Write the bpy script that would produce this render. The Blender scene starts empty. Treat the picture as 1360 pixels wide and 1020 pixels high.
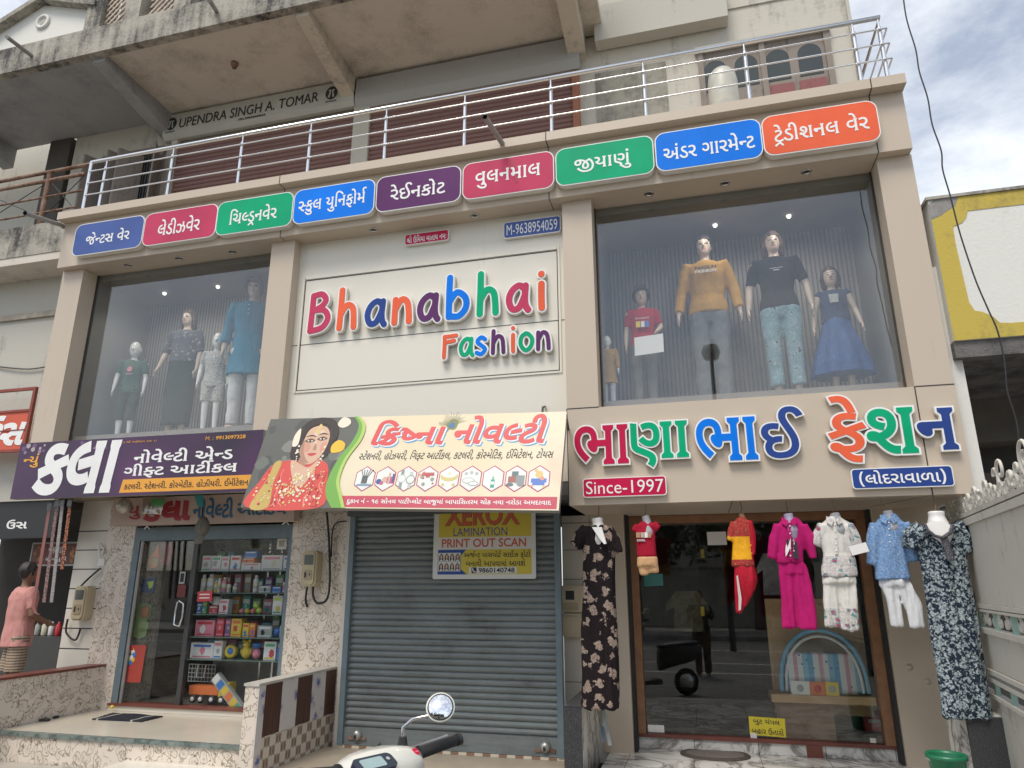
import bpy, bmesh, math, random
from mathutils import Vector, Matrix, geometry, noise
random.seed(7)
S = bpy.context.scene
COL = S.collection
R = math.radians

# ---------------------------------------------------------------- camera
CAMZ = 1.5685
RIGHT = Vector((0.96674844, 0.25572385, -0.00166203))
UP = Vector((0.07245387, -0.26766299, 0.96078455))
FWD = Vector((-0.24525066, 0.92895739, 0.27729096))
FPX = 923.74
CAM = Vector((0, -6.5, CAMZ))
cd = bpy.data.cameras.new('camera')
cam = bpy.data.objects.new('camera', cd)
COL.objects.link(cam)
cd.sensor_width = 36
cd.lens = FPX / 1360 * 36
cd.clip_end = 500
cd.clip_start = 0.05
M4 = Matrix((RIGHT, UP, -FWD)).transposed().to_4x4()
M4.translation = CAM
cam.matrix_world = M4
S.camera = cam

# ---------------------------------------------------------------- world, sun, exposure
SUN_EL, SUN_AZ = 59, 196         # a high sun veiled by thin cloud over the street
w = bpy.data.worlds.new('World')
S.world = w
w.use_nodes = True
nt = w.node_tree
for n in list(nt.nodes):
    nt.nodes.remove(n)
out = nt.nodes.new('ShaderNodeOutputWorld')
bg = nt.nodes.new('ShaderNodeBackground')
bg.inputs['Strength'].default_value = 0.15
sky = nt.nodes.new('ShaderNodeTexSky')
sky.sky_type = 'NISHITA'
sky.sun_disc = False
sky.sun_elevation = R(SUN_EL)
sky.sun_rotation = R(SUN_AZ)
sky.air_density = 1.0
sky.dust_density = 1.2
tc = nt.nodes.new('ShaderNodeTexCoord')
mp = nt.nodes.new('ShaderNodeMapping')
mp.inputs['Scale'].default_value = (1, 1, 2.2)
nz = nt.nodes.new('ShaderNodeTexNoise')
nz.inputs['Scale'].default_value = 2.6
nz.inputs['Detail'].default_value = 9
nz.inputs['Roughness'].default_value = 0.62
cr = nt.nodes.new('ShaderNodeValToRGB')
cr.color_ramp.elements[0].position = 0.42
cr.color_ramp.elements[1].position = 0.74
cr.color_ramp.elements[0].color = (0.25, 0.25, 0.25, 1)
mx = nt.nodes.new('ShaderNodeMix')
mx.data_type = 'RGBA'
mx.inputs['B'].default_value = (8.6, 8.8, 9.0, 1)
nt.links.new(tc.outputs['Generated'], mp.inputs['Vector'])
nt.links.new(mp.outputs['Vector'], nz.inputs['Vector'])
nt.links.new(nz.outputs['Fac'], cr.inputs['Fac'])
nt.links.new(cr.outputs['Color'], mx.inputs['Factor'])
nt.links.new(sky.outputs['Color'], mx.inputs['A'])
nt.links.new(mx.outputs['Result'], bg.inputs['Color'])
nt.links.new(bg.outputs['Background'], out.inputs['Surface'])
sl = bpy.data.lights.new('sun', 'SUN')
sl.energy = 2.7
sl.angle = R(24)
sl.color = (1, 0.93, 0.83)
so = bpy.data.objects.new('sun', sl)
COL.objects.link(so)
sd = Vector((math.sin(R(SUN_AZ)) * math.cos(R(SUN_EL)), math.cos(R(SUN_AZ)) * math.cos(R(SUN_EL)), math.sin(R(SUN_EL))))
so.rotation_euler = sd.to_track_quat('Z', 'Y').to_euler()
S.view_settings.view_transform = 'Standard'
S.view_settings.look = 'None'
S.view_settings.exposure = 0.02
S.view_settings.gamma = 1
S.view_settings.use_curve_mapping = False
S.render.engine = 'CYCLES'
S.cycles.use_denoising = True
S.cycles.max_bounces = 8

# ---------------------------------------------------------------- helpers
def at(u, v, y):
    """the point at depth y that was measured at photo position u, v"""
    d = RIGHT * ((u - 680) / FPX) + UP * ((510 - v) / FPX) + FWD
    return CAM + d * ((y + 6.5) / d.y)
def atx(u, v, x):
    d = RIGHT * ((u - 680) / FPX) + UP * ((510 - v) / FPX) + FWD
    return CAM + d * (x / d.x)
def atz(u, v, z):
    d = RIGHT * ((u - 680) / FPX) + UP * ((510 - v) / FPX) + FWD
    return CAM + d * ((z - CAMZ) / d.z)

MATS = {}
def principled(name):
    m = bpy.data.materials.new(name)
    m.use_nodes = True
    return m, m.node_tree, m.node_tree.nodes['Principled BSDF']
def N(nt, t, **kw):
    n = nt.nodes.new(t)
    for k, v in kw.items():
        if k in n.inputs:
            n.inputs[k].default_value = v
        else:
            setattr(n, k, v)
    return n
def ramp(nt, stops):
    n = nt.nodes.new('ShaderNodeValToRGB')
    e = n.color_ramp.elements
    while len(e) < len(stops):
        e.new(0.5)
    for i, (p, c) in enumerate(stops):
        e[i].position = p
        e[i].color = (*c, 1) if len(c) == 3 else c
    return n
def lk(nt, a, b):
    nt.links.new(a, b)
def coords(nt, scale=(1, 1, 1), rot=(0, 0, 0), loc=(0, 0, 0)):
    t = N(nt, 'ShaderNodeTexCoord')
    m = N(nt, 'ShaderNodeMapping')
    m.inputs['Scale'].default_value = scale
    m.inputs['Rotation'].default_value = rot
    m.inputs['Location'].default_value = loc
    lk(nt, t.outputs['Object'], m.inputs['Vector'])
    return m.outputs['Vector']
def mixc(nt, fac, a, b, mode='MIX'):
    n = nt.nodes.new('ShaderNodeMix')
    n.data_type = 'RGBA'
    n.blend_type = mode
    for s, v in (('Factor', fac), ('A', a), ('B', b)):
        if hasattr(v, 'links'):
            lk(nt, v, n.inputs[s])
        elif s == 'Factor':
            n.inputs[s].default_value = v
        else:
            n.inputs[s].default_value = (*v, 1)
    return n.outputs['Result']
def math_(nt, op, a, b=0.5, c=None):
    n = nt.nodes.new('ShaderNodeMath')
    n.operation = op
    for i, v in enumerate((a, b, c)):
        if v is None:
            continue
        if hasattr(v, 'links'):
            lk(nt, v, n.inputs[i])
        else:
            n.inputs[i].default_value = v
    return n.outputs[0]
def bump(nt, p, h, strength=.3, dist=.01):
    b = N(nt, 'ShaderNodeBump')
    b.inputs['Strength'].default_value = strength
    b.inputs['Distance'].default_value = dist
    lk(nt, h, b.inputs['Height'])
    lk(nt, b.outputs['Normal'], p.inputs['Normal'])
def mat(name, col, rough=.6, metal=0, var=.1, scale=4, bmp=0, bscale=60, spec=.5, coat=0):
    """plain surface with a little uneven tone"""
    if name in MATS:
        return MATS[name]
    m, t, p = principled(name)
    v = coords(t)
    n = N(t, 'ShaderNodeTexNoise', Scale=scale, Detail=6, Roughness=.6)
    lk(t, v, n.inputs['Vector'])
    lo = tuple(max(0, c * (1 - var)) for c in col)
    hi = tuple(min(1, c * (1 + var)) for c in col)
    r = ramp(t, [(.3, lo), (.7, hi)])
    lk(t, n.outputs['Fac'], r.inputs['Fac'])
    lk(t, r.outputs['Color'], p.inputs['Base Color'])
    p.inputs['Roughness'].default_value = rough
    p.inputs['Metallic'].default_value = metal
    p.inputs['Specular IOR Level'].default_value = spec
    p.inputs['Coat Weight'].default_value = coat
    if bmp:
        n2 = N(t, 'ShaderNodeTexNoise', Scale=bscale, Detail=4)
        lk(t, v, n2.inputs['Vector'])
        bump(t, p, n2.outputs['Fac'], bmp, .01)
    MATS[name] = m
    return m
def custom(name, fn):
    if name not in MATS:
        m, t, p = principled(name)
        fn(t, p)
        MATS[name] = m
    return MATS[name]

class MB:
    """collects faces with their materials and becomes ONE mesh object"""
    def __init__(s, T=None):
        s.v, s.f, s.mi, s.sm, s.mats, s.T = [], [], [], [], [], T
    def mid(s, m):
        if m not in s.mats:
            s.mats.append(m)
        return s.mats.index(m)
    def add(s, vs, fs, m, smooth=False):
        o = len(s.v)
        if s.T:
            vs = [s.T(*v) for v in vs]
        s.v += [tuple(v) for v in vs]
        k = s.mid(m)
        for f in fs:
            s.f.append([i + o for i in f]); s.mi.append(k); s.sm.append(smooth)
        return s
    def box(s, x0, x1, y0, y1, z0, z1, m, b=0):
        x0, x1 = min(x0, x1), max(x0, x1); y0, y1 = min(y0, y1), max(y0, y1); z0, z1 = min(z0, z1), max(z0, z1)
        if b:
            bm = bmesh.new()
            bmesh.ops.create_cube(bm, size=1)
            for v in bm.verts:
                v.co = ((x0 + x1) / 2 + v.co.x * (x1 - x0), (y0 + y1) / 2 + v.co.y * (y1 - y0), (z0 + z1) / 2 + v.co.z * (z1 - z0))
            bmesh.ops.bevel(bm, geom=bm.edges[:], offset=b, segments=2, affect='EDGES', profile=.7)
            s.bm(bm, m); return s
        return s.add([(x0, y0, z0), (x1, y0, z0), (x1, y1, z0), (x0, y1, z0), (x0, y0, z1), (x1, y0, z1), (x1, y1, z1), (x0, y1, z1)],
                     [(0, 3, 2, 1), (4, 5, 6, 7), (0, 1, 5, 4), (1, 2, 6, 5), (2, 3, 7, 6), (3, 0, 4, 7)], m)
    def bm(s, bm, m, smooth=False):
        bm.verts.index_update()
        s.add([v.co[:] for v in bm.verts], [[v.index for v in f.verts] for f in bm.faces], m, smooth)
        bm.free(); return s
    def hexa(s, a, b, m):
        """two loops of four corners joined"""
        return s.add([*a, *b], [(3, 2, 1, 0), (4, 5, 6, 7), (0, 1, 5, 4), (1, 2, 6, 5), (2, 3, 7, 6), (3, 0, 4, 7)], m)
    def tube(s, pts, r, m, n=10, caps=True, flat=1, smooth=True):
        pts = [Vector(p) for p in pts]
        rs = r if isinstance(r, (list, tuple)) else [r] * len(pts)
        vs, fs = [], []
        up = None
        for i, p in enumerate(pts):
            d = (pts[min(i + 1, len(pts) - 1)] - pts[max(i - 1, 0)])
            d = d.normalized() if d.length > 1e-9 else Vector((0, 0, 1))
            if up is None:
                up = Vector((0, 1, 0)) if abs(d.y) < .9 else Vector((1, 0, 0))
            a = d.cross(up).normalized()
            up = a.cross(d).normalized()
            for k in range(n):
                t = 2 * math.pi * k / n
                vs.append(p + a * math.cos(t) * rs[i] + up * math.sin(t) * rs[i] * flat)
        for i in range(len(pts) - 1):
            for k in range(n):
                fs.append((i * n + k, i * n + (k + 1) % n, (i + 1) * n + (k + 1) % n, (i + 1) * n + k))
        s.add(vs, fs, m, smooth)
        if caps:
            L = (len(pts) - 1) * n
            s.add(vs[:n], [tuple(range(n - 1, -1, -1))], m)
            s.add(vs[L:], [tuple(range(n))], m)
        return s
    def rings(s, rings, m, closed_ends=True, smooth=True):
        n = len(rings[0]); vs = [p for r_ in rings for p in r_]; fs = []
        for i in range(len(rings) - 1):
            for k in range(n):
                fs.append((i * n + k, i * n + (k + 1) % n, (i + 1) * n + (k + 1) % n, (i + 1) * n + k))
        if closed_ends:
            fs.append(tuple(range(n - 1, -1, -1))); fs.append(tuple(range((len(rings) - 1) * n, len(rings) * n)))
        return s.add(vs, fs, m, smooth)
    def lathe(s, c, prof, m, n=16, axis='z', smooth=True):
        c = Vector(c); rr = []
        for r_, h in prof:
            ring = []
            for k in range(n):
                t = 2 * math.pi * k / n
                a, b_ = r_ * math.cos(t), r_ * math.sin(t)
                ring.append(c + Vector({'z': (a, b_, h), 'y': (a, h, -b_), 'x': (h, a, b_)}[axis]))
            rr.append(ring)
        return s.rings(rr, m, True, smooth)
    def ball(s, c, r, m, n=12, sc=(1, 1, 1)):
        prof = [(max(1e-4, r * math.sin(math.pi * i / 8)), -r * math.cos(math.pi * i / 8)) for i in range(9)]
        c = Vector(c); rr = []
        for a, h in prof:
            rr.append([c + Vector((a * math.cos(2 * math.pi * k / n) * sc[0], a * math.sin(2 * math.pi * k / n) * sc[1], h * sc[2])) for k in range(n)])
        return s.rings(rr, m)
    def poly(s, pts, m, h0=0, h1=.002):
        """flat outline in the local x,z plane with a thickness towards -y (h0..h1)"""
        n = len(pts)
        ar = sum(pts[i][0] * pts[(i + 1) % n][1] - pts[(i + 1) % n][0] * pts[i][1] for i in range(n))
        if ar < 0:
            pts = pts[::-1]
        tris = geometry.tessellate_polygon([[Vector((x, z, 0)) for x, z in pts]])
        vs = [(x, -h1, z) for x, z in pts] + [(x, -h0, z) for x, z in pts]
        fs = []
        for t in tris:
            a, b_, c = [Vector((*pts[i], 0)) for i in t]
            fs.append(tuple(t) if (b_ - a).cross(c - a).z > 0 else tuple(reversed(t)))
        fs += [(i, i + n, (i + 1) % n + n, (i + 1) % n) for i in range(n)]
        return s.add(vs, fs, m)
    def build(s, name, parent=None, recenter=True, bevel=0):
        me = bpy.data.meshes.new(name)
        v = s.v
        loc = Vector((0, 0, 0))
        if parent is None and recenter and v:
            xs, ys, zs = zip(*v)
            loc = Vector(((min(xs) + max(xs)) / 2, (min(ys) + max(ys)) / 2, min(zs)))
            v = [(a - loc.x, b_ - loc.y, c - loc.z) for a, b_, c in v]
        me.from_pydata(v, [], s.f)
        for m in s.mats:
            me.materials.append(m)
        me.polygons.foreach_set('material_index', s.mi)
        me.polygons.foreach_set('use_smooth', s.sm)
        me.update()
        return link(name, me, parent, loc)
def link(name, me, parent=None, loc=None):
    o = bpy.data.objects.new(name, me)
    COL.objects.link(o)
    if parent is not None:
        o.parent = parent
        off = ROOTLOC.get(parent.name, Vector((0, 0, 0)))
        o.matrix_parent_inverse = Matrix.Translation(-off)
    elif loc is not None:
        o.location = loc
        ROOTLOC[o.name] = Vector(loc)
    return o
ROOTLOC = {}
def tag(o, label=None, cat=None, group=None, kind=None):
    for k, v in (('label', label), ('category', cat), ('group', group), ('kind', kind)):
        if v:
            o[k] = v
    return o
def thing(name, loc, label, cat, group=None):
    o = bpy.data.objects.new(name, None)
    COL.objects.link(o)
    o.empty_display_size = .1
    o.location = loc
    ROOTLOC[o.name] = Vector(loc)
    return tag(o, label, cat, group)

# sign planes: local x along the sign, z up the sign, -y towards the viewer
def plane(o, ux, uz):
    o, ux, uz = Vector(o), Vector(ux), Vector(uz)
    n = uz.cross(ux).normalized()
    return lambda x, y, z: o + ux * x + uz * z + n * y
def rrect(x0, x1, z0, z1, r, n=5):
    p = []
    for cx, cz, a in ((x1 - r, z1 - r, 0), (x0 + r, z1 - r, 90), (x0 + r, z0 + r, 180), (x1 - r, z0 + r, 270)):
        for k in range(n + 1):
            t = R(a + 90 * k / n)
            p.append((cx + r * math.cos(t), cz + r * math.sin(t)))
    return p

# ---------------------------------------------------------------- lettering
# outlines of the Gujarati letters (dx,dy steps; a trailing ~ marks a curve control point)
GLYPHS={
5:'-133,703 -24,0~ -32,32~ 0,27 0,27~ 32,32~ 24,0 23,0~ 33,-32~ 0,-27 0,-27~ -33,-32~',
6:'124,357 -25,0~ -36,34~ 0,30 0,31~ 36,33~ 25,0 25,0~ 36,-33~ 0,-31 0,-30~ -36,-34~;124,50 -25,0~ -36,34~ 0,30 0,30~ 36,34~ 25,0 25,0~ 36,-34~ 0,-30 0,-30~ -36,-34~',
7:'343,103 -68,0~ -112,58~ -42,76 -4,0 -82,0~ 0,60 0,20~ 29,29~ 30,0 25,0~ 36,-17~ 17,-18 44,14~ 56,63~ 0,42 0,48~ -55,52~ -59,0 -22,0~ -55,-11~ -23,-11 -27,68 24,11~ 70,16~ 36,0 91,0~ 100,-92~ 0,-83 0,-63~ -84,-95~ -64,-20 19,-36~ 70,-39~ 44,0 38,0~ 54,22~ 17,19 25,28~ 15,72~ 0,55 0,76 80,-10 0,-88 0,-10~ 0,-10 9,-16~ 30,-13~ 18,0 26,0~ 41,21~ 18,20 0,262 80,-11 0,-440 0,-27~ 6,-25~ 6,-8 11,-14~ 43,-5~ 21,0 -8,-73 -11,0 -43,0~ -57,19~ -17,18 -16,17~ -15,50~ 0,44 0,104 -17,-12~ -40,-12~ -27,0 -19,0~ -36,10~ -17,12 -22,-74~ -112,-73~',
8:'343,103 -68,0~ -112,58~ -42,76 -4,0 -82,0~ 0,60 0,20~ 29,29~ 30,0 25,0~ 36,-17~ 17,-18 44,14~ 56,63~ 0,42 0,48~ -55,52~ -59,0 -22,0~ -55,-11~ -23,-11 -27,68 24,11~ 70,16~ 36,0 91,0~ 100,-92~ 0,-83 0,-63~ -84,-95~ -64,-20 19,-36~ 70,-39~ 44,0 38,0~ 54,22~ 17,19 25,28~ 15,72~ 0,55 0,76 80,-10 0,-88 0,-10~ 0,-10 9,-16~ 30,-13~ 18,0 26,0~ 41,21~ 18,20 0,262 80,-11 0,-440 0,-27~ 6,-25~ 6,-8 11,-14~ 43,-5~ 21,0 -8,-73 -11,0 -43,0~ -57,19~ -17,18 -16,17~ -15,50~ 0,44 0,104 -17,-12~ -40,-12~ -27,0 -19,0~ -36,10~ -17,12 -22,-74~ -112,-73~;1122,0 -43,0~ -58,19~ -17,18 -16,17~ -15,50~ 0,44 0,455 80,-11 0,-440 0,-27~ 6,-25~ 6,-8 11,-14~ 43,-5~ 21,0 -8,-73',
10:'311,-10 -73,0~ -100,49~ -50,84~ 0,53 0,76~ 51,50 -41,27~ -54,76~ 0,56 0,38~ 38,65~ 74,39~ 54,0 21,0~ 54,-6~ 19,-5 -14,-72 -15,4~ -39,5~ -17,0 -46,0~ -48,-41~ 0,-32 0,-34~ 37,-54~ 45,-24 42,15~ 50,0 9,0~ 20,0~ 10,-2 -9,-72 -7,1~ -14,0~ -8,0 -53,0~ -79,-52~ 0,-57 0,-55~ 73,-59~ 73,0 94,0~ 100,93~ 0,80 0,43~ -15,72~ -31,76~ -25,49 -34,67~ -42,88~ -20,70~ 0,38 0,66~ 85,91~ 79,0 53,0~ 71,-39~ 47,-61~ 15,-35 -74,-27 -16,35~ -53,56~ -42,0 -31,0~ -51,-39~ 0,-49 0,-46~ 42,-99~ 38,-74 38,-74~ 48,-134~ 0,-74 0,-64~ -52,-113~ -122,-69~',
11:'367,-10 -94,0~ -139,86~ -76,178~ 0,138 0,84~ 38,158~ 84,126~ 136,74~ 98,0 33,0~ 46,-6~ 21,-5 -14,-72 -16,5~ -44,4~ -23,0 -80,0~ -107,-65~ -62,-107~ -27,-132~ 0,-67 0,-114~ 56,-144~ 101,-68~ 66,0 60,0~ 71,53~ 0,55 0,37~ -34,58~ -30,20 -44,-13~ -49,-3 -15,73 47,3~ 78,22~ 47,44~ 0,34 0,39~ -53,44~ -47,0 -31,0~ -60,-13~ -34,-17 -26,68 36,16~ 75,20~ 41,0 92,0~ 87,-88~ 0,-66 0,-44~ -39,-64~ -32,-21 36,-33~ 36,-80~ 0,-40 0,-82~ -111,-95~',
16:'343,103 -68,0~ -112,58~ -42,76 -4,0 -82,0~ 0,60 0,20~ 29,29~ 30,0 25,0~ 36,-17~ 17,-18 44,14~ 56,63~ 0,42 0,48~ -55,52~ -59,0 -22,0~ -55,-11~ -23,-11 -27,68 24,11~ 70,16~ 36,0 91,0~ 100,-92~ 0,-83 0,-63~ -84,-95~ -64,-20 19,-36~ 70,-39~ 44,0 38,0~ 54,22~ 17,19 25,28~ 15,72~ 0,55 0,76 80,-10 0,-88 0,-10~ 0,-10 9,-16~ 30,-13~ 18,0 26,0~ 41,21~ 18,20 0,262 80,-11 0,-440 0,-27~ 6,-25~ 6,-8 11,-14~ 43,-5~ 21,0 -8,-73 -11,0 -43,0~ -57,19~ -17,18 -16,17~ -15,50~ 0,44 0,104 -17,-12~ -40,-12~ -27,0 -19,0~ -36,10~ -17,12 -22,-74~ -112,-73~;710,641 -28,99~ -61,84~ -52,0 -11,0~ -28,-4~ -13,-5 -24,69 21,7~ 42,5~ 18,0 47,0~ 75,-40~ 61,-110~ 24,-105',
21:'65,211 -27,71 142,51 -36,27~ -41,60~ 0,41 0,63~ 95,79~ 79,0 32,0~ 58,-7~ 27,-7 -15,-72 -26,6~ -41,6~ -26,0 -51,0~ -50,-40~ 0,-35 0,-24~ 34,-45~ 40,-24 205,77 32,-70 -165,-57 60,-36~ 62,-81~ 0,-52 0,-37~ -37,-70~ -85,-45~ -72,0 -78,0~ -118,49~ -45,34 45,62 49,-38~ 93,-34~ 49,0 61,0~ 56,42~ 0,39 0,20~ -19,41~ -52,48~ -49,29',
23:'210,178 -55,0~ -100,58~ -44,67 63,43 34,-51~ 60,-44~ 38,0 41,0~ 52,62~ 0,71 0,77~ -59,69~ -52,0 -31,0~ -56,-15~ -22,-12 -25,67 33,17~ 73,16~ 32,0 83,0~ 105,-107~ 0,-113 0,-64~ -31,-80~ -50,-44~ -60,-17~;627,0 -43,0~ -57,19~ -17,18 -16,17~ -15,50~ 0,44 0,455 80,-11 0,-440 0,-27~ 6,-25~ 6,-8 11,-14~ 43,-5~ 21,0 -8,-73',
26:'326,131 -59,0~ -106,52~ -37,54 -3,0~ -4,0 -39,0~ -43,31~ 0,29 0,19~ 29,30~ 30,0 25,0~ 36,-18~ 17,-17 44,14~ 56,63~ 0,42 0,48~ -55,52~ -59,0 -22,0~ -55,-11~ -23,-11 -27,68 24,11~ 70,16~ 36,0 91,0~ 100,-92~ 0,-83 0,-63~ -82,-93~ -63,-21 22,-22~ 52,-26~ 42,0 61,0~ 74,46~ 28,29 0,325 80,-11 0,-440 0,-27~ 6,-25~ 6,-8 11,-14~ 43,-5~ 20,0 -7,-73 -11,0 -43,0~ -57,19~ -17,18 -16,17~ -15,50~ 0,44 0,36 -29,-23~ -75,-30~',
28:'549,-10 -64,0~ -78,49~ -35,78~ 0,43 0,73~ 75,121~ 76,62 -41,40~ -96,55~ -56,12 11,-19~ 15,-47~ 0,-29 0,-38~ -31,-73~ -72,-47~ -62,0 -76,0~ -82,93~ 0,67 0,47~ 48,79~ 92,47~ 67,0 103,0~ 169,-73~ 69,-69 45,34~ 94,68~ 62,41 45,-65 -57,-37~ -96,-64~ -44,-31 42,-54~ 49,-119~ 0,-65 0,-85~ -93,-94~;113,429 0,-43~ 44,-43~ 34,0 46,0~ 39,48~ 0,43 0,28~ -17,50~ -14,21 -6,0~ -5,0 -65,0~ -56,-63~;454,161 0,-46~ 44,-52~ 49,0 42,0~ 50,51~ 0,56 0,56~ -35,95~ -33,42 -50,-39~ -50,-69~ -17,-64~',
29:'215,-10 -55,0~ -102,52~ -47,73 63,43 31,-45~ 58,-50~ 50,0 44,0~ 59,78~ 0,94 0,89~ -64,95~ -64,0 -37,0~ -49,-15~ -24,-12 -26,68 32,14~ 77,18~ 34,0 120,0~ 51,-102 20,9~ 45,12~ 25,1 0,191 80,-11 0,-190 58,-17~ 62,-95~ 0,-72 0,-64~ -55,-108~ -64,-52 -56,61 51,38~ 44,76~ 0,52 0,56~ -59,64~ -50,0 -41,0~ -36,-21 8,-40~ 0,-48 0,-75~ -34,-95~ -55,-52~ -64,-20~',
31:'249,-10 -96,0~ -107,94~ 0,78 0,68~ 86,89~ 76,40 62,32~ 53,43~ 0,33 0,34~ -48,29~ -38,0 -35,0~ -59,-12~ -30,-14 -25,68 33,14~ 75,17~ 43,0 83,0~ 81,-75~ 0,-59 0,-42~ -34,-57~ -57,-43~ -37,-20 -55,-30~ -64,-45~ -27,-46~ 0,-32 0,-40~ 64,-51~ 58,0 48,0~ 78,27~ 40,25 37,-71 -47,-26~ -93,-28~',
33:'264,-10 -90,0~ -121,88~ -44,67 70,43 47,-71~ 86,-54~ 49,0 48,0~ 56,45~ 0,42 0,29~ -22,44~ -54,45~ -48,28 -73,44~ -56,76~ 0,50 0,59~ 91,78~ 83,0 26,0~ 52,-5~ 27,-7 -15,-70 -26,6~ -42,3~ -23,0 -45,0~ -47,-35~ 0,-31 0,-21~ 20,-31~ 47,-33~ 40,-25 77,-47~ 73,-89~ 0,-65 0,-73~ -95,-90~',
35:'425,-142 -65,45 13,15~ 15,30~ 0,17 0,27~ -39,39~ -47,21 -139,62 -55,25~ -33,73~ 0,64 0,327 80,-11 0,-301 0,-29~ 4,-42~ 22,-31~ 26,-12 139,-64 70,-32~ 56,-64~ 0,-47 0,-34~ -30,-56~;398,210 -47,0~ -96,52~ -38,48 60,45 25,-31~ 56,-42~ 38,0 33,0~ 46,50~ 0,72 0,68~ -51,60~ -44,0 -53,0~ -43,-23 -25,65 32,16~ 65,13~ 29,0 75,0~ 95,-101~ 0,-98 0,-61~ -28,-76~ -46,-41~ -56,-16~;795,0 -43,0~ -57,19~ -17,18 -16,17~ -15,50~ 0,44 0,455 80,-11 0,-440 0,-27~ 6,-25~ 6,-8 11,-14~ 43,-5~ 20,0 -7,-73',
36:'209,12 -45,36~ -75,79~ -46,86~ 0,48 0,39~ 26,60~ 24,21 30,26~ 95,26~ 88,0 92,0 0,170 80,-11 0,-440 0,-27~ 6,-25~ 6,-8 11,-14~ 43,-5~ 20,0 -7,-73 -11,0 -43,0~ -57,19~ -17,18 -16,17~ -15,50~ 0,44 0,212 -98,0 -45,0~ -54,-6~ -32,-13~ -13,-10 -31,-25~ 0,-45 0,-52~ 73,-89~ 64,-52',
38:'298,-10 -99,0~ -112,104~ 0,82 0,38~ 29,64~ 26,23 -42,28~ -56,74~ 0,54 0,38~ 39,66~ 84,42~ 66,0 28,0~ 64,-9~ 18,-5 -14,-71 -16,4~ -46,7~ -23,0 -64,0~ -55,-46~ 0,-32 0,-32~ 39,-53~ 47,-24 45,17~ 52,0 23,0~ 37,-4~ 15,-2 -14,-72 -27,5~ -32,0 -37,0~ -65,-23~ -40,-48~ 0,-39 0,-56~ 67,-57~ 64,0 20,0~ 30,4~ 12,4 -4,9~ 0,14 0,26~ 32,28~ 26,0 29,0~ 29,-35~ 0,-23 0,-34~ -49,-45~ -80,-21~',
40:'140,214 -24,0~ -54,43~ -38,62~ 0,29 0,23~ 27,29~ 33,0 288,0 0,203 80,-11 0,-440 0,-27~ 6,-25~ 6,-8 11,-14~ 42,-5~ 21,0 -8,-73 -10,0 -35,0~ -61,15~ -21,22 -19,20~ -12,49~ 0,42 0,180 -181,0 0,-57 0,-29~ -28,-28~',
41:'264,161 -39,0~ -62,24~ -20,19 -25,25~ -25,66~ 0,55 0,90 0,27~ -6,25~ -6,8 -10,14~ -44,5~ -21,0 8,73 10,0 44,0~ 57,-19~ 17,-18 17,-17~ 14,-50~ 0,-45 0,-86 0,-46~ 16,-45~ 13,-13 21,-20~ 49,0 35,0~ 63,31~ 23,22 0,317 80,-11 0,-440 0,-27~ 6,-25~ 6,-8 11,-14~ 43,-5~ 21,0 -8,-73 -10,0 -43,0~ -58,19~ -17,18 -16,17~ -15,50~ 0,44 0,51 -26,-17~ -63,-21~',
42:'65,211 -27,71 142,51 -36,27~ -41,60~ 0,42 0,62~ 95,79~ 79,0 32,0~ 58,-7~ 27,-7 -15,-72 -26,6~ -41,6~ -26,0 -51,0~ -50,-40~ 0,-34 0,-24~ 34,-46~ 40,-24 205,77 32,-70 -165,-57 60,-36~ 62,-81~ 0,-52 0,-37~ -37,-70~ -85,-45~ -72,0 -15,0~ -18,1 37,-51~ 69,-43~ 46,0 26,0 -9,-75 -16,0 -59,0~ -85,47~ -66,80~ -29,48 -41,6~ -42,26~ -14,32~ 0,12 0,23~ 31,26~ 22,0 27,0~ 45,-28~ 23,-26 28,-7~ 38,0 57,0~ 57,44~ 0,39 0,19~ -19,42~ -52,48~ -49,29',
43:'233,151 -55,0~ -85,49~ -49,92~ 0,62 0,93~ 112,125~ 103,31 23,-72 -88,-28~ -68,-92~ 0,-58 0,-48~ 32,-57~ 50,-25~ 26,0 54,0~ 26,35 13,17~ 10,48~ 0,46 0,78 80,-10 0,-102 0,-4~ 0,-2 10,-16~ 30,-13~ 18,0 26,0~ 41,20~ 18,19 0,264 80,-11 0,-440 0,-27~ 6,-25~ 6,-8 11,-14~ 42,-5~ 21,0 -8,-73 -10,0 -35,0~ -61,15~ -21,22 -19,20~ -12,49~ 0,42 0,104 -17,-12~ -41,-12~ -27,0 -20,0~ -37,10~ -16,12 -19,-45~ -83,-54~',
44:'234,48 -54,48~ -85,101~ -50,116~ 0,71 0,66~ 53,98~ 95,55~ 62,0 44,0~ 65,-24~ 25,-23 29,-27~ 31,-83~ 0,-69 0,-12 185,0 0,237 80,-10 0,-440 0,-28~ 6,-24~ 9,-10 11,-13~ 37,-4~ 24,0 -8,-73 -10,0 -43,0~ -56,19~ -18,18 -17,17~ -15,50~ 0,44 0,145 -185,0 0,-30 0,-34~ -28,-28~ -18,0 -26,0~ -53,40~ -35,57~ 0,25 0,17~ 26,25~ 30,0 24,0 0,7 0,86~ -28,36 -13,17~ -42,19~ -31,0 -46,0~ -57,-43~ -26,-68~ 0,-37 0,-60~ 44,-97~ 75,-83~ 45,-40',
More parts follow.
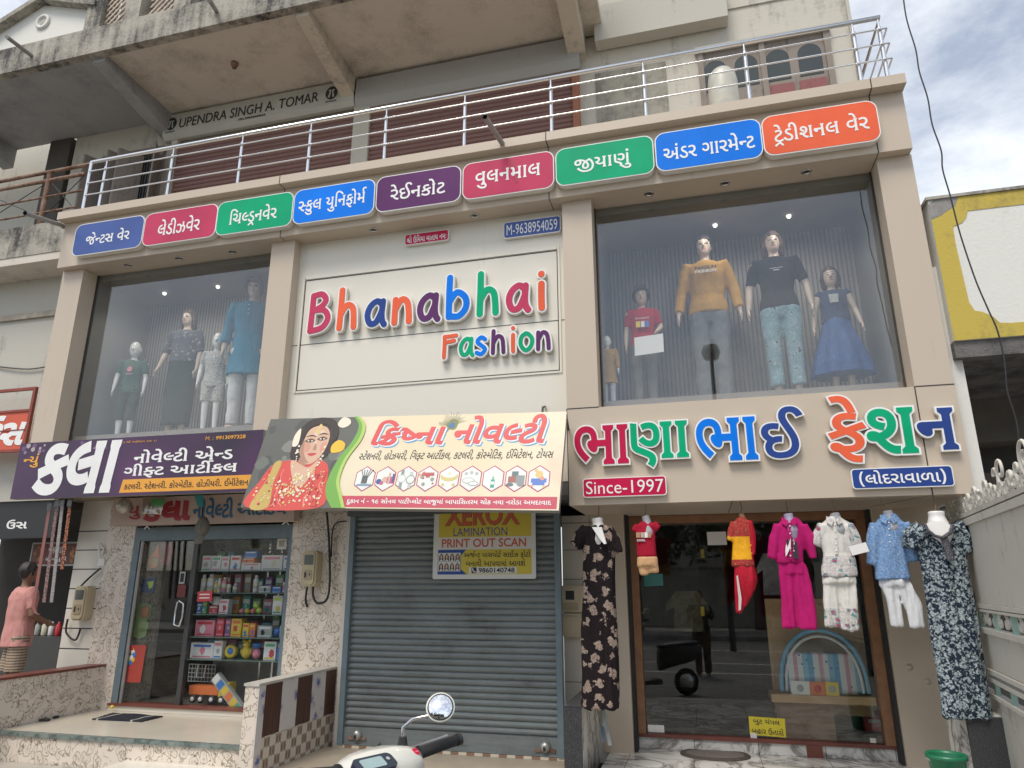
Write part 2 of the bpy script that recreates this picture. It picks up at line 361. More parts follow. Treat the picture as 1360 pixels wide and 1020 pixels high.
45:'166,152 -26,0~ -54,40~ -35,57~ 0,25 0,17~ 26,25~ 30,0 24,0 0,124 0,28~ -6,24~ -6,8 -10,14~ -44,6~ -21,0 8,72 11,0 83,0~ 34,-36 17,-17~ 14,-51~ 0,-44 0,-128 209,0 0,287 80,-11 0,-440 0,-27~ 6,-25~ 6,-8 11,-14~ 43,-5~ 20,0 -7,-73 -11,0 -43,0~ -57,19~ -17,18 -16,17~ -15,50~ 0,44 0,96 -209,0 0,-29 0,-34~ -28,-29~',
46:'271,161 -85,0~ -113,93~ -30,79 60,17~ 71,56~ 0,46 0,37~ -49,42~ -42,0 -18,0~ -21,-3~ -12,-2 -18,68 11,3~ 35,6~ 28,0 77,0~ 90,-79~ 0,-71 0,-54~ -59,-76~ -49,-24 15,-27~ 63,-39~ 44,0 52,0~ 74,39~ 24,26 0,305 80,-10 0,-441 0,-28~ 6,-24~ 9,-10 11,-13~ 39,-4~ 22,0 -8,-73 -10,0 -43,0~ -56,19~ -18,18 -17,17~ -15,50~ 0,44 0,60 -27,-21~ -70,-26~',
47:'412,0 -65,0~ -101,55~ -77,87~ -30,47 -9,-1~ -9,0 -46,0~ -46,28~ 0,33 0,25~ 34,27~ 27,0 20,0~ 38,-12~ 22,-18 38,9~ 65,37~ 40,59~ 0,41 0,56~ -68,57~ -56,0 -68,0~ -66,-31 -26,69 37,16~ 83,19~ 42,0 92,0~ 113,-93~ 0,-92 0,-55~ -49,-86~ -81,-59~ -49,-15 38,-51~ 63,-55~ 65,-22~ 39,0 14,0 -9,-75',
48:'279,105 -107,0~ -128,124~ 0,108 0,101~ 133,138~ 122,27 20,-75 -93,-19~ -100,-93~ 0,-83 0,-78~ 86,-76~ 64,0 32,0~ 50,10~ 22,10 31,-67 -27,-13~ -67,-14~;244,304 -18,73 251,51 0,175 80,-11 0,-440 0,-27~ 6,-25~ 6,-8 11,-14~ 42,-5~ 21,0 -8,-73 -10,0 -35,0~ -61,15~ -21,22 -19,20~ -12,49~ 0,42 0,204',
49:'724,0 -43,0~ -58,19~ -17,18 -16,17~ -15,50~ 0,44 0,250 0,46~ -10,45~ -14,14 -17,19~ -31,0 -15,0~ -24,-11~ -9,-8 -14,-13~ -10,-45~ 0,-47 0,-23 0,-58~ -18,-96~ -35,-33 -22,-21~ -66,-26~ -48,0 -57,0~ -90,50~ -51,96~ 0,67 0,88~ 110,127~ 105,34 23,-73 -87,-29~ -69,-93~ 0,-58 0,-51~ 33,-60~ 53,-26~ 29,0 30,0~ 41,18~ 13,15 14,17~ 12,48~ 0,45 0,54 0,41~ 12,77~ 37,31 18,16~ 51,18~ 34,0 33,0~ 52,-18~ 18,-16 26,-22~ 23,-61~ 0,-53 0,-271 0,-27~ 6,-25~ 6,-8 11,-14~ 43,-5~ 21,0 -8,-73',
50:'244,161 -88,0~ -112,99~ 0,85 0,63~ 57,86~ 99,45~ 63,0 22,0~ 56,-6~ 18,-5 -13,-70 -17,3~ -38,5~ -25,0 -67,0~ -74,-62~ 0,-58 0,-58~ 68,-55~ 50,0 54,0~ 72,35~ 34,31 0,304 80,-11 0,-440 0,-27~ 6,-25~ 6,-8 11,-14~ 43,-5~ 20,0 -7,-73 -11,0 -43,0~ -57,19~ -17,18 -16,17~ -15,50~ 0,44 0,59 -30,-19~ -72,-27~',
51:'651,0 -43,0~ -56,19~ -18,18 -17,17~ -15,50~ 0,44 0,455 81,-11 0,-440 0,-27~ 6,-24~ 6,-9 10,-14~ 43,-5~ 21,0 -8,-73;387,0 -54,0~ -89,53~ -73,84~ -30,46 -8,0~ -7,0 -47,0~ -48,29~ 0,32 0,23~ 34,27~ 26,0 20,0~ 41,-12~ 24,-19 66,17~ 72,76~ 0,61 0,43~ -31,50~ -46,21~ -25,0 -37,0~ -31,-32~ 0,-17 0,-17~ 17,-31~ 50,-25~ 47,-10 -26,-67 -83,20~ -83,73~ 0,59 0,30~ 32,54~ 66,34~ 50,0 46,0~ 83,-41~ 53,-84~ 0,-64 0,-54~ -47,-86~ -80,-61~ -50,-15 42,-57~ 82,-65~ 55,0 13,0 -9,-75',
53:'413,0 -66,0~ -101,55~ -77,87~ -30,47 -9,-1~ -9,0 -46,0~ -46,29~ 0,32 0,25~ 34,27~ 27,0 19,0~ 37,-12~ 22,-16 35,9~ 60,37~ 37,57~ 0,40 0,56~ -64,58~ -53,0 -34,0~ -59,-14~ -35,-17 -26,69 37,16~ 80,19~ 40,0 88,0~ 107,-93~ 0,-92 0,-27~ -6,-25 13,-4~ 29,-5~ 15,0 34,0~ 48,12~ 23,14 0,220 80,-11 0,-440 0,-27~ 6,-25~ 6,-8 11,-14~ 42,-5~ 21,0 -8,-73 -10,0 -35,0~ -61,15~ -21,22 -19,20~ -12,49~ 0,42 0,158 -20,-10~ -49,-10~ -33,0 -48,0~ -40,16 -23,-35~ -68,-49~ -40,-14 38,-51~ 64,-56~ 64,-22~ 40,0 14,0 -9,-75',
54:'422,161 -63,0~ -120,60~ -50,70 68,41 70,-99~ 96,0 32,0~ 42,23~ 0,28 0,27~ -39,34~ -58,21 -64,23~ -63,60~ 0,44 0,50~ 78,59~ 76,0 25,0~ 54,-7~ 20,-5 -15,-72 -43,12~ -53,0 -62,0~ 0,-36 0,-17~ 34,-26~ 49,-18 81,-29~ 60,-70~ 0,-49 0,-60~ -84,-64~;396,-10 -119,0~ -155,83~ -76,136~ 0,80 0,56~ 20,88~ 19,35 76,-35 -14,-31~ -17,-71~ 0,-42 0,-67~ 63,-102~ 118,-57~ 83,0 55,0~ 97,21~ 49,22 33,-71 -40,-16~ -70,-20~ -74,-9~',
57:'239,0 -43,0~ -56,19~ -18,18 -17,17~ -15,50~ 0,44 0,455 80,-10 0,-441 0,-28~ 6,-24~ 9,-10 11,-13~ 39,-4~ 22,0 -8,-73',
58:'238,0 -35,0~ -61,15~ -21,22 -19,20~ -12,49~ 0,42 0,524 0,59~ 27,91~ 39,32 23,20~ 70,22~ 43,0 89,0~ 153,-98~ 78,-88 -59,-45 -39,43~ -84,72~ -87,44~ -45,0 -27,0~ -44,-12~ -17,-15 -22,-19~ -18,-70~ 0,-65 0,-491 0,-27~ 6,-25~ 6,-8 11,-14~ 42,-5~ 21,0 -8,-73',
59:'239,0 -35,0~ -61,15~ -21,22 -20,20~ -12,54~ 0,37 0,463 -15,100~ -69,113~ -47,0 -30,0~ -41,-45~ 0,-50 0,-14~ 2,-32~ 3,-15 -77,0 -3,14~ -4,41~ 0,16 0,74~ 80,83~ 70,0 61,0~ 87,-79~ 54,-129~ 9,-74 0,-462 0,-28~ 6,-22~ 7,-10 11,-14~ 43,-5~ 20,0 -8,-73',
60:'-162,-268 -97,0~ -143,91~ -59,77 62,43 58,-73~ 106,-66~ 73,0 56,0~ 49,35~ 0,34 0,30~ -45,29~ -35,0 -27,0~ -42,-11~ -21,-11 -26,67 54,23~ 57,0 77,0~ 82,-74~ 0,-61 0,-58~ -90,-75~',
65:'-173,641 -28,99~ -61,84~ -52,0 -11,0~ -28,-4~ -13,-5 -24,69 21,7~ 42,5~ 18,0 47,0~ 75,-40~ 61,-110~ 24,-105',
68:'239,0 -43,0~ -56,19~ -18,18 -17,17~ -15,50~ 0,44 0,455 80,-10 0,-441 0,-28~ 6,-24~ 9,-10 11,-13~ 39,-4~ 22,0 -8,-73;92,641 -28,99~ -61,84~ -52,0 -11,0~ -28,-4~ -13,-5 -24,69 21,7~ 42,5~ 18,0 47,0~ 75,-40~ 61,-110~ 24,-105',
77:'484,0 -43,0~ -57,19~ -17,18 -16,17~ -15,50~ 0,44 0,145 -18,-7~ -39,-8~ -23,0 -48,0~ -78,41~ -45,74~ 0,49 0,43~ 39,73~ 75,45~ 52,0 36,0~ 53,-18~ 19,-16 29,-24~ 28,-75~ 0,-59 0,-259 0,-27~ 6,-25~ 6,-8 11,-14~ 43,-5~ 20,0 -7,-73;166,437 0,-41~ 51,-45~ 41,0 43,0~ 35,22 0,21 0,43~ -12,56~ -16,16 -10,10~ -27,11~ -19,0 -40,0~ -46,-50~',
85:'346,-10 -94,0~ -134,72~ -70,128~ 0,85 0,82~ 76,129~ 136,91~ 90,25 23,-74 -130,-40~ -111,-124~ 0,-98 0,-69~ 56,-89~ 96,-43~ 59,0 46,0~ 69,15~ 32,11 30,-71 -34,-13~ -87,-17~;248,229 -20,78 250,57 19,-75',
131:'-183,632 -16,27~ -21,64~ 0,31 0,73~ 87,69~ 66,0 33,0~ 53,-13~ 20,-11 -22,-64 -17,9~ -38,12~ -22,0 -42,0~ -40,-47~ 0,-36 0,-27~ 19,-49~ 16,-29',
152:'140,214 -24,0~ -54,43~ -38,62~ 0,29 0,23~ 27,29~ 33,0 288,0 0,-72 -181,0 0,-57 0,-29~ -28,-28~',
153:'264,161 -39,0~ -62,24~ -20,19 -25,25~ -25,66~ 0,55 0,90 0,27~ -6,25~ -6,8 -10,14~ -44,5~ -21,0 8,73 10,0 44,0~ 57,-19~ 17,-18 17,-17~ 14,-50~ 0,-45 0,-86 0,-46~ 16,-45~ 13,-13 21,-20~ 49,0 32,0~ 55,24~ 19,16 29,-67 -28,-21~ -70,-24~',
154:'65,211 -27,71 142,51 -36,27~ -41,61~ 0,41 0,62~ 95,79~ 79,0 32,0~ 58,-7~ 27,-7 -15,-72 -26,6~ -41,6~ -26,0 -51,0~ -50,-40~ 0,-34 0,-24~ 34,-46~ 40,-24 280,0 0,-70 -92,0 -22,0~ -58,2~ -23,3 59,-33~ 50,-77~ 0,-48 0,-35~ -37,-68~ -85,-45~ -72,0 -15,0~ -18,1 37,-51~ 70,-43~ 47,0 24,0 -9,-75 -16,0 -59,0~ -85,47~ -66,80~ -29,48 -41,6~ -42,26~ -14,32~ 0,12 0,23~ 31,26~ 22,0 27,0~ 45,-28~ 23,-26 28,-7~ 38,0 57,0~ 57,44~ 0,39 0,19~ -19,42~ -52,48~ -49,29',
160:'279,105 -107,0~ -128,124~ 0,108 0,101~ 133,138~ 122,27 20,-75 -93,-19~ -100,-93~ 0,-83 0,-78~ 86,-76~ 64,0 32,0~ 50,10~ 22,10 31,-67 -27,-13~ -67,-14~;244,304 -18,73 244,49 15,-73',
164:'264,162 -39,0~ -62,24~ -20,19 -25,25~ -25,66~ 0,55 0,102 0,19~ -3,22~ -6,8 -8,11~ -34,7~ -36,0 8,73 7,0 35,0~ 42,-8~ 33,-19~ 21,-16 188,-140 35,-26~ 50,-43~ 24,-23 0,-82 -49,-39~ -81,-35~;272,234 35,0~ 66,30~ 26,23 -127,94 -30,22~ -45,36~ -29,26 5,-31~ 0,-45 0,-31 0,-46~ 16,-45~ 13,-13 21,-20~',
165:'413,0 -66,0~ -101,55~ -77,87~ -30,47 -9,-1~ -9,0 -46,0~ -46,29~ 0,32 0,25~ 34,27~ 27,0 19,0~ 37,-12~ 22,-16 35,9~ 60,37~ 37,57~ 0,40 0,56~ -64,58~ -53,0 -34,0~ -59,-14~ -35,-17 -26,69 37,16~ 80,19~ 40,0 88,0~ 107,-93~ 0,-92 0,-26~ -6,-25 13,-4~ 29,-5~ 15,0 31,0~ 51,14~ 15,10 21,-70 -27,-16~ -58,-10~ -30,0 -48,0~ -40,16 -23,-35~ -68,-49~ -40,-14 38,-51~ 64,-56~ 64,-22~ 40,0 14,0 -9,-75',
204:'187,112 -65,43 121,143 -3,2 -186,-63 -22,73 142,39 -27,23~ -32,55~ 0,35 0,62~ 95,79~ 80,0 32,0~ 57,-7~ 27,-7 -15,-72 -26,6~ -41,6~ -26,0 -51,0~ -50,-40~ 0,-34 0,-21~ 27,-41~ 31,-21 221,67 26,-70 -175,-45 70,-42~ 68,-85~ 0,-55 0,-37~ -37,-70~ -87,-45~ -75,0 -80,0~ -122,49~ -46,34 45,62 51,-38~ 97,-34~ 51,0 64,0~ 57,42~ 0,39 0,25~ -33,53~ -53,39',
214:'249,-10 -96,0~ -107,94~ 0,78 0,68~ 86,89~ 76,40 62,32~ 53,43~ 0,33 0,34~ -48,29~ -38,0 -35,0~ -59,-12~ -30,-14 -25,68 33,14~ 75,17~ 43,0 83,0~ 81,-75~ 0,-59 0,-42~ -34,-57~ -57,-43~ -37,-20 -55,-30~ -64,-45~ -27,-46~ 0,-32 0,-40~ 64,-51~ 58,0 48,0~ 78,27~ 40,25 37,-71 -47,-26~ -93,-28~;72,-230 -51,62 236,156 29,0 146,-180 -59,-38 -111,141',
216:'264,-10 -90,0~ -121,88~ -44,67 70,43 47,-71~ 86,-54~ 49,0 48,0~ 56,45~ 0,42 0,29~ -22,44~ -54,45~ -48,28 -73,44~ -56,76~ 0,50 0,59~ 91,78~ 83,0 26,0~ 52,-5~ 27,-7 -15,-70 -26,6~ -42,3~ -23,0 -45,0~ -47,-35~ 0,-31 0,-21~ 20,-31~ 47,-33~ 40,-25 77,-47~ 73,-89~ 0,-65 0,-73~ -95,-90~;88,-230 -51,62 236,156 29,0 146,-180 -59,-38 -111,141',
234:'59,164 -46,70 40,20~ 92,50~ 38,22 -59,30~ -50,73~ 0,45 0,32~ 37,59~ 71,38~ 51,0 57,0~ 72,-37~ 34,-61~ 0,-35 0,-39~ -36,-63~ -35,-28 85,-27~ 135,-26 0,316 80,-11 0,-440 0,-27~ 6,-25~ 6,-8 11,-14~ 42,-5~ 21,0 -8,-73 -10,0 -35,0~ -61,15~ -21,22 -19,20~ -12,49~ 0,42 0,64 -262,-173 -49,68 173,102 12,7~ 27,14~ 13,6 -48,9~ -100,28~ -50,18 -76,-50~;154,467 0,-37~ 54,-43~ 39,-17 38,26~ 30,47~ 0,25 0,26~ -35,39~ -44,0 -36,0~ -46,-36~',
411:'239,0 -35,0~ -61,15~ -21,22 -20,20~ -12,54~ 0,37 0,463 -15,100~ -69,113~ -47,0 -30,0~ -41,-45~ 0,-50 0,-14~ 2,-32~ 3,-15 -77,0 -3,14~ -4,41~ 0,16 0,74~ 80,83~ 70,0 42,0~ 64,-41~ 21,-34 16,38~ 65,37~ 43,0 33,0~ 53,-13~ 20,-11 -22,-64 -17,9~ -37,12~ -22,0 -38,0~ -43,-45~ -2,-35 13,-30~ 17,-69~ 5,-36 0,-462 0,-28~ 6,-22~ 7,-10 11,-14~ 43,-5~ 20,0 -8,-73',
443:'557,37 -58,0~ -72,48~ -33,79~ 0,45 0,63~ 61,114~ 56,52 -77,63~ -104,22 11,-19~ 15,-47~ 0,-29 0,-38~ -30,-73~ -72,-47~ -63,0 -76,0~ -82,93~ 0,67 0,48~ 48,78~ 92,47~ 67,0 95,0~ 168,-61~ 66,-57 36,29~ 81,53~ 50,26 28,0 81,-76~ 101,-190~ 0,-119 0,-116~ -94,-158~ -169,-79~ -112,0 -129,0~ -212,112~ -80,123 72,44 67,-105~ 169,-100~ 110,0 137,0~ 161,138~ 0,139 0,91~ -69,150~ -62,62 -33,-19~ -58,-37~ -25,-18 56,-60~ 43,-114~ 0,-62 0,-78~ -87,-84~;113,429 0,-43~ 44,-43~ 34,0 46,0~ 39,48~ 0,43 0,28~ -17,50~ -14,21 -6,0~ -5,0 -65,0~ -56,-63~;475,210 0,-46~ 39,-55~ 41,0 39,0~ 44,48~ 0,49 0,42~ -33,93~ -44,47 -86,-80~',
444:'381,-112 -65,45 13,13~ 15,28~ 0,16 0,25~ -39,38~ -47,20 -95,41 -55,23~ -33,75~ 0,64 0,327 80,-11 0,-301 0,-29~ 4,-43~ 22,-30~ 26,-12 95,-43 70,-31~ 56,-65~ 0,-47 0,-31~ -29,-52~;398,210 -47,0~ -96,52~ -38,48 60,45 25,-31~ 56,-42~ 38,0 33,0~ 46,50~ 0,72 0,68~ -51,60~ -44,0 -53,0~ -43,-23 -25,65 32,16~ 65,13~ 29,0 75,0~ 95,-101~ 0,-98 0,-61~ -28,-76~ -46,-41~ -56,-16~;671,-268 -70,0~ -135,66~ -66,78 59,46 52,-58~ 94,-60~ 65,0 95,0~ 0,69 0,30~ -46,29~ -35,0 -27,0~ -42,-11~ -21,-11 -26,66 37,17~ 42,5 0,605 80,-11 0,-596 55,-11~ 57,-70~ 0,-50 0,-59~ -88,-74~',
692:'213,-165 -75,103~ -70,261~ 0,138 0,140~ 69,253~ 76,102 81,0 -68,-106~ -73,-254~ 0,-136 0,-133~ 72,-259~ 70,-109',
693:'60,-165 68,106~ 72,256~ 0,133 0,134~ -71,259~ -70,109 82,0 75,-103~ 70,-262~ 0,-138 0,-139~ -70,-254~ -75,-101',
696:'56,-129 15,59~ 27,134~ 7,52 97,0 7,-11 -13,-53~ -48,-126~ -25,-55',
697:'49,256 0,82 242,0 0,-82',
698:'143,-14 -25,0~ -36,32~ 0,36 0,37~ 36,30~ 25,0 26,0~ 37,-30~ 0,-37 0,-36~ -37,-32~',
740:'194,0 0,597 81,0 0,-597',
}
WORDS={
'gents':(3657,'28,0,0 65,842,0 152,822,0 31,1174,0 53,1625,0 50,2635,0 65,3212,0 47,3212,0'),
'ladies':(3117,'48,0,0 65,651,0 33,651,0 59,1132,0 29,1397,0 50,2095,0 65,2672,0 47,2672,0'),
'children':(3437,'58,0,0 26,265,0 160,925,0 216,1388,0 40,1869,0 50,2415,0 65,2992,0 47,2992,0'),
'school':(4765,'165,0,0 21,529,0 60,983,0 48,1040,0 46,1990,0 60,2584,0 58,2584,0 40,2849,0 42,3395,0 68,3906,0 45,4171,0 131,4765,0'),
'rain':(2852,'47,0,0 65,410,0 10,445,0 40,1079,0 21,1625,0 68,2136,0 31,2401,0'),
'wool':(3284,'50,0,0 60,577,0 48,577,0 40,1228,0 45,1774,0 57,2368,0 48,2633,0'),
'jiyanu':(2672,'443,0,0 46,992,0 57,1586,0 444,1851,0 5,2672,0'),
'under':(4869,'7,0,0 5,883,0 33,883,0 47,1364,0 23,2108,0 57,2762,0 47,3027,0 45,3472,0 65,4066,0 152,4066,0 31,4418,0'),
'trad':(4392,'214,0,0 65,449,0 33,451,0 59,932,0 51,1197,0 40,1874,0 48,2420,0 50,3370,0 65,3947,0 47,3947,0'),
'c0':(1074,'44,0,0 57,809,0'),
'c1':(1086,'35,0,0 57,821,0'),
'c2':(1074,'44,0,0 57,809,0'),
'c3':(634,'10,0,0'),
'c4':(511,'42,0,0 65,489,0'),
'c5':(677,'51,0,0'),
'c6':(546,'40,0,0'),
'lodra':(4658,'692,0,0 48,354,0 68,1005,0 38,1270,0 47,1737,0 57,2182,0 50,2447,0 57,3024,0 49,3289,0 57,4039,0 693,4304,0'),
'umiya':(7903,'234,0,0 59,720,0 11,1284,0 58,1909,0 45,2174,0 46,2768,0 57,3362,0 45,3926,0 57,4520,0 36,4785,0 57,5357,0 46,5622,0 40,6515,0 45,7061,0 6,7655,0'),
'ganesh':(8096,'740,0,0 740,379,0 234,1057,0 59,1777,0 23,2341,0 35,2995,0 65,3816,0 51,3816,0 57,4493,0 46,4758,0 40,5651,0 45,6197,0 6,6791,0 740,7338,0 740,7717,0'),
'nyu':(946,'152,0,0 46,352,0 60,946,0'),
'nyum':(946,'152,0,0 46,352,0 60,946,0 5,946,0'),
'kala':(1427,'21,0,0 48,511,0 57,1162,0'),
'nov':(4582,'40,0,0 68,546,0 50,811,0 65,1388,0 160,1388,0 31,1851,0 59,2302,0 16,2866,0 152,3749,0 33,4101,0'),
'gift':(5206,'23,0,0 59,654,0 154,919,0 31,1430,0 8,2180,0 31,3328,0 411,3779,0 21,4044,0 48,4555,0'),
'orange':(16962,'21,0,0 31,511,0 48,962,0 47,1613,0 59,2058,0 698,2323,0 165,2890,0 31,3419,0 65,3868,0 51,3870,0 40,4547,0 47,5093,0 59,5538,0 698,5803,0 21,6370,0 68,6881,0 165,7146,0 45,7675,0 65,8269,0 31,8269,0 59,8720,0 21,8985,0 698,9496,0 54,10063,0 68,10696,0 29,10961,0 59,11659,0 46,11924,0 47,12518,0 59,12963,0 698,13228,0 10,13795,0 45,14429,0 59,15023,0 31,15288,0 65,15737,0 51,15739,0 40,16416,0'),
'kri':(2022,'58,0,0 204,265,0 164,782,0 40,1211,0 57,1757,0'),
'novalti':(2567,'40,0,0 68,546,0 50,811,0 160,1388,0 31,1851,0 59,2302,0'),
'list':(25058,'165,0,0 31,529,0 65,978,0 51,980,0 40,1657,0 47,2203,0 59,2648,0 696,2913,0 54,3480,0 68,4113,0 29,4378,0 46,5076,0 47,5670,0 59,6115,0 696,6380,0 58,6947,0 23,7212,0 154,7866,0 31,8377,0 8,9127,0 31,10275,0 411,10726,0 21,10991,0 48,11502,0 696,12153,0 21,12720,0 31,13231,0 48,13682,0 47,14333,0 59,14778,0 696,15043,0 21,15610,0 68,16121,0 165,16386,0 45,16915,0 65,17509,0 58,17509,0 31,17774,0 21,18225,0 696,18736,0 10,19303,0 58,19937,0 45,20202,0 31,20796,0 65,21245,0 51,21247,0 40,21924,0 696,22470,0 31,23037,0 68,23488,0 46,23753,0 53,24347,0'),
'addr':(27986,'38,0,0 60,487,0 21,467,0 57,978,0 40,1243,0 40,2088,0 5,2634,0 697,2933,0 77,3572,0 85,4123,0 53,4973,0 68,5684,0 40,5949,0 48,6495,0 41,7445,0 57,8013,0 31,8278,0 59,8729,0 153,8994,0 48,9382,0 68,10033,0 31,10298,0 43,11048,0 57,11782,0 28,12047,0 60,12777,0 45,12869,0 57,13463,0 5,13728,0 43,14027,0 57,14761,0 41,15026,0 57,15594,0 58,15859,0 53,16124,0 36,16835,0 47,17407,0 45,17852,0 26,18745,0 68,19405,0 21,19670,0 40,20480,0 50,21026,0 57,21603,0 40,22167,0 47,22713,0 68,23158,0 33,23423,0 57,23904,0 7,24468,0 45,25351,0 38,25945,0 57,26412,0 50,26677,0 57,27254,0 38,27519,0'),
'x1':(10033,'7,0,0 28,883,0 131,1724,0 152,1705,0 31,2057,0 41,2807,0 57,3375,0 53,3640,0 41,4351,0 68,4919,0 31,5184,0 131,5632,0 53,5934,0 57,6645,0 10,6910,0 29,7544,0 42,8541,0 68,9052,0 31,9317,0 68,9768,0'),
'x2':(8804,'43,0,0 40,734,0 57,1280,0 50,1545,0 59,2122,0 8,2686,0 41,3834,0 50,4402,0 57,4979,0 45,5244,0 57,5838,0 5,6103,0 8,6402,0 50,7550,0 51,8127,0 65,8804,0'),
'boot':(3363,'43,0,0 60,734,0 31,734,0 26,1484,0 5,2144,0 41,2144,0 48,2712,0'),
'utaro':(4548,'43,0,0 54,734,0 57,1367,0 47,1632,0 11,2376,0 36,3001,0 57,3573,0 47,3838,0 68,4283,0'),
'us':(1336,'11,0,0 53,625,0'),
'nov2':(2567,'40,0,0 68,546,0 50,811,0 65,1388,0 160,1388,0 31,1851,0 59,2302,0'),
'art':(3026,'8,0,0 31,1148,0 411,1599,0 21,1864,0 48,2375,0'),
'pan':(3197,'41,0,0 57,568,0 35,833,0 59,1654,0 41,1919,0 60,2487,0 47,2487,0 59,2932,0'),
'nasta':(2177,'40,0,0 57,546,0 165,811,0 36,1340,0 57,1912,0'),
'sev':(2566,'53,0,0 65,711,0 50,711,0 41,1288,0 60,1856,0 47,1856,0 59,2301,0'),
'tha':(2415,'40,0,0 57,546,0 45,1110,0 53,1704,0'),
}
def glyph_loops(g, seg=3):
    loops = []
    for c in GLYPHS[g].split(';'):
        x = y = 0; P = []
        for t in c.split():
            on = not t.endswith('~')
            a, b_ = t.rstrip('~').split(',')
            x += int(a); y += int(b_); P.append((x, y, on))
        full = []
        for i in range(len(P)):
            a, b_ = P[i], P[(i + 1) % len(P)]
            full.append(a)
            if not a[2] and not b_[2]:
                full.append(((a[0] + b_[0]) / 2, (a[1] + b_[1]) / 2, True))
        k = next(i for i, p in enumerate(full) if p[2])
        full = full[k:] + full[:k]
        pl = []; i = 0; n = len(full)
        while i < n:
            p = full[i]; pl.append(p[:2])
            if not full[(i + 1) % n][2]:
                q, r_ = full[(i + 1) % n], full[(i + 2) % n]
                for j in range(1, seg + 1):
                    t = j / (seg + 1)
                    pl.append(((1 - t) ** 2 * p[0] + 2 * t * (1 - t) * q[0] + t * t * r_[0], (1 - t) ** 2 * p[1] + 2 * t * (1 - t) * q[1] + t * t * r_[1]))
                i += 2
            else:
                i += 1
        loops.append(clean(pl))
    return loops
def clean(p):
    o = []
    for a in p:
        if not o or (a[0] - o[-1][0]) ** 2 + (a[1] - o[-1][1]) ** 2 > 4:
            o.append(a)
    while len(o) > 2 and (o[0][0] - o[-1][0]) ** 2 + (o[0][1] - o[-1][1]) ** 2 <= 4:
        o.pop()
    return o
def area(p):
    return sum(p[i][0] * p[(i + 1) % len(p)][1] - p[(i + 1) % len(p)][0] * p[i][1] for i in range(len(p))) / 2
def flare(p, s, done=()):
    """give the upright stems slab feet and heads instead of the curled tails"""
    n = len(p)
    for i in range(n):
        (x, y1), (x2, y2) = p[i], p[(i + 1) % n]
        if x not in done and abs(x - x2) < 3 and y1 - y2 > 200 and 130 < y2 < 170:
            for k in range(3, 40):
                xj, yj = p[(i + k) % n]
                if abs(x - 80 - xj) < 6 and 130 < yj < 170:
                    break
            else:
                continue
            q = p[i:] + p[:i]                      # q[0] top right of the stem, q[k] end of the tail
            l, r_ = xj, x
            foot = [(r_, 75), (r_ + s, 32), (r_ + s, 0), (l - s, 0), (l - s, 32), (l, 75)]
            tl = q[-1]
            if abs(tl[0] - l) < 8 and abs(tl[1] - y1) < 30:
                top = [(l, tl[1] - 75), (l - s, tl[1] - 32), (l - s, tl[1]), (r_ + s, tl[1]), (r_ + s, tl[1] - 32), (r_, tl[1] - 75)]
                q = top + [q[1]] + foot + q[k:-1]
            else:
                q = [q[0], q[1]] + foot + q[k:]
            return flare(q, s, done + (x,))
    return p
def offset(p, d):
    """move an outline outwards (to the right of its direction) by d"""
    if not d:
        return p
    n = len(p); o = []
    for i in range(n):
        a, b_, c = Vector(p[i - 1]), Vector(p[i]), Vector(p[(i + 1) % n])
        e, f = (b_ - a), (c - b_)
        if e.length < 1e-9 or f.length < 1e-9:
            o.append(p[i]); continue
        e.normalize(); f.normalize()
        n1, n2 = Vector((-e.y, e.x)), Vector((-f.y, f.x))
        m = n1 + n2
        if m.length < .3:
            m = n1
        m.normalize()
        k = d / max(.55, m.dot(n1))
        o.append((b_.x + m.x * k, b_.y + m.y * k))
    return o
def inside(pt, poly):
    x, y = pt; r_ = False
    for i in range(len(poly)):
        (x1, y1), (x2, y2) = poly[i], poly[(i + 1) % len(poly)]
        if (y1 > y) != (y2 > y) and x < (x2 - x1) * (y - y1) / (y2 - y1) + x1:
            r_ = not r_
    return r_
def word_groups(word, bold=0, slab=0, seg=3):
    """[(outer, [holes])] in letter units for a whole word"""
    wd, items = WORDS[word]
    G = []
    for it in items.split():
        g, gx, gy = [int(q) for q in it.split(',')]
        loops = glyph_loops(g, seg)
        if slab:
            loops = [flare(l, slab) for l in loops]
        big = max(loops, key=lambda l: abs(area(l)))
        sg = 1 if area(big) > 0 else -1
        loops = [offset(l, -bold * sg) for l in loops]
        outs = [l for l in loops if area(l) * sg > 0]
        holes = [l for l in loops if area(l) * sg < 0]
        for o in outs:
            hs = [h for h in holes if inside(h[0], o)]
            mv = lambda l: [(a + gx, b_ + gy) for a, b_ in l]
            G.append((mv(o), [mv(h) for h in hs]))
    return G
def wind(x, y, loops):
    w_ = 0
    for l in loops:
        for i in range(len(l)):
            (x1, y1), (x2, y2) = l[i - 1], l[i]
            if (y1 > y) != (y2 > y) and x < (x2 - x1) * (y - y1) / (y2 - y1) + x1:
                w_ += 1 if y2 > y1 else -1
    return w_
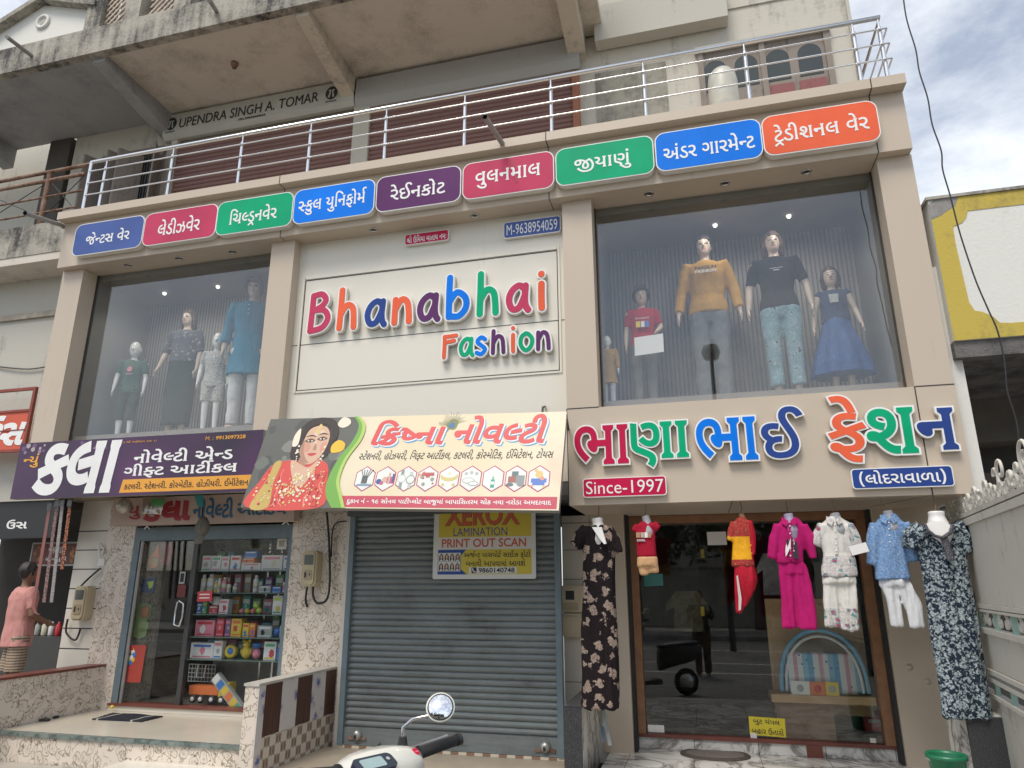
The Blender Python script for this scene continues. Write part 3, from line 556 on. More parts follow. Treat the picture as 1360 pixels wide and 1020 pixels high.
def extrude_groups(mb, G, fx, m, d0, d1, side=None, eps=.0003):
    """fill and thicken outlines; fx maps letter units to sign-plane x,z"""
    for k, (o, hs) in enumerate(G):
        e = eps * (k % 3)
        loops = [[fx(*p) for p in l] for l in [o] + hs]
        fl = [p for l in loops for p in l]
        sg = 1 if area(o) > 0 else -1
        ed, s0 = [], 0
        for l in loops:
            ed += [(s0 + i, s0 + (i + 1) % len(l)) for i in range(len(l))]; s0 += len(l)
        V, _, F, _, _, _ = geometry.delaunay_2d_cdt([Vector(p) for p in fl], ed, [], 0, 1e-6)
        vs = [(p.x, -d1 - e, p.y) for p in V]
        fs = []
        for t in F:
            a, b_, c = [V[i] for i in t]
            cx, cz = (a.x + b_.x + c.x) / 3, (a.y + b_.y + c.y) / 3
            if wind(cx, cz, loops) * sg > 0:
                fs.append(tuple(t) if (b_ - a).cross(c - a) > 0 else tuple(reversed(t)))
        mb.add(vs, fs, m)
        if d1 - d0 > .0015:
            s0 = 0
            for j, l in enumerate(loops):
                n = len(l)
                ar = area(l)
                vs2 = [(x, -d1 - e, z) for x, z in l] + [(x, -d0, z) for x, z in l]
                want = 1 if j == 0 else -1
                ff = [(i, i + n, (i + 1) % n + n, (i + 1) % n) if ar * want > 0 else (i, (i + 1) % n, (i + 1) % n + n, i + n) for i in range(n)]
                if want < 0:
                    ff = [(i, (i + 1) % n, (i + 1) % n + n, i + n) if ar > 0 else (i, i + n, (i + 1) % n + n, (i + 1) % n) for i in range(n)]
                mb.add(vs2, ff, side or m)
def gbox(G):
    xs = [p[0] for o, h in G for p in o]; ys = [p[1] for o, h in G for p in o]
    return min(xs), max(xs), min(ys), max(ys)
def guj(mb, word, x0, x1, z0, z1, m, d0=0, d1=.002, bold=0, slab=0, shear=0, side=None, seg=3, eps=.0003, G=None):
    """set a word so that its ink fills the box x0..x1, z0..z1 of the sign plane"""
    G = G or word_groups(word, bold, slab, seg)
    B = gbox(word_groups(word, 0, 0, 1))
    sx, sz = (x1 - x0) / (B[1] - B[0]), (z1 - z0) / (B[3] - B[2])
    fx = lambda x, y: (x0 + (x - B[0]) * sx + shear * (y - B[2]) * sz, z0 + (y - B[2]) * sz)
    extrude_groups(mb, G, fx, m, d0, d1, side, eps)
def latin(mb, text, x0, x1, z0, z1, m, d0=0, d1=.002, bold=0, shear=0, space=1.0):
    """Latin words and digits with the built-in font, fitted to the box"""
    c = bpy.data.curves.new('t', 'FONT')
    c.body = text
    c.size = 1
    c.shear = shear
    c.space_character = space
    c.offset = 0 if 'M' in text else bold      # the built-in M does not survive thickening
    c.resolution_u = 3
    c.fill_mode = 'FRONT'
    o = bpy.data.objects.new('t', c)
    me = bpy.data.meshes.new_from_object(o)
    xs = [v.co.x for v in me.vertices]; ys = [v.co.y for v in me.vertices]
    if xs:
        a, b_, e, f = min(xs), max(xs), min(ys), max(ys)
        q = lambda v: (x0 + (v.co.x - a) / (b_ - a) * (x1 - x0), z0 + (v.co.y - e) / (f - e) * (z1 - z0))
        vs = [(q(v)[0], -d1, q(v)[1]) for v in me.vertices]
        fs = []
        for p in me.polygons:
            ids = list(p.vertices)
            A, B, C = [Vector((vs[i][0], vs[i][2], 0)) for i in ids[:3]]
            fs.append(ids if p.normal.z > 0 else ids[::-1])
        mb.add(vs, fs, m)
        if d1 - d0 > .0015:
            bd = {}
            for f_ in fs:
                for i in range(len(f_)):
                    bd[(f_[i], f_[(i + 1) % len(f_)])] = 1
            n = len(vs)
            vs2 = vs + [(x, -d0, z) for x, y, z in vs]
            mb.add(vs2, [(a_, a_ + n, b2 + n, b2) for a_, b2 in bd if (b2, a_) not in bd], m)
    bpy.data.objects.remove(o)
    bpy.data.curves.remove(c)
    bpy.data.meshes.remove(me)
def stroke(mb, pts, wdt, m, d0, d1, side=None, n=10, smooth=3):
    """a rounded pen stroke as a flat raised shape"""
    P = [Vector(p) for p in pts]
    if len(P) > 2 and smooth:
        Q = []
        for i in range(len(P) - 1):
            a, b_, c, d = P[max(i - 1, 0)], P[i], P[i + 1], P[min(i + 2, len(P) - 1)]
            for j in range(smooth + 1):
                t = j / (smooth + 1)
                Q.append(.5 * ((2 * b_) + (c - a) * t + (2 * a - 5 * b_ + 4 * c - d) * t * t + (3 * b_ - a - 3 * c + d) * t ** 3))
        P = Q + [P[-1]]
    h = wdt / 2
    L, Rr = [], []
    for i, p in enumerate(P):
        d = (P[min(i + 1, len(P) - 1)] - P[max(i - 1, 0)]).normalized()
        nrm = Vector((-d.y, d.x))
        L.append(p + nrm * h); Rr.append(p - nrm * h)
    k = len(P)
    lift = lambda i: -d1 - .0006 * i / k
    def add(vs, fs, mm):
        fix = []
        for f in fs:
            a, b_, c = [Vector((vs[i][0], vs[i][2], 0)) for i in f[:3]]
            fix.append(f if (b_ - a).cross(c - a).z > 0 else tuple(reversed(f)))
        mb.add(vs, fix, mm)
    vs = [(p.x, lift(i), p.y) for i, p in enumerate(L)] + [(p.x, lift(i), p.y) for i, p in enumerate(Rr)]
    add(vs, [(i, i + 1, i + 1 + k, i + k) for i in range(k - 1)], m)
    out_ = list(L)
    for (p, q, sgn, li) in ((P[-1], P[-2], 1, k), (P[0], P[1], -1, 0)):
        d = (p - q).normalized(); nrm = Vector((-d.y, d.x))
        arc = [p + nrm * h * math.cos(math.pi * j / n) + d * h * math.sin(math.pi * j / n) for j in range(n + 1)]
        vs = [(p.x, lift(li) - .00005, p.y)] + [(a.x, lift(li) - .00005, a.y) for a in arc]
        add(vs, [(0, j + 1, j + 2) for j in range(n)], m)
        if sgn > 0:
            out_ += arc[1:-1] + list(reversed(Rr))
        else:
            out_ += arc[1:-1]
    nn = len(out_)
    vs = [(p.x, -d1, p.y) for p in out_] + [(p.x, -d0, p.y) for p in out_]
    mb.add(vs, [(i, (i + 1) % nn, (i + 1) % nn + nn, i + nn) for i in range(nn)], side or m)
# ---------------------------------------------------------------- materials
ACPD = mat('cladding_joint', (.05, .045, .04), .8)
WHITE = mat('white_plastic', (.80, .80, .78), .4, var=.03)
LETW = mat('letter_return', (.72, .69, .64), .5, var=.04)
STEEL = mat('polished_steel', (.72, .72, .72), .22, metal=1, var=.05)
BLACK = mat('black_plastic', (.02, .02, .022), .45)
DARK = mat('dark_gap', (.03, .029, .028), .8)
INK = mat('black_ink', (.025, .025, .03), .6)
def dirty(name, col, dark, streak=.5, rough=.85, edge=0, sc=1.0, bmp=.35):
    """weathered plaster: blotches, vertical streaks and specks"""
    def fn(t, p):
        v = coords(t)
        n1 = N(t, 'ShaderNodeTexNoise', Scale=1.3 * sc, Detail=10, Roughness=.68); lk(t, v, n1.inputs['Vector'])
        v2 = coords(t, (9 * sc, 9 * sc, .7 * sc))
        n2 = N(t, 'ShaderNodeTexNoise', Scale=1, Detail=6, Roughness=.6); lk(t, v2, n2.inputs['Vector'])
        n3 = N(t, 'ShaderNodeTexNoise', Scale=26 * sc, Detail=6, Roughness=.75); lk(t, v, n3.inputs['Vector'])
        a = math_(t, 'MULTIPLY', n2.outputs['Fac'], streak)
        b_ = math_(t, 'ADD', math_(t, 'MULTIPLY', n1.outputs['Fac'], 1 - streak * .5), a)
        b_ = math_(t, 'ADD', b_, math_(t, 'MULTIPLY', math_(t, 'SUBTRACT', n3.outputs['Fac'], .5), .35))
        r = ramp(t, [(.42 + edge, dark), (.52 + edge, tuple((x * .55 + y * .45) for x, y in zip(col, dark))), (.62 + edge, col)])
        lk(t, b_, r.inputs['Fac'])
        lk(t, r.outputs['Color'], p.inputs['Base Color'])
        p.inputs['Roughness'].default_value = rough
        bump(t, p, n3.outputs['Fac'], bmp, .012)
    return custom(name, fn)
ACP = dirty('beige_cladding', (.53, .445, .35), (.41, .345, .27), .8, .42, edge=-.035, bmp=.03)
CREAM = dirty('cream_cladding', (.72, .685, .595), (.59, .56, .485), .8, .45, edge=-.065, bmp=.02)
CONC = dirty('weathered_concrete', (.40, .37, .32), (.10, .095, .09), .6, edge=.02)
CONCB = dirty('stained_parapet', (.40, .37, .31), (.05, .047, .045), .42, edge=.06)
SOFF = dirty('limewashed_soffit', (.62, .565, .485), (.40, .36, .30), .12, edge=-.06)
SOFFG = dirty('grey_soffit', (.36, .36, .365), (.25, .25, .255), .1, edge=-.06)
PLAST = dirty('old_plaster', (.54, .51, .44), (.26, .24, .21), .55, edge=-.03)
PLASTG = dirty('stained_plaster', (.50, .48, .42), (.17, .16, .14), .7, edge=-.03)
ROUGHC = dirty('rough_concrete', (.17, .16, .15), (.05, .05, .05), .1, edge=0, sc=1.8, bmp=.9)
WHITEW = dirty('white_limewash', (.70, .69, .64), (.50, .48, .44), .3, edge=-.17)
YELLOW = dirty('yellow_border_paint', (.52, .40, .075), (.26, .21, .08), .4, edge=-.07)
RUST = dirty('rusty_iron', (.30, .20, .15), (.12, .05, .025), .2, edge=.03, sc=5)
def paisley(t, p):
    """cream tile printed with outlined leaf and curl shapes"""
    t2 = N(t, 'ShaderNodeTexCoord')
    sep = N(t, 'ShaderNodeSeparateXYZ'); lk(t, t2.outputs['Object'], sep.inputs[0])
    u = math_(t, 'ADD', sep.outputs['X'], sep.outputs['Y'])
    cmb = N(t, 'ShaderNodeCombineXYZ'); lk(t, u, cmb.inputs['X']); lk(t, sep.outputs['Z'], cmb.inputs['Y'])
    warp = N(t, 'ShaderNodeTexNoise', Scale=9, Detail=1); lk(t, cmb.outputs[0], warp.inputs['Vector'])
    wv = N(t, 'ShaderNodeVectorMath'); wv.operation = 'MULTIPLY_ADD'
    lk(t, warp.outputs['Color'], wv.inputs[0]); wv.inputs[1].default_value = (.12, .12, 0); lk(t, cmb.outputs[0], wv.inputs[2])
    mp_ = N(t, 'ShaderNodeMapping'); mp_.inputs['Scale'].default_value = (9, 6.2, 1); mp_.inputs['Rotation'].default_value = (0, 0, .5)
    lk(t, wv.outputs[0], mp_.inputs['Vector'])
    vo = N(t, 'ShaderNodeTexVoronoi', Scale=1.0); vo.voronoi_dimensions = '2D'; lk(t, mp_.outputs[0], vo.inputs['Vector'])
    ring = ramp(t, [(.0, (.46, .40, .33)), (.09, (.46, .40, .33)), (.10, (.71, .63, .54)), (.17, (.60, .54, .45)), (.25, (.71, .63, .54)), (.31, (.71, .63, .54)), (.33, (.42, .36, .29)), (.385, (.42, .36, .29)), (.405, (.71, .63, .54))])
    lk(t, vo.outputs['Distance'], ring.inputs['Fac'])
    wa = N(t, 'ShaderNodeTexNoise', Scale=11, Detail=2); lk(t, cmb.outputs[0], wa.inputs['Vector'])
    ln = math_(t, 'ABSOLUTE', math_(t, 'SUBTRACT', wa.outputs['Fac'], .5))
    lr = ramp(t, [(.0, (.42, .38, .33)), (.010, (.46, .42, .36)), (.020, (1, 1, 1))]); lk(t, ln, lr.inputs['Fac'])
    mk = N(t, 'ShaderNodeTexNoise', Scale=7, Detail=1); lk(t, cmb.outputs[0], mk.inputs['Vector'])
    lr2 = mixc(t, math_(t, 'GREATER_THAN', mk.outputs['Fac'], .47), (1, 1, 1), lr.outputs['Color'])
    c = mixc(t, 1.0, ring.outputs['Color'], lr2, 'MULTIPLY')
    lk(t, c, p.inputs['Base Color'])
    p.inputs['Roughness'].default_value = .3
PAIS = custom('leaf_print_tile', paisley)
def marble(t, p):
    v = coords(t, (1, 1, 1), (0, 0, .6))
    n = N(t, 'ShaderNodeTexNoise', Scale=1.6, Detail=8, Roughness=.6, Distortion=1.4); lk(t, v, n.inputs['Vector'])
    a = math_(t, 'ABSOLUTE', math_(t, 'SUBTRACT', n.outputs['Fac'], .5))
    r = ramp(t, [(0, (.20, .19, .17)), (.018, (.42, .41, .38)), (.06, (.68, .67, .63)), (.2, (.74, .73, .70))]); lk(t, a, r.inputs['Fac'])
    # tile joints
    br = N(t, 'ShaderNodeTexBrick', Scale=1.0); br.offset = 0
    br.inputs['Mortar Size'].default_value = .004; br.inputs['Brick Width'].default_value = .6; br.inputs['Row Height'].default_value = .6
    br.inputs['Color1'].default_value = br.inputs['Color2'].default_value = (1, 1, 1, 1); br.inputs['Mortar'].default_value = (.35, .33, .3, 1)
    lk(t, coords(t, loc=(.2, .35, 0)), br.inputs['Vector'])
    lk(t, mixc(t, 1.0, r.outputs['Color'], br.outputs['Color'], 'MULTIPLY'), p.inputs['Base Color'])
    p.inputs['Roughness'].default_value = .18
MARB = custom('veined_marble', marble)
def granite(t, p):
    v = coords(t)
    n = N(t, 'ShaderNodeTexNoise', Scale=150, Detail=3); lk(t, v, n.inputs['Vector'])
    r = ramp(t, [(.45, (.035, .036, .04)), (.62, (.055, .056, .06)), (.72, (.16, .16, .165))]); lk(t, n.outputs['Fac'], r.inputs['Fac'])
    lk(t, r.outputs['Color'], p.inputs['Base Color']); p.inputs['Roughness'].default_value = .25
GRAN = custom('dark_granite', granite)
GREENM = dirty('green_marble', (.22, .26, .24), (.09, .12, .11), .1, .25, edge=0, sc=8, bmp=0)
FLOORT = mat('cream_floor_tile', (.56, .51, .42), .22, var=.05, scale=2)
FLOORC = mat('worn_floor', (.36, .31, .24), .5, var=.12, scale=3)
TILEW = mat('ivory_wall_tile', (.68, .64, .56), .25, var=.03)
TILEB = mat('beige_wall_tile', (.58, .53, .45), .3, var=.04)
BLUEG = mat('blue_grey_paint', (.15, .20, .225), .45, var=.12, scale=8)
WOOD = mat('orange_wood', (.30, .15, .075), .45, var=.2, scale=9)
PINE = mat('pale_wood', (.52, .33, .17), .4, var=.15, scale=7)
REDB = mat('red_brown_sill', (.17, .055, .04), .4, var=.15)
def wood_brown(t, p):
    v = coords(t, (60, 60, 2)); n = N(t, 'ShaderNodeTexNoise', Scale=1, Detail=4); lk(t, v, n.inputs['Vector'])
    r = ramp(t, [(.3, (.055, .022, .014)), (.7, (.12, .05, .03))]); lk(t, n.outputs['Fac'], r.inputs['Fac'])
    lk(t, r.outputs['Color'], p.inputs['Base Color']); p.inputs['Roughness'].default_value = .35
BROWNT = custom('brown_grain_tile', wood_brown)
def glass(name, tint=(.9, .95, .95), mixw=.10, rough=0.0, ior=1.45):
    m = bpy.data.materials.new(name); m.use_nodes = True
    t = m.node_tree; t.nodes.remove(t.nodes['Principled BSDF']); o = t.nodes['Material Output']
    tr = N(t, 'ShaderNodeBsdfTransparent', Color=(*tint, 1)); gl = N(t, 'ShaderNodeBsdfGlossy', Roughness=rough)
    gl.inputs['Color'].default_value = (1, 1, 1, 1)
    ge = N(t, 'ShaderNodeNewGeometry'); dt = N(t, 'ShaderNodeVectorMath'); dt.operation = 'DOT_PRODUCT'
    lk(t, ge.outputs['Normal'], dt.inputs[0]); lk(t, ge.outputs['Incoming'], dt.inputs[1])
    sch = math_(t, 'POWER', math_(t, 'SUBTRACT', 1.0, math_(t, 'ABSOLUTE', dt.outputs['Value'])), 5.0)
    f0 = ((ior - 1) / (ior + 1)) ** 2 + mixw
    f = math_(t, 'ADD', math_(t, 'MULTIPLY', sch, 1 - f0), f0)
    f.node.use_clamp = True
    mx_ = N(t, 'ShaderNodeMixShader'); lk(t, f, mx_.inputs[0]); lk(t, tr.outputs[0], mx_.inputs[1]); lk(t, gl.outputs[0], mx_.inputs[2])
    lk(t, mx_.outputs[0], o.inputs['Surface']); MATS[name] = m
    return m
GLASS = glass('window_glass', (.95, .96, .955), .04, 0, 1.4)
GLASSD = glass('door_glass', (.93, .95, .94), .02)

def struct(o):
    o['kind'] = 'structure'; return o
# ---------------------------------------------------------------- ground
ROADZ = -.28
def road(t, p):
    v = coords(t)
    n = N(t, 'ShaderNodeTexNoise', Scale=90, Detail=4); lk(t, v, n.inputs['Vector'])
    n2 = N(t, 'ShaderNodeTexNoise', Scale=.6, Detail=5); lk(t, v, n2.inputs['Vector'])
    f = math_(t, 'ADD', math_(t, 'MULTIPLY', n.outputs['Fac'], .5), math_(t, 'MULTIPLY', n2.outputs['Fac'], .5))
    r = ramp(t, [(.35, (.12, .115, .105)), (.65, (.21, .20, .185))]); lk(t, f, r.inputs['Fac'])
    lk(t, r.outputs['Color'], p.inputs['Base Color']); p.inputs['Roughness'].default_value = .85
    bump(t, p, n.outputs['Fac'], .4, .006)
ASPH = custom('asphalt', road)
PAVE = dirty('pavement_concrete', (.34, .32, .28), (.16, .15, .13), .05, edge=-.02, sc=2)
struct(MB().add([(-160, -160, ROADZ), (160, -160, ROADZ), (160, 60, ROADZ), (-160, 60, ROADZ)], [(0, 1, 2, 3)], ASPH).build('road', recenter=False))
struct(MB().box(-30, 30, -3.2, 3, ROADZ, ROADZ + .12, PAVE).build('pavement', recenter=False))
LINEP = mat('road_marking_paint', (.70, .69, .64), .7, var=.15)
for y0, wd in ((-7.6, .12), (-9.6, .12), (-13.2, .14)):
    struct(MB().add([(-60, y0 - wd, ROADZ + .004), (60, y0 - wd, ROADZ + .004), (60, y0, ROADZ + .004), (-60, y0, ROADZ + .004)], [(0, 1, 2, 3)], LINEP).build('road_marking', recenter=False))
struct(MB().box(-60, 60, -40, -17, ROADZ, ROADZ + .15, PAVE).build('far_pavement', recenter=False))

# ---------------------------------------------------------------- the shop building
XL, XR = -7.72, 2.2
ZH0, ZH1, ZC1, ZF0, ZF1 = 5.48, 6.11, 6.218, 2.281, 3.212
bld = thing('shop_building', (-2.7, 1, -.28), 'two storey beige clad shop front with large display windows under an old concrete upper floor', 'building')
h = MB().box(XL, 2.183, -.105, 1.0, ZH0, ZH1, ACP)
h.build('fascia_panel', bld)
MB().box(XL - .02, 2.194, -.224, 1.05, ZH1 + .002, ZC1, ACP).build('cornice', bld)
for xj in (-4.487, -1.28, 1.892):
    jn = MB()
    jn.box(xj - .005, xj + .005, -.107, -.10, ZH0 + .001, ZH1, ACPD)
    jn.box(xj - .005, xj + .005, -.2255, -.22, ZH1 + .004, ZC1 - .002, ACPD)
    jn.box(xj - .005, xj + .005, -.22, -.106, ZH1 - .0005, ZH1 + .0015, ACPD)
    jn.box(xj - .004, xj + .004, -.104, .2, ZH0 - .0012, ZH0, ACPD)
    jn.build('panel_joint', bld)
LIGHTB = mat('dark_fitting', (.05, .05, .05), .3)
for u, v in ((170, 352), (237, 343), (308, 334), (496, 305), (630, 286), (862, 257), (963, 243), (1071, 228)):
    q = atz(u, v, ZH0)
    d = MB().lathe((q.x, max(q.y, -.02), ZH0), [(.045, .0), (.05, -.006), (.036, -.008), (.034, -.001)], STEEL, 16)
    d.lathe((q.x, max(q.y, -.02), ZH0), [(.033, -.001), (.033, -.0025)], LIGHTB, 12)
    d.build('downlight', bld)
def pillar(x0, x1, z0, dep=.6):
    MB().box(x0, x1, 0, dep, z0, ZH0 - .001, ACP).build('pillar', bld)
pillar(-7.73, -7.40, 2.62); pillar(-4.66, -4.352, 2.62); pillar(-1.163, -.8515, ZF1 + .004, .23); pillar(1.894, 2.196, ZF1 + .004, .6)
# sign panel between the windows
pn = MB().box(-4.352, -1.163, .14, .5, 2.53, ZH0 - .001, CREAM)
pn.build('sign_panel', bld)
gr = MB()
def groove(p, q, wd=.008):
    (x0, z0), (x1, z1) = p, q
    gr.box(x0 - wd / 2 if x0 == x1 else x0, x1 + wd / 2 if x0 == x1 else x1, .1365, .145, z0 - wd / 2 if z0 == z1 else z0, z1 + wd / 2 if z0 == z1 else z1, ACPD)
gx0, gx1, gz0, gz1, gzm = -4.249, -1.255, 3.66, 4.996, 4.2
groove((gx0, gz1), (gx1, gz1)); groove((gx0, gz0), (gx1, gz0)); groove((gx0, gz0), (gx0, gz1)); groove((gx1, gz0), (gx1, gz1))
groove((-4.352, gzm), (-1.163, gzm), .006)
gr.build('panel_joint', bld)
gr2 = MB()
for a, b_, c, d in ((gx0, gx1, gz1 + .012, gz1 + .045), (gx0, gx1, gz0 - .03, gz0 - .012), (gx0 - .03, gx0 - .008, gz0 - .03, gz1 + .045), (gx1 + .008, gx1 + .03, gz0 - .03, gz1 + .045)):
    gr2.box(a, b_, .128, .142, c, d, CREAM)
gr2.build('moulding', bld)
# lower fascia over the right hand shop
MB().box(-1.163, 2.205, 0, 1.2, ZF0, ZF1, ACP).build('fascia_panel', bld)
for a, b_, y0, y1, c, d in ((1.888, 1.898, -.002, .01, ZF0, ZF1), (-1.163, -.85, -.002, .01, ZF1 - .004, ZF1 + .006), (1.899, 2.2, -.002, .01, ZF1 - .004, ZF1 + .006), (-1.169, -1.161, -.002, .01, ZF0, ZF1), (.3, .306, 0, 1.1, ZF0 - .0015, ZF0 + .002)):
    MB().box(a, b_, y0, y1, c, d, ACPD).build('panel_joint', bld)
MB().hexa([(1.893, .01, ZF0 - .0015), (1.901, .01, ZF0 - .0015), (1.60, .9, ZF0 - .0015), (1.592, .9, ZF0 - .0015)], [(1.893, .01, ZF0), (1.901, .01, ZF0), (1.60, .9, ZF0), (1.592, .9, ZF0)], ACPD).build('panel_joint', bld)
# show windows, each a shallow lit room with ribbed back wall
def ribs(t, p):
    v = coords(t)
    s = N(t, 'ShaderNodeSeparateXYZ'); lk(t, v, s.inputs[0])
    f = math_(t, 'FRACT', math_(t, 'MULTIPLY', s.outputs['X'], 22))
    r = ramp(t, [(0, (.10, .092, .085)), (.35, (.34, .31, .29)), (.75, (.37, .34, .32)), (.95, (.10, .092, .085))]); lk(t, f, r.inputs['Fac'])
    lk(t, r.outputs['Color'], p.inputs['Base Color']); p.inputs['Roughness'].default_value = .6
    bump(t, p, f, .4, .01)
RIB = custom('ribbed_wallboard', ribs)
SHOPW = mat('shop_interior', (.24, .235, .225), .8, var=.04)
SHOPF = mat('display_floor', (.25, .22, .2), .5)
def show_window(x0, x1):
    wf = MB().box(x0, x1, 1.18, 1.25, 3.2, ZH0, RIB)
    wf.build('back_wall', bld)
    rm = MB().box(x0 + .003, x0 + .02, .245, 1.178, 3.331, ZH0 - .085, SHOPW).box(x1 - .02, x1 - .003, .245, 1.178, 3.331, ZH0 - .085, SHOPW)
    rm.box(x0, x1, .25, 1.18, 3.2, 3.33, SHOPF)
    rm.box(x0, x1, .25, 1.18, ZH0 - .08, ZH0 - .004, SHOPW)
    rm.build('display_recess', bld)
    wn = MB().box(x0 + .001, x1 - .001, .23, .238, 3.214, ZH0 - .002, GLASS).build('window', bld)
    for a in (x0 + .001, x1 - .016):
        MB().box(a, a + .015, .215, .23, 3.214, ZH0 - .003, ACPD).build('frame', wn)
show_window(-7.40, -4.66); show_window(-.8515, 1.894)
# display lights
LAMPM = bpy.data.materials.new('small_lamp'); LAMPM.use_nodes = True
_p = LAMPM.node_tree.nodes['Principled BSDF']; _p.inputs['Emission Color'].default_value = (1, .95, .85, 1); _p.inputs['Emission Strength'].default_value = 2.5
for u, v in ((950, 303), (1048, 290), (218, 393), (289, 384)):
    q = at(u, v, .75)
    MB().lathe((q.x, q.y, ZH0 - .09), [(.01, -.03), (.022, -.02), (.025, 0)], LAMPM, 10).build('spotlight', bld)
    ld = bpy.data.lights.new('spotlight', 'SPOT'); ld.energy = 15; ld.spot_size = R(130); ld.spot_blend = .8; ld.shadow_soft_size = .05; ld.color = (1, .95, .86)
    lo_ = bpy.data.objects.new('spotlight_lamp', ld); COL.objects.link(lo_); lo_.location = (q.x, .30, ZH0 - .12); lo_.rotation_euler = (R(22), 0, 0)

# ground floor piers and soffits
MB().box(-7.72, -4.1, .02, 1.15, 2.62, 3.2, mat('brown_soffit', (.30, .24, .19), .8)).build('lintel', bld)
MB().box(-1.7, -.9, 1.36, 1.46, 2.2, 3.2, DARK).build('lintel', bld)
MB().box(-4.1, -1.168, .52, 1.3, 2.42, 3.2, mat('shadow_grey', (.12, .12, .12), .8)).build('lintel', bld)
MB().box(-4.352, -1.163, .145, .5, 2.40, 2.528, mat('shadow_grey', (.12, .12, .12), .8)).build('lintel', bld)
# left shop: leaf print piers
pp = MB().box(-7.25, -6.82, .88, 1.5, -.2, 2.62, PAIS).build('tiled_pier', bld)
MB().box(-4.56, -3.83, .80, 1.5, -.2, 2.62, PAIS).build('tiled_pier', bld)
MB().box(-3.83, -3.71, .72, 1.5, -.1, 2.42, TILEW).build('tiled_pier', bld)
tw = MB().box(-7.72, -7.25, .9, 1.5, -.2, 2.62, TILEW)
for k in range(9):
    z = .35 + k * .235
    tw.box(-7.72, -7.251, .8985, .905, z, z + .012, DARK)
tw.build('tiled_pier', bld)
# pier between shutter and right hand door
tp = MB().box(-1.43, -1.0, 1.0, 1.5, -.1, 2.281, TILEB)
for z in (.62, 1.12, 1.62, 1.92, 2.2):
    tp.box(-1.43, -1.0, .9985, 1.01, z, z + .006, ACPD)
tp.box(-1.13, -1.126, .9985, 1.01, 0, 2.28, ACPD)
tp.build('tiled_pier', bld)
MB().box(-1.045, -.765, 1.10 - .12, 1.5, 0, 2.281, ACP).build('door_pier', bld)
MB().box(-.765, -.735, 1.06, 1.5, 0, 2.281, DARK).build('reveal', bld)
dp = MB().hexa([(1.64, 1.08, 0), (2.25, 1.08, 0), (2.25, 1.5, 0), (1.64, 1.5, 0)], [(1.64, 1.08, 2.281), (2.25, 1.08, 2.281), (2.25, 1.5, 2.281), (1.64, 1.5, 2.281)], ACP)
for u, v in ((1208, 886), (1232, 905)):
    q = at(u, v, 1.08)
    dp.lathe((q.x, 1.08, q.z), [(.03, 0), (.03, -.004), (.012, -.006), (.012, -.012), (.002, -.014)], ACP, 14, 'y')
dp.build('door_pier', bld)
MB().box(1.61, 1.64, 1.12, 1.5, 0, 2.281, DARK).build('reveal', bld)
# right hand shop floor, step and threshold
MB().box(-1.0, 2.4, -1.6, 1.28, -.16, 0, MARB).build('marble_floor', bld)
MB().box(-.735, 1.61, 1.26, 1.5, .002, .105, MARB).build('threshold', bld)
MB().box(-.735, 1.61, 1.24, 1.36, .105, .135, REDB).build('sill', bld)
q = at(1040, 985, 1.24)
MB().box(.83, .97, 1.235, 1.259, .0, .104, REDB).build('sill', bld)
# middle bay floor
mf = MB().box(-3.89, -1.25, -1.2, .66, -.2, -.03, FLOORC)
mf.build('porch_floor', bld)
ck = MB(); CKA = mat('checker_brown', (.26, .16, .11), .5); CKB = mat('checker_cream', (.62, .56, .45), .5)
for k in range(30):
    ck.box(-3.75 + k * .082, -3.75 + (k + 1) * .082, .655, .9, -.029, .0 - .004, CKA if k % 2 else CKB)
ck.build('kerb_strip', bld)
# left shop platform
MB().box(-6.98, -4.03, -.36, .96, -.2, .17, FLOORT).build('platform', bld)
MB().box(-7.0, -4.03, -.42, -.361, .135, .172, GREENM).build('edging', bld)
MB().box(-6.98, -4.03, -.40, -.362, -.2, .134, PAIS).build('riser', bld)
ss = MB().box(-5.35, -4.25, -.80, -.402, -.2, -.03, PAIS); ss.box(-5.36, -4.24, -.81, -.402, -.029, -.01, TILEW)
ss.build('step', bld)
MB().box(-8.5, -5.4, -.75, -.41, -.2, -.10, CONC).build('step', bld)
th = MB().box(-6.82, -4.56, .84, .97, .172, .225, TILEW); th.box(-6.82, -4.56, .82, 1.0, .226, .25, REDB)
th.build('threshold', bld)

# ---------------------------------------------------------------- upper floor of the building
WY = 1.6
uw = MB()
uw.box(-9.9, 2.3, WY, WY + .3, 6.2, 9.0, PLAST)
uw.build('wall', bld)
MB().box(2.3, 2.34, WY - .04, 2.2, 6.2, 9.6, PLASTG).build('wall', bld)
MB().box(-1.1, 2.3, WY - .02, WY + .28, 9.0, 11.5, PLAST).build('wall', bld)
sw = MB().box(1.87, 2.3, 1.25, 2.6, 3.0, 6.2, PLASTG)
sw.build('wall', bld)
MB().box(2.198, 2.33, .10, 2.2, 2.3, 4.35, WHITEW).build('wall', bld)
MB().box(-9.8, 2.3, .35, 1.6, 6.0, 6.17, CONC).build('balcony_slab', bld)
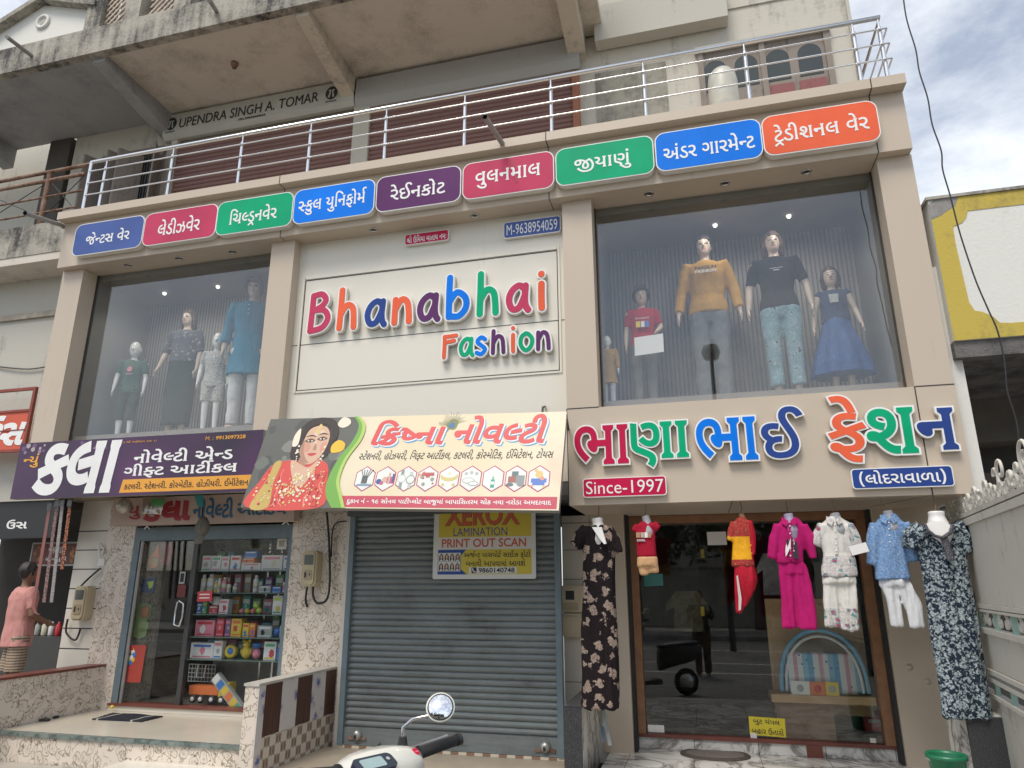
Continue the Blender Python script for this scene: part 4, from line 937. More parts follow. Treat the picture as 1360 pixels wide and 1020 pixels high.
# slab over the balcony
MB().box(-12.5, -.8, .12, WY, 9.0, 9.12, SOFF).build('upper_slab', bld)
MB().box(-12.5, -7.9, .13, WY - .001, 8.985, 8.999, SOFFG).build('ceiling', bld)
MB().box(-12.5, -.8, .0, .12, 8.96, 9.42, CONCB).build('upper_parapet', bld)
MB().box(-7.9, -.8, .25, .4, 9.42, 10.6, CONCB).build('upper_parapet', bld)
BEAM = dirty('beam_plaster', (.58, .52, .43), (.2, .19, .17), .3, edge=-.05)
for x, wd in ((-7.86, .22), (-4.55, .2), (-1.05, .24), (-11.2, .22)):
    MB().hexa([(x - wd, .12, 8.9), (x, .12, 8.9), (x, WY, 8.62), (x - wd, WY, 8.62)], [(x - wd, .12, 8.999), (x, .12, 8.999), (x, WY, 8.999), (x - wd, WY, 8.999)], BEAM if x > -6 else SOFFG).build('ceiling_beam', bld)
MB().box(-.9, .85, 1.38, WY - .021, 8.72, 9.3, PLASTG).build('ceiling_beam', bld)
# ceiling wire and bulb holder
MB().tube([at(312, 70, .75) + Vector((0, 0, 0)), at(330, 88, 1.0), at(350, 113, 1.28)], .012, RUST, 6).build('conduit', bld)
MB().lathe((at(312, 72, .72).x, .74, 8.9), [(.03, 0), (.05, .05), (.05, .1)], RUST, 10).build('lamp_holder', bld)
# gable of the parapet with its round vent and lattice
gb = MB(T=lambda x, y, z: Vector((x, y + .14, z)))
gb.poly([(-12.4, 9.42), (-8.18, 9.42), (-8.18, 9.86), (-9.25, 10.25), (-10.3, 9.80), (-12.4, 8.98 + .45)], WHITEW, -.12, .02)
gb.build('gable', bld)
gc = MB()
for a, b_ in (((-10.45, 9.72), (-9.25, 10.24)), ((-9.25, 10.24), (-8.1, 9.84))):
    gc.hexa([(a[0], -.012, a[1]), (b_[0], -.012, b_[1]), (b_[0], .3, b_[1]), (a[0], .3, a[1])], [(a[0], -.012, a[1] + .09), (b_[0], -.012, b_[1] + .09), (b_[0], .3, b_[1] + .09), (a[0], .3, a[1] + .09)], CONCB)
gc.build('coping', bld)
q = at(58, 30, .12)
MB().lathe((q.x, .118, q.z), [(.13, 0), (.13, -.03), (.09, -.035), (.085, -.005), (.04, -.004)], WHITEW, 24, 'y').lathe((q.x, .112, q.z - .02), [(.055, 0), (.05, -.004)], CONC, 16, 'y').build('vent', bld)
LAT = mat('lattice_plaster', (.50, .42, .34), .9)
for cx, cw in ((-7.72, .3), (-6.85, .34)):
    la = MB()
    x0, x1, z0, z1 = cx - cw, cx + cw * .4, 9.43, 10.2
    k = x0 - (z1 - z0)
    while k < x1:
        for sgn in (1, -1):
            pts = []
            for tt in range(0, 21):
                z = z0 + (z1 - z0) * tt / 20
                x = k + (z - z0) if sgn > 0 else k + (z1 - z)
                if x0 <= x <= x1:
                    pts.append((x, z))
            if len(pts) > 1:
                a, b_ = pts[0], pts[-1]
                yy = .10 if sgn > 0 else .115
                la.hexa([(a[0] - .02, yy, a[1]), (a[0] + .02, yy, a[1]), (b_[0] + .02, yy, b_[1]), (b_[0] - .02, yy, b_[1])], [(a[0] - .02, yy + .014, a[1]), (a[0] + .02, yy + .014, a[1]), (b_[0] + .02, yy + .014, b_[1]), (b_[0] - .02, yy + .014, b_[1])], LAT)
        k += .11
    la.build('lattice', bld)
for cx in (-8.12, -7.42, -6.55):
    MB().box(cx - .14, cx + .14, .02, .3, 9.42, 10.6, CONCB).build('parapet_post', bld)
# upper rolling shutters, hoods
def slats(name, x0, x1, y, z0, z1, pitch, m, parent, dep=.016):
    b_ = MB(); n = int((z1 - z0) / pitch); vs = []; prof = []
    for k in range(n):
        z = z0 + k * pitch
        for f, d in ((0, 0), (.10, dep * .2), (.16, dep * .7), (.35, dep * 1.05), (.55, dep * 1.1), (.8, dep * .75), (.93, dep * .2), (.95, -.004)):
            prof.append((z + f * pitch, y - d))
    for z, yy in prof:
        vs += [(x0, yy, z), (x1, yy, z)]
    b_.add(vs, [(2 * i, 2 * i + 1, 2 * i + 3, 2 * i + 2) for i in range(len(prof) - 1)], m, False)
    return b_.build(name, parent)
MAROON = dirty('maroon_shutter_paint', (.22, .12, .105), (.13, .055, .045), .7, .6, edge=-.02, sc=1.5, bmp=.1)
for x0, x1, zt in ((-7.70, -4.56, 8.52), (-4.30, -1.26, 8.52)):
    s_ = slats('rolling_shutter', x0, x1, WY - .04, 6.2, zt, .075, MAROON, bld, .02)
MB().box(-7.9, -1.2, WY - .03, WY - .002, 8.521, 8.99, DARK).build('shutter_recess', bld)
MB().box(-4.56, -4.30, WY - .10, WY - .031, 6.2, 8.49, PLAST).build('pilaster', bld)
MB().box(-1.25, -1.16, WY - .10, WY, 6.2, 8.4, dirty('red_oxide_post', (.36, .15, .09), (.18, .08, .05), .5, edge=-.05, sc=4)).build('door_post', bld)
MB().box(-7.82, -7.71, WY - .08, WY, 6.2, 8.6, PLAST).build('pilaster', bld)
HOOD = mat('grey_hood_paint', (.47, .475, .435), .5, var=.08, scale=3)
def hood(x0, x1, zt, zm, zb, m):
    b_ = MB()
    pr = [(1.57, zt), (1.46, zt), (1.44, zm), (1.50, zb), (1.57, zb)]
    b_.add([(x0, y, z) for y, z in pr] + [(x1, y, z) for y, z in pr], [(0, 1, 2, 3, 4), (9, 8, 7, 6, 5)] + [(i, i + 5, (i + 1) % 5 + 5, (i + 1) % 5) for i in range(5)], m)
    return b_
nh = hood(-7.95, -4.55, 8.955, 8.56, 8.50, HOOD).build('shutter_hood', bld)
HOODR = dirty('streaked_zinc_hood', (.36, .36, .345), (.23, .23, .225), .8, .55, edge=-.05, sc=2, bmp=.05)
hood(-4.53, -1.13, 8.93, 8.56, 8.43, HOODR).build('shutter_hood', bld)
# name on the hood
T = plane((-7.95, 1.436, 8.555), (1, 0, 0), (0, .02 / .395, 1))
nm = MB(T)
latin(nm, 'UPENDRA SINGH A. TOMAR', .30, 2.80, .10, .285, INK, 0, .004, bold=.006)
latin(nm, 'Mo.9460660664', 1.42, 1.90, .02, .06, INK, 0, .004)
for cx in (.14, 3.02):
    nm.poly([(cx + .1 * math.cos(R(k * 15)), .21 + .12 * math.sin(R(k * 15))) for k in range(24)], INK, 0, .004)
    for sx in (-1, 1):
        nm.poly([(cx + sx * .005, .27), (cx + sx * .05, .27), (cx + sx * .045, .245), (cx + sx * .03, .235), (cx + sx * .055, .13), (cx + sx * .022, .13)], HOOD, .0045, .006)
    latin(nm, 'ADVOCATE', cx - .09, cx + .09, .045, .07, INK, 0, .004)
nm.build('lettering', nh)
# old window with open shutters at the left
OLDW = dirty('greyed_wood', (.25, .215, .185), (.12, .10, .09), .6, .8, edge=0, sc=3)
wn = MB().box(-9.15, -8.0, WY - .012, WY + .02, 6.3, 8.35, DARK).build('window', bld)
fr = MB()
for a, b_ in ((-9.2, -9.1), (-8.06, -7.98), (-8.62, -8.56)):
    fr.box(a, b_, WY - .06, WY - .013, 6.3, 8.4, OLDW)
fr.box(-9.2, -7.98, WY - .07, WY - .061 + .05, 8.36, 8.46, OLDW)
fr.build('frame', wn)
br = MB()
for k in range(9):
    x = -8.5 + k * .055
    br.tube([(x, WY - .03, 6.3), (x, WY - .03, 8.36)], .007, mat('iron_bar', (.12, .12, .12), .5), 6)
br.build('window_bars', wn)
for x, dx in ((-8.6, -.16), (-8.05, .2), (-9.1, -.12), (-8.35, -.2)):
    MB().hexa([(x, WY - .08, 6.3), (x + .03, WY - .08, 6.3), (x + dx + .03, WY - .38, 6.3), (x + dx, WY - .38, 6.3)], [(x, WY - .08, 8.3), (x + .03, WY - .08, 8.3), (x + dx + .03, WY - .38, 8.3), (x + dx, WY - .38, 8.3)], OLDW).build('window_shutter', wn)
# bricked opening and wooden window at the right
ow = MB().box(-.94, .015, WY - .012, WY, 6.2, 8.36, dirty('cement_infill', (.36, .34, .28), (.2, .19, .16), .2, edge=0, sc=3)).build('blocked_door', bld)
wo = MB().box(.43, 2.04, WY - .015, WY, 6.5, 8.36, OLDW).build('window', bld)
DARKG = mat('dark_pane', (.05, .06, .06), .15)
RED = dirty('maroon_door_panel', (.26, .10, .10), (.14, .05, .05), .7, edge=-.02, sc=3)
for k in range(4):
    x0 = .5 + k * .385
    arch = [(x0, 7.75), (x0 + .28, 7.75)] + [(x0 + .14 + .14 * math.cos(R(a)), 8.08 + .14 * math.sin(R(a))) for a in range(0, 181, 20)]
    b_ = MB(T=lambda x, y, z: Vector((x, y + WY - .015, z))); b_.poly(arch, DARKG, 0, .006); b_.build('pane', wo)
    b_ = MB().box(x0 - .02, x0 + .30, WY - .035, WY - .016, 7.0, 7.68, RED if k > 1 else OLDW); b_.box(x0 + .04, x0 + .24, WY - .045, WY - .036, 7.2, 7.55, RED if k > 1 else OLDW); b_.build('panel', wo)
for x in (.43, 1.20, 1.98):
    MB().box(x, x + .07, WY - .05, WY - .0155, 6.5, 8.36, OLDW).build('frame', wo)
MB().box(.40, 2.07, WY - .09, WY - .0505 + .05, 8.361, 8.42, PLASTG).build('lintel_band', wo)
# ---------------------------------------------------------------- colours of the signs
def vinyl(name, c, r=.3): return mat(name, c, r, var=.13, scale=1.7, spec=.22)
V_BLUE = vinyl('slate_blue_vinyl', (.070, .115, .33)); V_PINK = vinyl('raspberry_vinyl', (.52, .05, .115)); V_GREEN = vinyl('green_vinyl', (.0, .37, .17))
V_AZURE = vinyl('azure_vinyl', (.0, .18, .76)); V_PLUM = vinyl('plum_vinyl', (.115, .032, .125)); V_ORANGE = vinyl('coral_vinyl', (.78, .13, .055))
V_NAVY = vinyl('navy_vinyl', (.025, .06, .25)); V_CRIM = vinyl('crimson_vinyl', (.52, .012, .065)); V_WHITE = mat('white_vinyl', (.82, .82, .80), .35, var=.02)
# ---------------------------------------------------------------- the eight category boards on the header
HY = -.105
boards = [('gents', V_BLUE, 'slate blue', (97, 298, 189, 339), (114, 305, 172, 325), (101, 341)),
          ('ladies', V_PINK, 'raspberry red', (190, 283, 287, 326), 0, 0), ('children', V_GREEN, 'first bright green', (287, 267, 388, 313), 0, 0),
          ('school', V_AZURE, 'azure blue', (389, 252, 497, 299), 0, 0), ('rain', V_PLUM, 'plum purple', (499, 233, 612, 284), 0, 0),
          ('wool', V_PINK, 'raspberry red', (614, 216, 736, 267), 0, 0), ('jiyanu', V_GREEN, 'bright green', (738, 197, 869, 248), 0, 0),
          ('under', V_AZURE, 'azure blue', (871, 176, 1013, 229), 0, 0), ('trad', V_ORANGE, 'coral orange', (1014, 152, 1169, 207), 0, 0)]
ends = [(-7.545, -6.675), (-6.655, -5.845), (-5.825, -5.035), (-5.015, -4.22), (-4.20, -3.43)]
# left and right ends measured on the boards' front faces
def bx_(u, v):
    return at(u, v, HY - .085)
lab = {'gents': 'slate blue lettered board, leftmost under the steel railing', 'ladies': 'red lettered board between the slate blue and the green boards at the left',
       'children': 'green lettered board above the left display window pillar', 'school': 'azure blue lettered board left of the purple board', 'rain': 'purple lettered board in the middle of the header',
       'wool': 'red lettered board with a dark red scrape, right of the purple board', 'jiyanu': 'green lettered board above the phone number plate', 'under': 'azure blue lettered board between the green and the orange boards', 'trad': 'coral orange lettered board at the right end of the header'}
inkbox = {'gents': (.19, .815, .30, .68), 'ladies': (.21, .78, .26, .74), 'children': (.19, .80, .16, .72), 'school': (.07, .90, .22, .78), 'rain': (.18, .82, .28, .72), 'wool': (.15, .86, .24, .70), 'jiyanu': (.20, .77, .22, .72), 'under': (.08, .93, .26, .70), 'trad': (.10, .91, .20, .74)}
for (w_, m, nm_, (u0, v0, u1, v1), _, _) in boards:
    um, vm = (u0 + u1) / 2, (v0 + v1) / 2
    slope = -.135 - .02 * (um / 1360)
    pl, pr_ = bx_(u0, vm - slope * (um - u0) * 1.0), bx_(u1, vm + slope * (u1 - um))
    x0, x1 = pl.x, pr_.x
    z0, z1 = 5.558, 6.005
    t_ = thing('category_board', ((x0 + x1) / 2, HY, z0), lab[w_], 'sign board', 'category boards along the header')
    T = plane((x0, HY - .001, z0), (1, 0, 0), (0, 0, 1))
    W, H = x1 - x0, z1 - z0
    MB(T).poly(rrect(0, W, 0, H, .10, 7), LETW, 0, .075).build('tray', t_)
    f_ = MB(T).poly(rrect(.0, W, .0, H, .10, 7), V_WHITE, .0755, .083); f_.poly(rrect(.010, W - .010, .010, H - .010, .092, 7), m, .0835, .0855)
    f_.build('face', t_)
    a, b_, c, d = inkbox[w_]
    l_ = MB(T); guj(l_, w_, a * W, b_ * W, c * H, d * H, V_WHITE, .0857, .0885, bold=11, slab=30)
    l_.build('lettering', t_)
    if w_ == 'wool':
        s_ = MB(T); stroke(s_, [(.54 * W, .93 * H), (.60 * W, .30 * H)], .045, mat('scrape_red', (.38, .01, .05), .5), .0857, .0868, smooth=0)
        s_.build('scrape', t_)

# ---------------------------------------------------------------- channel letters: Bhanabhai Fashion
PY = .14
nm = thing('shop_name_sign', (-2.7, PY, 4.2), 'raised rounded multicoloured English shop name on the cream panel', 'sign')
COLS = {'r': V_PINK, 'o': V_ORANGE, 'n': V_NAVY, 'p': V_PLUM, 'b': V_AZURE, 'g': V_GREEN}
# pen strokes in a unit box, x right, z up, for an x-height of 1 and ascender of 1.75
LET = {
 'B': [[(.12, .02), (.16, .85), (.18, 1.62)], [(.18, 1.60), (.70, 1.66), (.98, 1.32), (.72, .98), (.22, .84)], [(.24, .85), (.90, .82), (1.18, .48), (.85, .12), (.12, .02)]],
 'h': [[(.12, 1.75), (.11, .9), (.08, .02)], [(.10, .55), (.40, .92), (.70, .80), (.78, .40), (.80, .02)]],
 'a': [[(.82, .78), (.55, .95), (.22, .75), (.10, .40), (.25, .08), (.55, .12), (.80, .55)], [(.84, .92), (.80, .45), (.84, .16), (.94, .0)]],
 'n': [[(.12, .92), (.11, .45), (.10, .02)], [(.11, .50), (.40, .90), (.68, .80), (.78, .40), (.80, .02)]],
 'b': [[(.12, 1.75), (.10, .9), (.10, .03)], [(.12, .60), (.45, .95), (.85, .72), (.88, .32), (.55, .02), (.10, .06)]],
 'i': [[(.12, .92), (.11, .45), (.12, .02)], [(.12, 1.36), (.125, 1.37)]],
 'F': [[(.12, 1.55), (.13, .8), (.10, .02)], [(.14, 1.54), (.5, 1.55), (.95, 1.62)], [(.14, .86), (.45, .86), (.80, .90)]],
 's': [[(.66, .82), (.38, .95), (.12, .72), (.40, .50), (.66, .28), (.40, .02), (.08, .12)]],
 'o': [[(.48, .94), (.16, .78), (.10, .35), (.42, .02), (.78, .22), (.86, .62), (.60, .90), (.42, .94)]]}
def letters(word, cols, us, v, z0, sc, sx, wd, asc):
    for ch, c, u in zip(word, cols, us):
        kx = sx * (.82 if ch == 'B' else 1)
        T = plane((at(u, v, PY - .06).x + .035 - .10 * kx, PY - .0145, z0), (1, 0, 0), (0, 0, 1))
        fit = lambda s_: [(px * kx, (pz if pz <= 1 else 1 + (pz - 1) * (max(asc, .8) if ch == 'i' else asc)) * sc) for px, pz in s_]
        a = MB(T)
        for k_, s_ in enumerate(LET[ch]):
            stroke(a, fit(s_), wd + .034, V_WHITE, 0, .050 + .0009 * k_, LETW, 8)
        lt = a.build('letter', nm)
        f = MB(T)
        for k_, s_ in enumerate(LET[ch]):
            stroke(f, fit(s_), wd, COLS[c], .0535, .056 + .0009 * k_, None, 8)
        f.build('letter_face', lt)
letters('Bhanabhai', 'ronopbgro', (409, 448, 484, 520, 553.5, 592, 633.5, 672, 715), 430, 4.325, .30, .245, .070, .74)
letters('Fashion', 'ogbpogp', (586, 608, 629.5, 651, 677, 687.5, 710.5), 465, 3.877, .20, .158, .043, .30)
# small plates above
def plate(name, x0, x1, z0, z1, y, m, label, fn, r=.03, dep=.04):
    t_ = thing(name, ((x0 + x1) / 2, y, z0), label, 'sign plate')
    T = plane((x0, y - .001, z0), (1, 0, 0), (0, 0, 1)); W, H = x1 - x0, z1 - z0
    MB(T).poly(rrect(0, W, 0, H, r), LETW, 0, dep).build('tray', t_)
    f_ = MB(T).poly(rrect(0, W, 0, H, r), V_WHITE, dep + .0005, dep + .004); f_.poly(rrect(.008, W - .008, .008, H - .008, r * .8), m, dep + .0045, dep + .006); f_.build('face', t_)
    l_ = MB(T); fn(l_, W, H, dep + .0062); l_.build('lettering', t_)
plate('invocation_plate', -3.0, -2.47, 5.265, 5.40, PY, V_CRIM, 'small crimson plate lettered in white at the top of the cream panel', lambda l, W, H, d: guj(l, 'umiya', .03, W - .03, .022, H - .022, V_WHITE, d, d + .002, bold=10, seg=2))
plate('phone_plate', -1.833, -1.20, 5.19, 5.385, PY, V_BLUE, 'slate blue plate with a mobile number at the top of the cream panel', lambda l, W, H, d: latin(l, 'M-9638954059', .035, W - .035, .035, H - .035, V_WHITE, d, d + .002, bold=.01))
# ---------------------------------------------------------------- Gujarati channel letters on the lower fascia
gs = thing('gujarati_name_sign', (.6, 0, 2.6), 'large raised multicoloured Gujarati shop name on the beige lower fascia', 'sign')
def gl(word, u0, v0, u1, v1, cols, name):
    """u,v box of the ink; cols = colour for each loop group"""
    a, b_ = at(u0, v1, -.06), at(u1, v0, -.06)
    return a, b_
CRIMC = V_CRIM
GL = [('c0', 764, 566, 836, 615, 'r'), ('c1', 839, 561, 916, 618, 'g'), ('c2', 926, 556, 1007, 610, 'b'), ('c3', 1012, 541, 1067, 607, 'n'), ('c4', 1101, 526, 1149, 613, 'o'), ('c5', 1152, 543, 1219, 601, 'g'), ('c6', 1220, 543, 1272, 596, 'n')]
for w_, u0, v0, u1, v1, c in GL:
    vm, um = (v0 + v1) / 2, (u0 + u1) / 2
    xa, xb = at(u0, vm, -.06).x, at(u1, vm, -.06).x
    za, zb = at(um, v1, -.06).z, at(um, v0, -.06).z
    T = plane((0, -.001, 0), (1, 0, 0), (0, 0, 1))
    a = MB(T); guj(a, w_, xa, xb, za, zb, V_WHITE, .012, .052, bold=42, slab=48, side=LETW)
    lt = a.build('letter', gs)
    f = MB(T); guj(f, w_, xa, xb, za, zb, CRIMC if c == 'r' else COLS[c], .0528, .056, bold=16, slab=46)
    f.build('letter_face', lt)
q0, q1 = at(774, 636, -.03), at(886, 657, -.03)
plate('since_plate', q0.x, q1.x, q1.z - .005, q0.z + .0, 0, V_CRIM, 'crimson plate reading Since-1997 under the Gujarati shop name', lambda l, W, H, d: latin(l, 'Since-1997', .03, W - .025, .03, H - .03, V_WHITE, d, d + .003, bold=0))
q0, q1 = at(1129, 624, -.03), at(1268, 645, -.03)
plate('place_plate', q0.x, q1.x, q1.z - .005, q0.z + .005, 0, V_NAVY, 'navy blue plate with a bracketed Gujarati word, right end of the lower fascia', lambda l, W, H, d: guj(l, 'lodra', .06, W - .06, .02, H - .02, V_WHITE, d, d + .003, bold=12))

# ---------------------------------------------------------------- printed banner over the rolling shutter
TL, TR, BR, BL = Vector((-4.284, -.3, 3.234)), Vector((-1.131, -.3, 3.097)), Vector((-1.148, -.6, 2.176)), Vector((-4.253, -.6, 2.276))
o_ = (BL + (BR - TR + TL)) / 2
ux = ((TR - TL) + (BR - BL)).normalized(); bw = ((TR - TL).length + (BR - BL).length) / 2
uzv = ((TL - BL) + (TR - BR)) / 2; uzv = (uzv - ux * uzv.dot(ux)); bh = uzv.length; uzv.normalize()
T = plane(o_, ux, uzv)
bn = thing('shop_banner', BL, 'cream printed banner with a bride in red and hexagon pictures above the grey shutter', 'banner')
fm = MB(T).box(0, bw, .004, .06, 0, bh, mat('banner_frame', (.30, .29, .27), .5)); fm.build('frame', bn)
def cream_print(t, p):
    v = coords(t); n = N(t, 'ShaderNodeTexNoise', Scale=1.3, Detail=3); lk(t, v, n.inputs['Vector'])
    r = ramp(t, [(.4, (.70, .60, .40)), (.62, (.72, .64, .47)), (.75, (.72, .51, .38))]); lk(t, n.outputs['Fac'], r.inputs['Fac'])
    lk(t, r.outputs['Color'], p.inputs['Base Color']); p.inputs['Roughness'].default_value = .45
PRC = custom('cream_print', cream_print)
sh = MB(T).poly([(0, 0), (bw, 0), (bw, bh), (0, bh)], PRC, -.003, 0)
pr = lambda n, c: mat('print_' + n, c, .5, var=.05)
RB = pr('rose', (.52, .06, .10)); sh.poly([(.95, .012), (bw - .02, .012), (bw - .02, .125), (.95, .125)], RB, .0002, .0012)
bface = sh.build('sheet', bn)
# portrait of the bride
pt = MB(T)
k = bh / 1.0
photo = pr('studio_grey', (.10, .105, .09)); pt.poly([(0, .0), (1.02, 0), (.93, .12), (.90, .28), (.95, .50), (1.06, .72), (1.08, .88), (1.0, bh), (0, bh)], photo, .0003, .0012)
for i in range(26):
    x, z, r_ = random.uniform(.02, .95), random.uniform(.3, .95), random.uniform(.03, .10)
    pt.poly([(x + r_ * math.cos(R(a)) * random.uniform(.7, 1.2), z + r_ * math.sin(R(a)) * random.uniform(.7, 1.2)) for a in range(0, 360, 40)], pr('grey%d' % (i % 3), ((.14, .15, .13), (.07, .075, .07), (.20, .20, .17))[i % 3]), .0013 + i * .00003, .0017 + i * .00003)
def blob(mb, pts, m, d, n=5):
    P = [Vector(p) for p in pts]; Q = []
    for i in range(len(P)):
        a, b_, c, e = P[i - 1], P[i], P[(i + 1) % len(P)], P[(i + 2) % len(P)]
        for j in range(n):
            t = j / n
            Q.append(.5 * ((2 * b_) + (c - a) * t + (2 * a - 5 * b_ + 4 * c - e) * t * t + (3 * b_ - a - 3 * c + e) * t ** 3))
    mb.poly([(q.x, q.y) for q in Q], m, d - .0006, d)
SKINP = pr('skin', (.62, .40, .28)); SKINS = pr('skin_shade', (.40, .22, .15)); HAIRP = pr('hair', (.025, .015, .013)); REDP = pr('red_silk', (.60, .07, .055)); GOLDP = pr('gold', (.66, .50, .20)); IVORY = pr('ivory', (.78, .70, .56)); PINKP = pr('pink_silk', (.72, .22, .17)); DEEPR = pr('deep_red', (.36, .03, .03))
blob(pt, [(.40, .50), (.36, .72), (.42, .90), (.58, .97), (.76, .92), (.84, .76), (.80, .58), (.70, .50)], HAIRP, .0035)
blob(pt, [(.50, .40), (.50, .55), (.70, .55), (.68, .38)], SKINS, .004)
blob(pt, [(.06, .0), (.12, .28), (.22, .46), (.44, .50), (.55, .44), (.70, .50), (.82, .44), (.86, .24), (.84, .0)], REDP, .0048)
blob(pt, [(.40, .50), (.50, .26), (.62, .24), (.70, .50), (.6, .42)], SKINP, .0055)
blob(pt, [(.47, .70), (.46, .60), (.52, .50), (.60, .455), (.68, .50), (.74, .62), (.75, .76), (.70, .86), (.60, .89), (.50, .84)], SKINP, .0062)
blob(pt, [(.46, .74), (.50, .86), (.62, .91), (.74, .86), (.80, .70), (.84, .80), (.76, .95), (.58, .985), (.44, .92)], HAIRP, .0068)
for (x, z) in ((.545, .715), (.675, .735)):
    blob(pt, [(x - .062, z - .002), (x, z + .034), (x + .062, z + .006), (x, z - .022)], SKINS, .0067, 4)
    blob(pt, [(x - .052, z), (x, z + .022), (x + .052, z + .004), (x, z - .016)], HAIRP, .0070, 4)
    blob(pt, [(x - .034, z + .001), (x - .012, z + .010), (x - .010, z - .008)], IVORY, .0076, 3)
    blob(pt, [(x + .014, z + .008), (x + .036, z + .003), (x + .012, z - .008)], IVORY, .0076, 3)
    blob(pt, [(x - .062, z + .045), (x, z + .070), (x + .062, z + .046), (x, z + .054)], HAIRP, .0070, 4)
CHK1, HIL = pr('cheek', (.60, .30, .21)), pr('highlight', (.70, .50, .38))
blob(pt, [(.49, .66), (.53, .70), (.57, .64), (.53, .58)], CHK1, .0066); blob(pt, [(.68, .68), (.73, .70), (.735, .64), (.69, .58)], CHK1, .0066)
blob(pt, [(.47, .70), (.49, .72), (.50, .62), (.55, .52), (.60, .47), (.53, .49), (.465, .60)], SKINS, .0067); blob(pt, [(.56, .80), (.61, .85), (.68, .82), (.62, .77)], HIL, .0066); blob(pt, [(.605, .72), (.622, .72), (.632, .645), (.612, .64)], HIL, .0069, 3)
for i in range(26):
    x, z = random.choice((random.uniform(.30, .40), random.uniform(.68, .84))), random.uniform(.04, .42)
    stroke(pt, [(x, z), (x + random.uniform(-.02, .03), z - .05), (x + random.uniform(-.03, .05), z - .12 if z > .14 else .01)], random.uniform(.008, .018), (DEEPR, PINKP)[i % 2], .0049, .0051 + i * .00002, None, 3)
for i in range(7):
    stroke(pt, [(.44 + i * .05, .90), (.40 + i * .06, .80 - abs(i - 3) * .01), (.395 + i * .07, .70)], .010, pr('hair_sheen', (.07, .045, .035)), .0036, .0040 + i * .00002, None, 3)
blob(pt, [(.62, .69), (.60, .62), (.635, .61), (.64, .63)], SKINS, .0070, 3)
blob(pt, [(.555, .565), (.60, .58), (.66, .572), (.61, .545)], pr('lip', (.52, .05, .06)), .0070, 3)
blob(pt, [(.60, .80), (.60, .90), (.63, .90), (.63, .80)], GOLDP, .0072, 2)
blob(pt, [(.10, .0), (.20, .30), (.22, .47), (.30, .48), (.28, .25), (.30, .0)], pr('mustard', (.50, .36, .10)), .0056)
blob(pt, [(.40, .86), (.35, .78), (.36, .66), (.42, .68)], IVORY, .0070)
blob(pt, [(.82, .58), (.80, .66), (.86, .72), (.94, .68), (.93, .60)], pr('yellow_flower', (.72, .46, .03)), .0056)
blob(pt, [(.80, .90), (.84, .98), (.92, .96), (.94, .90), (.87, .86)], IVORY, .0056)
for i in range(230):
    a = random.random()
    if a < .45:
        x, z = random.gauss(.52, .10), random.gauss(.19, .08); c = (IVORY, GOLDP)[i % 2]
    elif a < .62:
        t = random.uniform(0, 1); x, z = .42 + .3 * t, .47 - .18 * math.sin(math.pi * t) + random.uniform(-.03, .03); c = (IVORY, GOLDP)[i % 2]
    elif a < .70:
        x, z = random.choice((.44, .735)) + random.uniform(-.015, .02), random.uniform(.46, .66); c = IVORY
    elif a < .74:
        x, z = .60 + random.uniform(-.05, .05), .83 + random.uniform(-.02, .05); c = GOLDP
    else:
        x, z = random.choice((random.uniform(.1, .28), random.uniform(.66, .84))), random.uniform(.02, .40); c = (PINKP, IVORY, DEEPR, GOLDP)[i % 4]
    if x < .06 or z < .02 or (x < .14 and z > .25): continue
    r_ = random.uniform(.007, .015)
    pt.poly([(x + r_ * math.cos(R(q)), z + r_ * math.sin(R(q))) for q in range(0, 360, 60)], c, .0072 + (i % 7) * .0001, .0078 + (i % 7) * .0001)
# green ribbon down the edge of the picture
cv = [(1.0, bh), (1.08, .88), (1.06, .72), (.95, .50), (.90, .28), (.93, .12), (1.02, 0)]
ofs = [.03, .035, .05, .06, .09, .13, .10]
blobp = [Vector(p) for p in cv]
gk = []
for a, b_ in zip(cv, ofs):
    gk.append((a[0] + b_, a[1]))
def smoothline(P, n=5):
    P = [Vector(p) for p in P]; Q = []
    for i in range(len(P) - 1):
        a, b_, c, e = P[max(i - 1, 0)], P[i], P[i + 1], P[min(i + 2, len(P) - 1)]
        for j in range(n):
            t = j / n
            Q.append(.5 * ((2 * b_) + (c - a) * t + (2 * a - 5 * b_ + 4 * c - e) * t * t + (3 * b_ - a - 3 * c + e) * t ** 3))
    return [tuple(q) for q in Q] + [tuple(P[-1])]
la_, lb_ = smoothline([(x - .04, z) for x, z in cv]), smoothline(gk)
pt.poly(la_ + lb_[::-1], pr('leaf_green', (.16, .38, .06)), .0078, .0084)
lb2 = smoothline([(x - .035, z) for x, z in gk])
pt.poly(lb2 + lb_[::-1], pr('lime', (.40, .56, .12)), .0086, .0092)
pt.build('portrait', bface)
# titles
tt = MB(T); SKY = pr('sky_blue', (.10, .36, .62)); CORAL = pr('coral', (.66, .075, .075)); PW = pr('white', (.82, .82, .80))
for w_, x0, x1, z0, z1 in (('kri', 1.22, 1.95, .66, .93), ('novalti', 2.05, bw - .20, .66, .955)):
    guj(tt, w_, x0 + .022, x1 + .022, z0 - .022, z1 - .022, SKY, .0002, .0012, bold=34, shear=.22)
    guj(tt, w_, x0 + .010, x1 + .010, z0 - .010, z1 - .010, PW, .0022, .0032, bold=40, shear=.22)
    guj(tt, w_, x0, x1, z0, z1, CORAL, .0042, .0054, bold=28, shear=.22)
tt.build('title', bface)
t2 = MB(T); guj(t2, 'list', 1.12, bw - .10, .485, .60, INK, .0002, .0014, bold=6, shear=.2, seg=2); t2.build('small_text', bface)
t2 = MB(T); guj(t2, 'addr', 1.12, bw - .07, .035, .105, PW, .0014, .0026, bold=14, seg=2)
t2.build('small_text', bface)
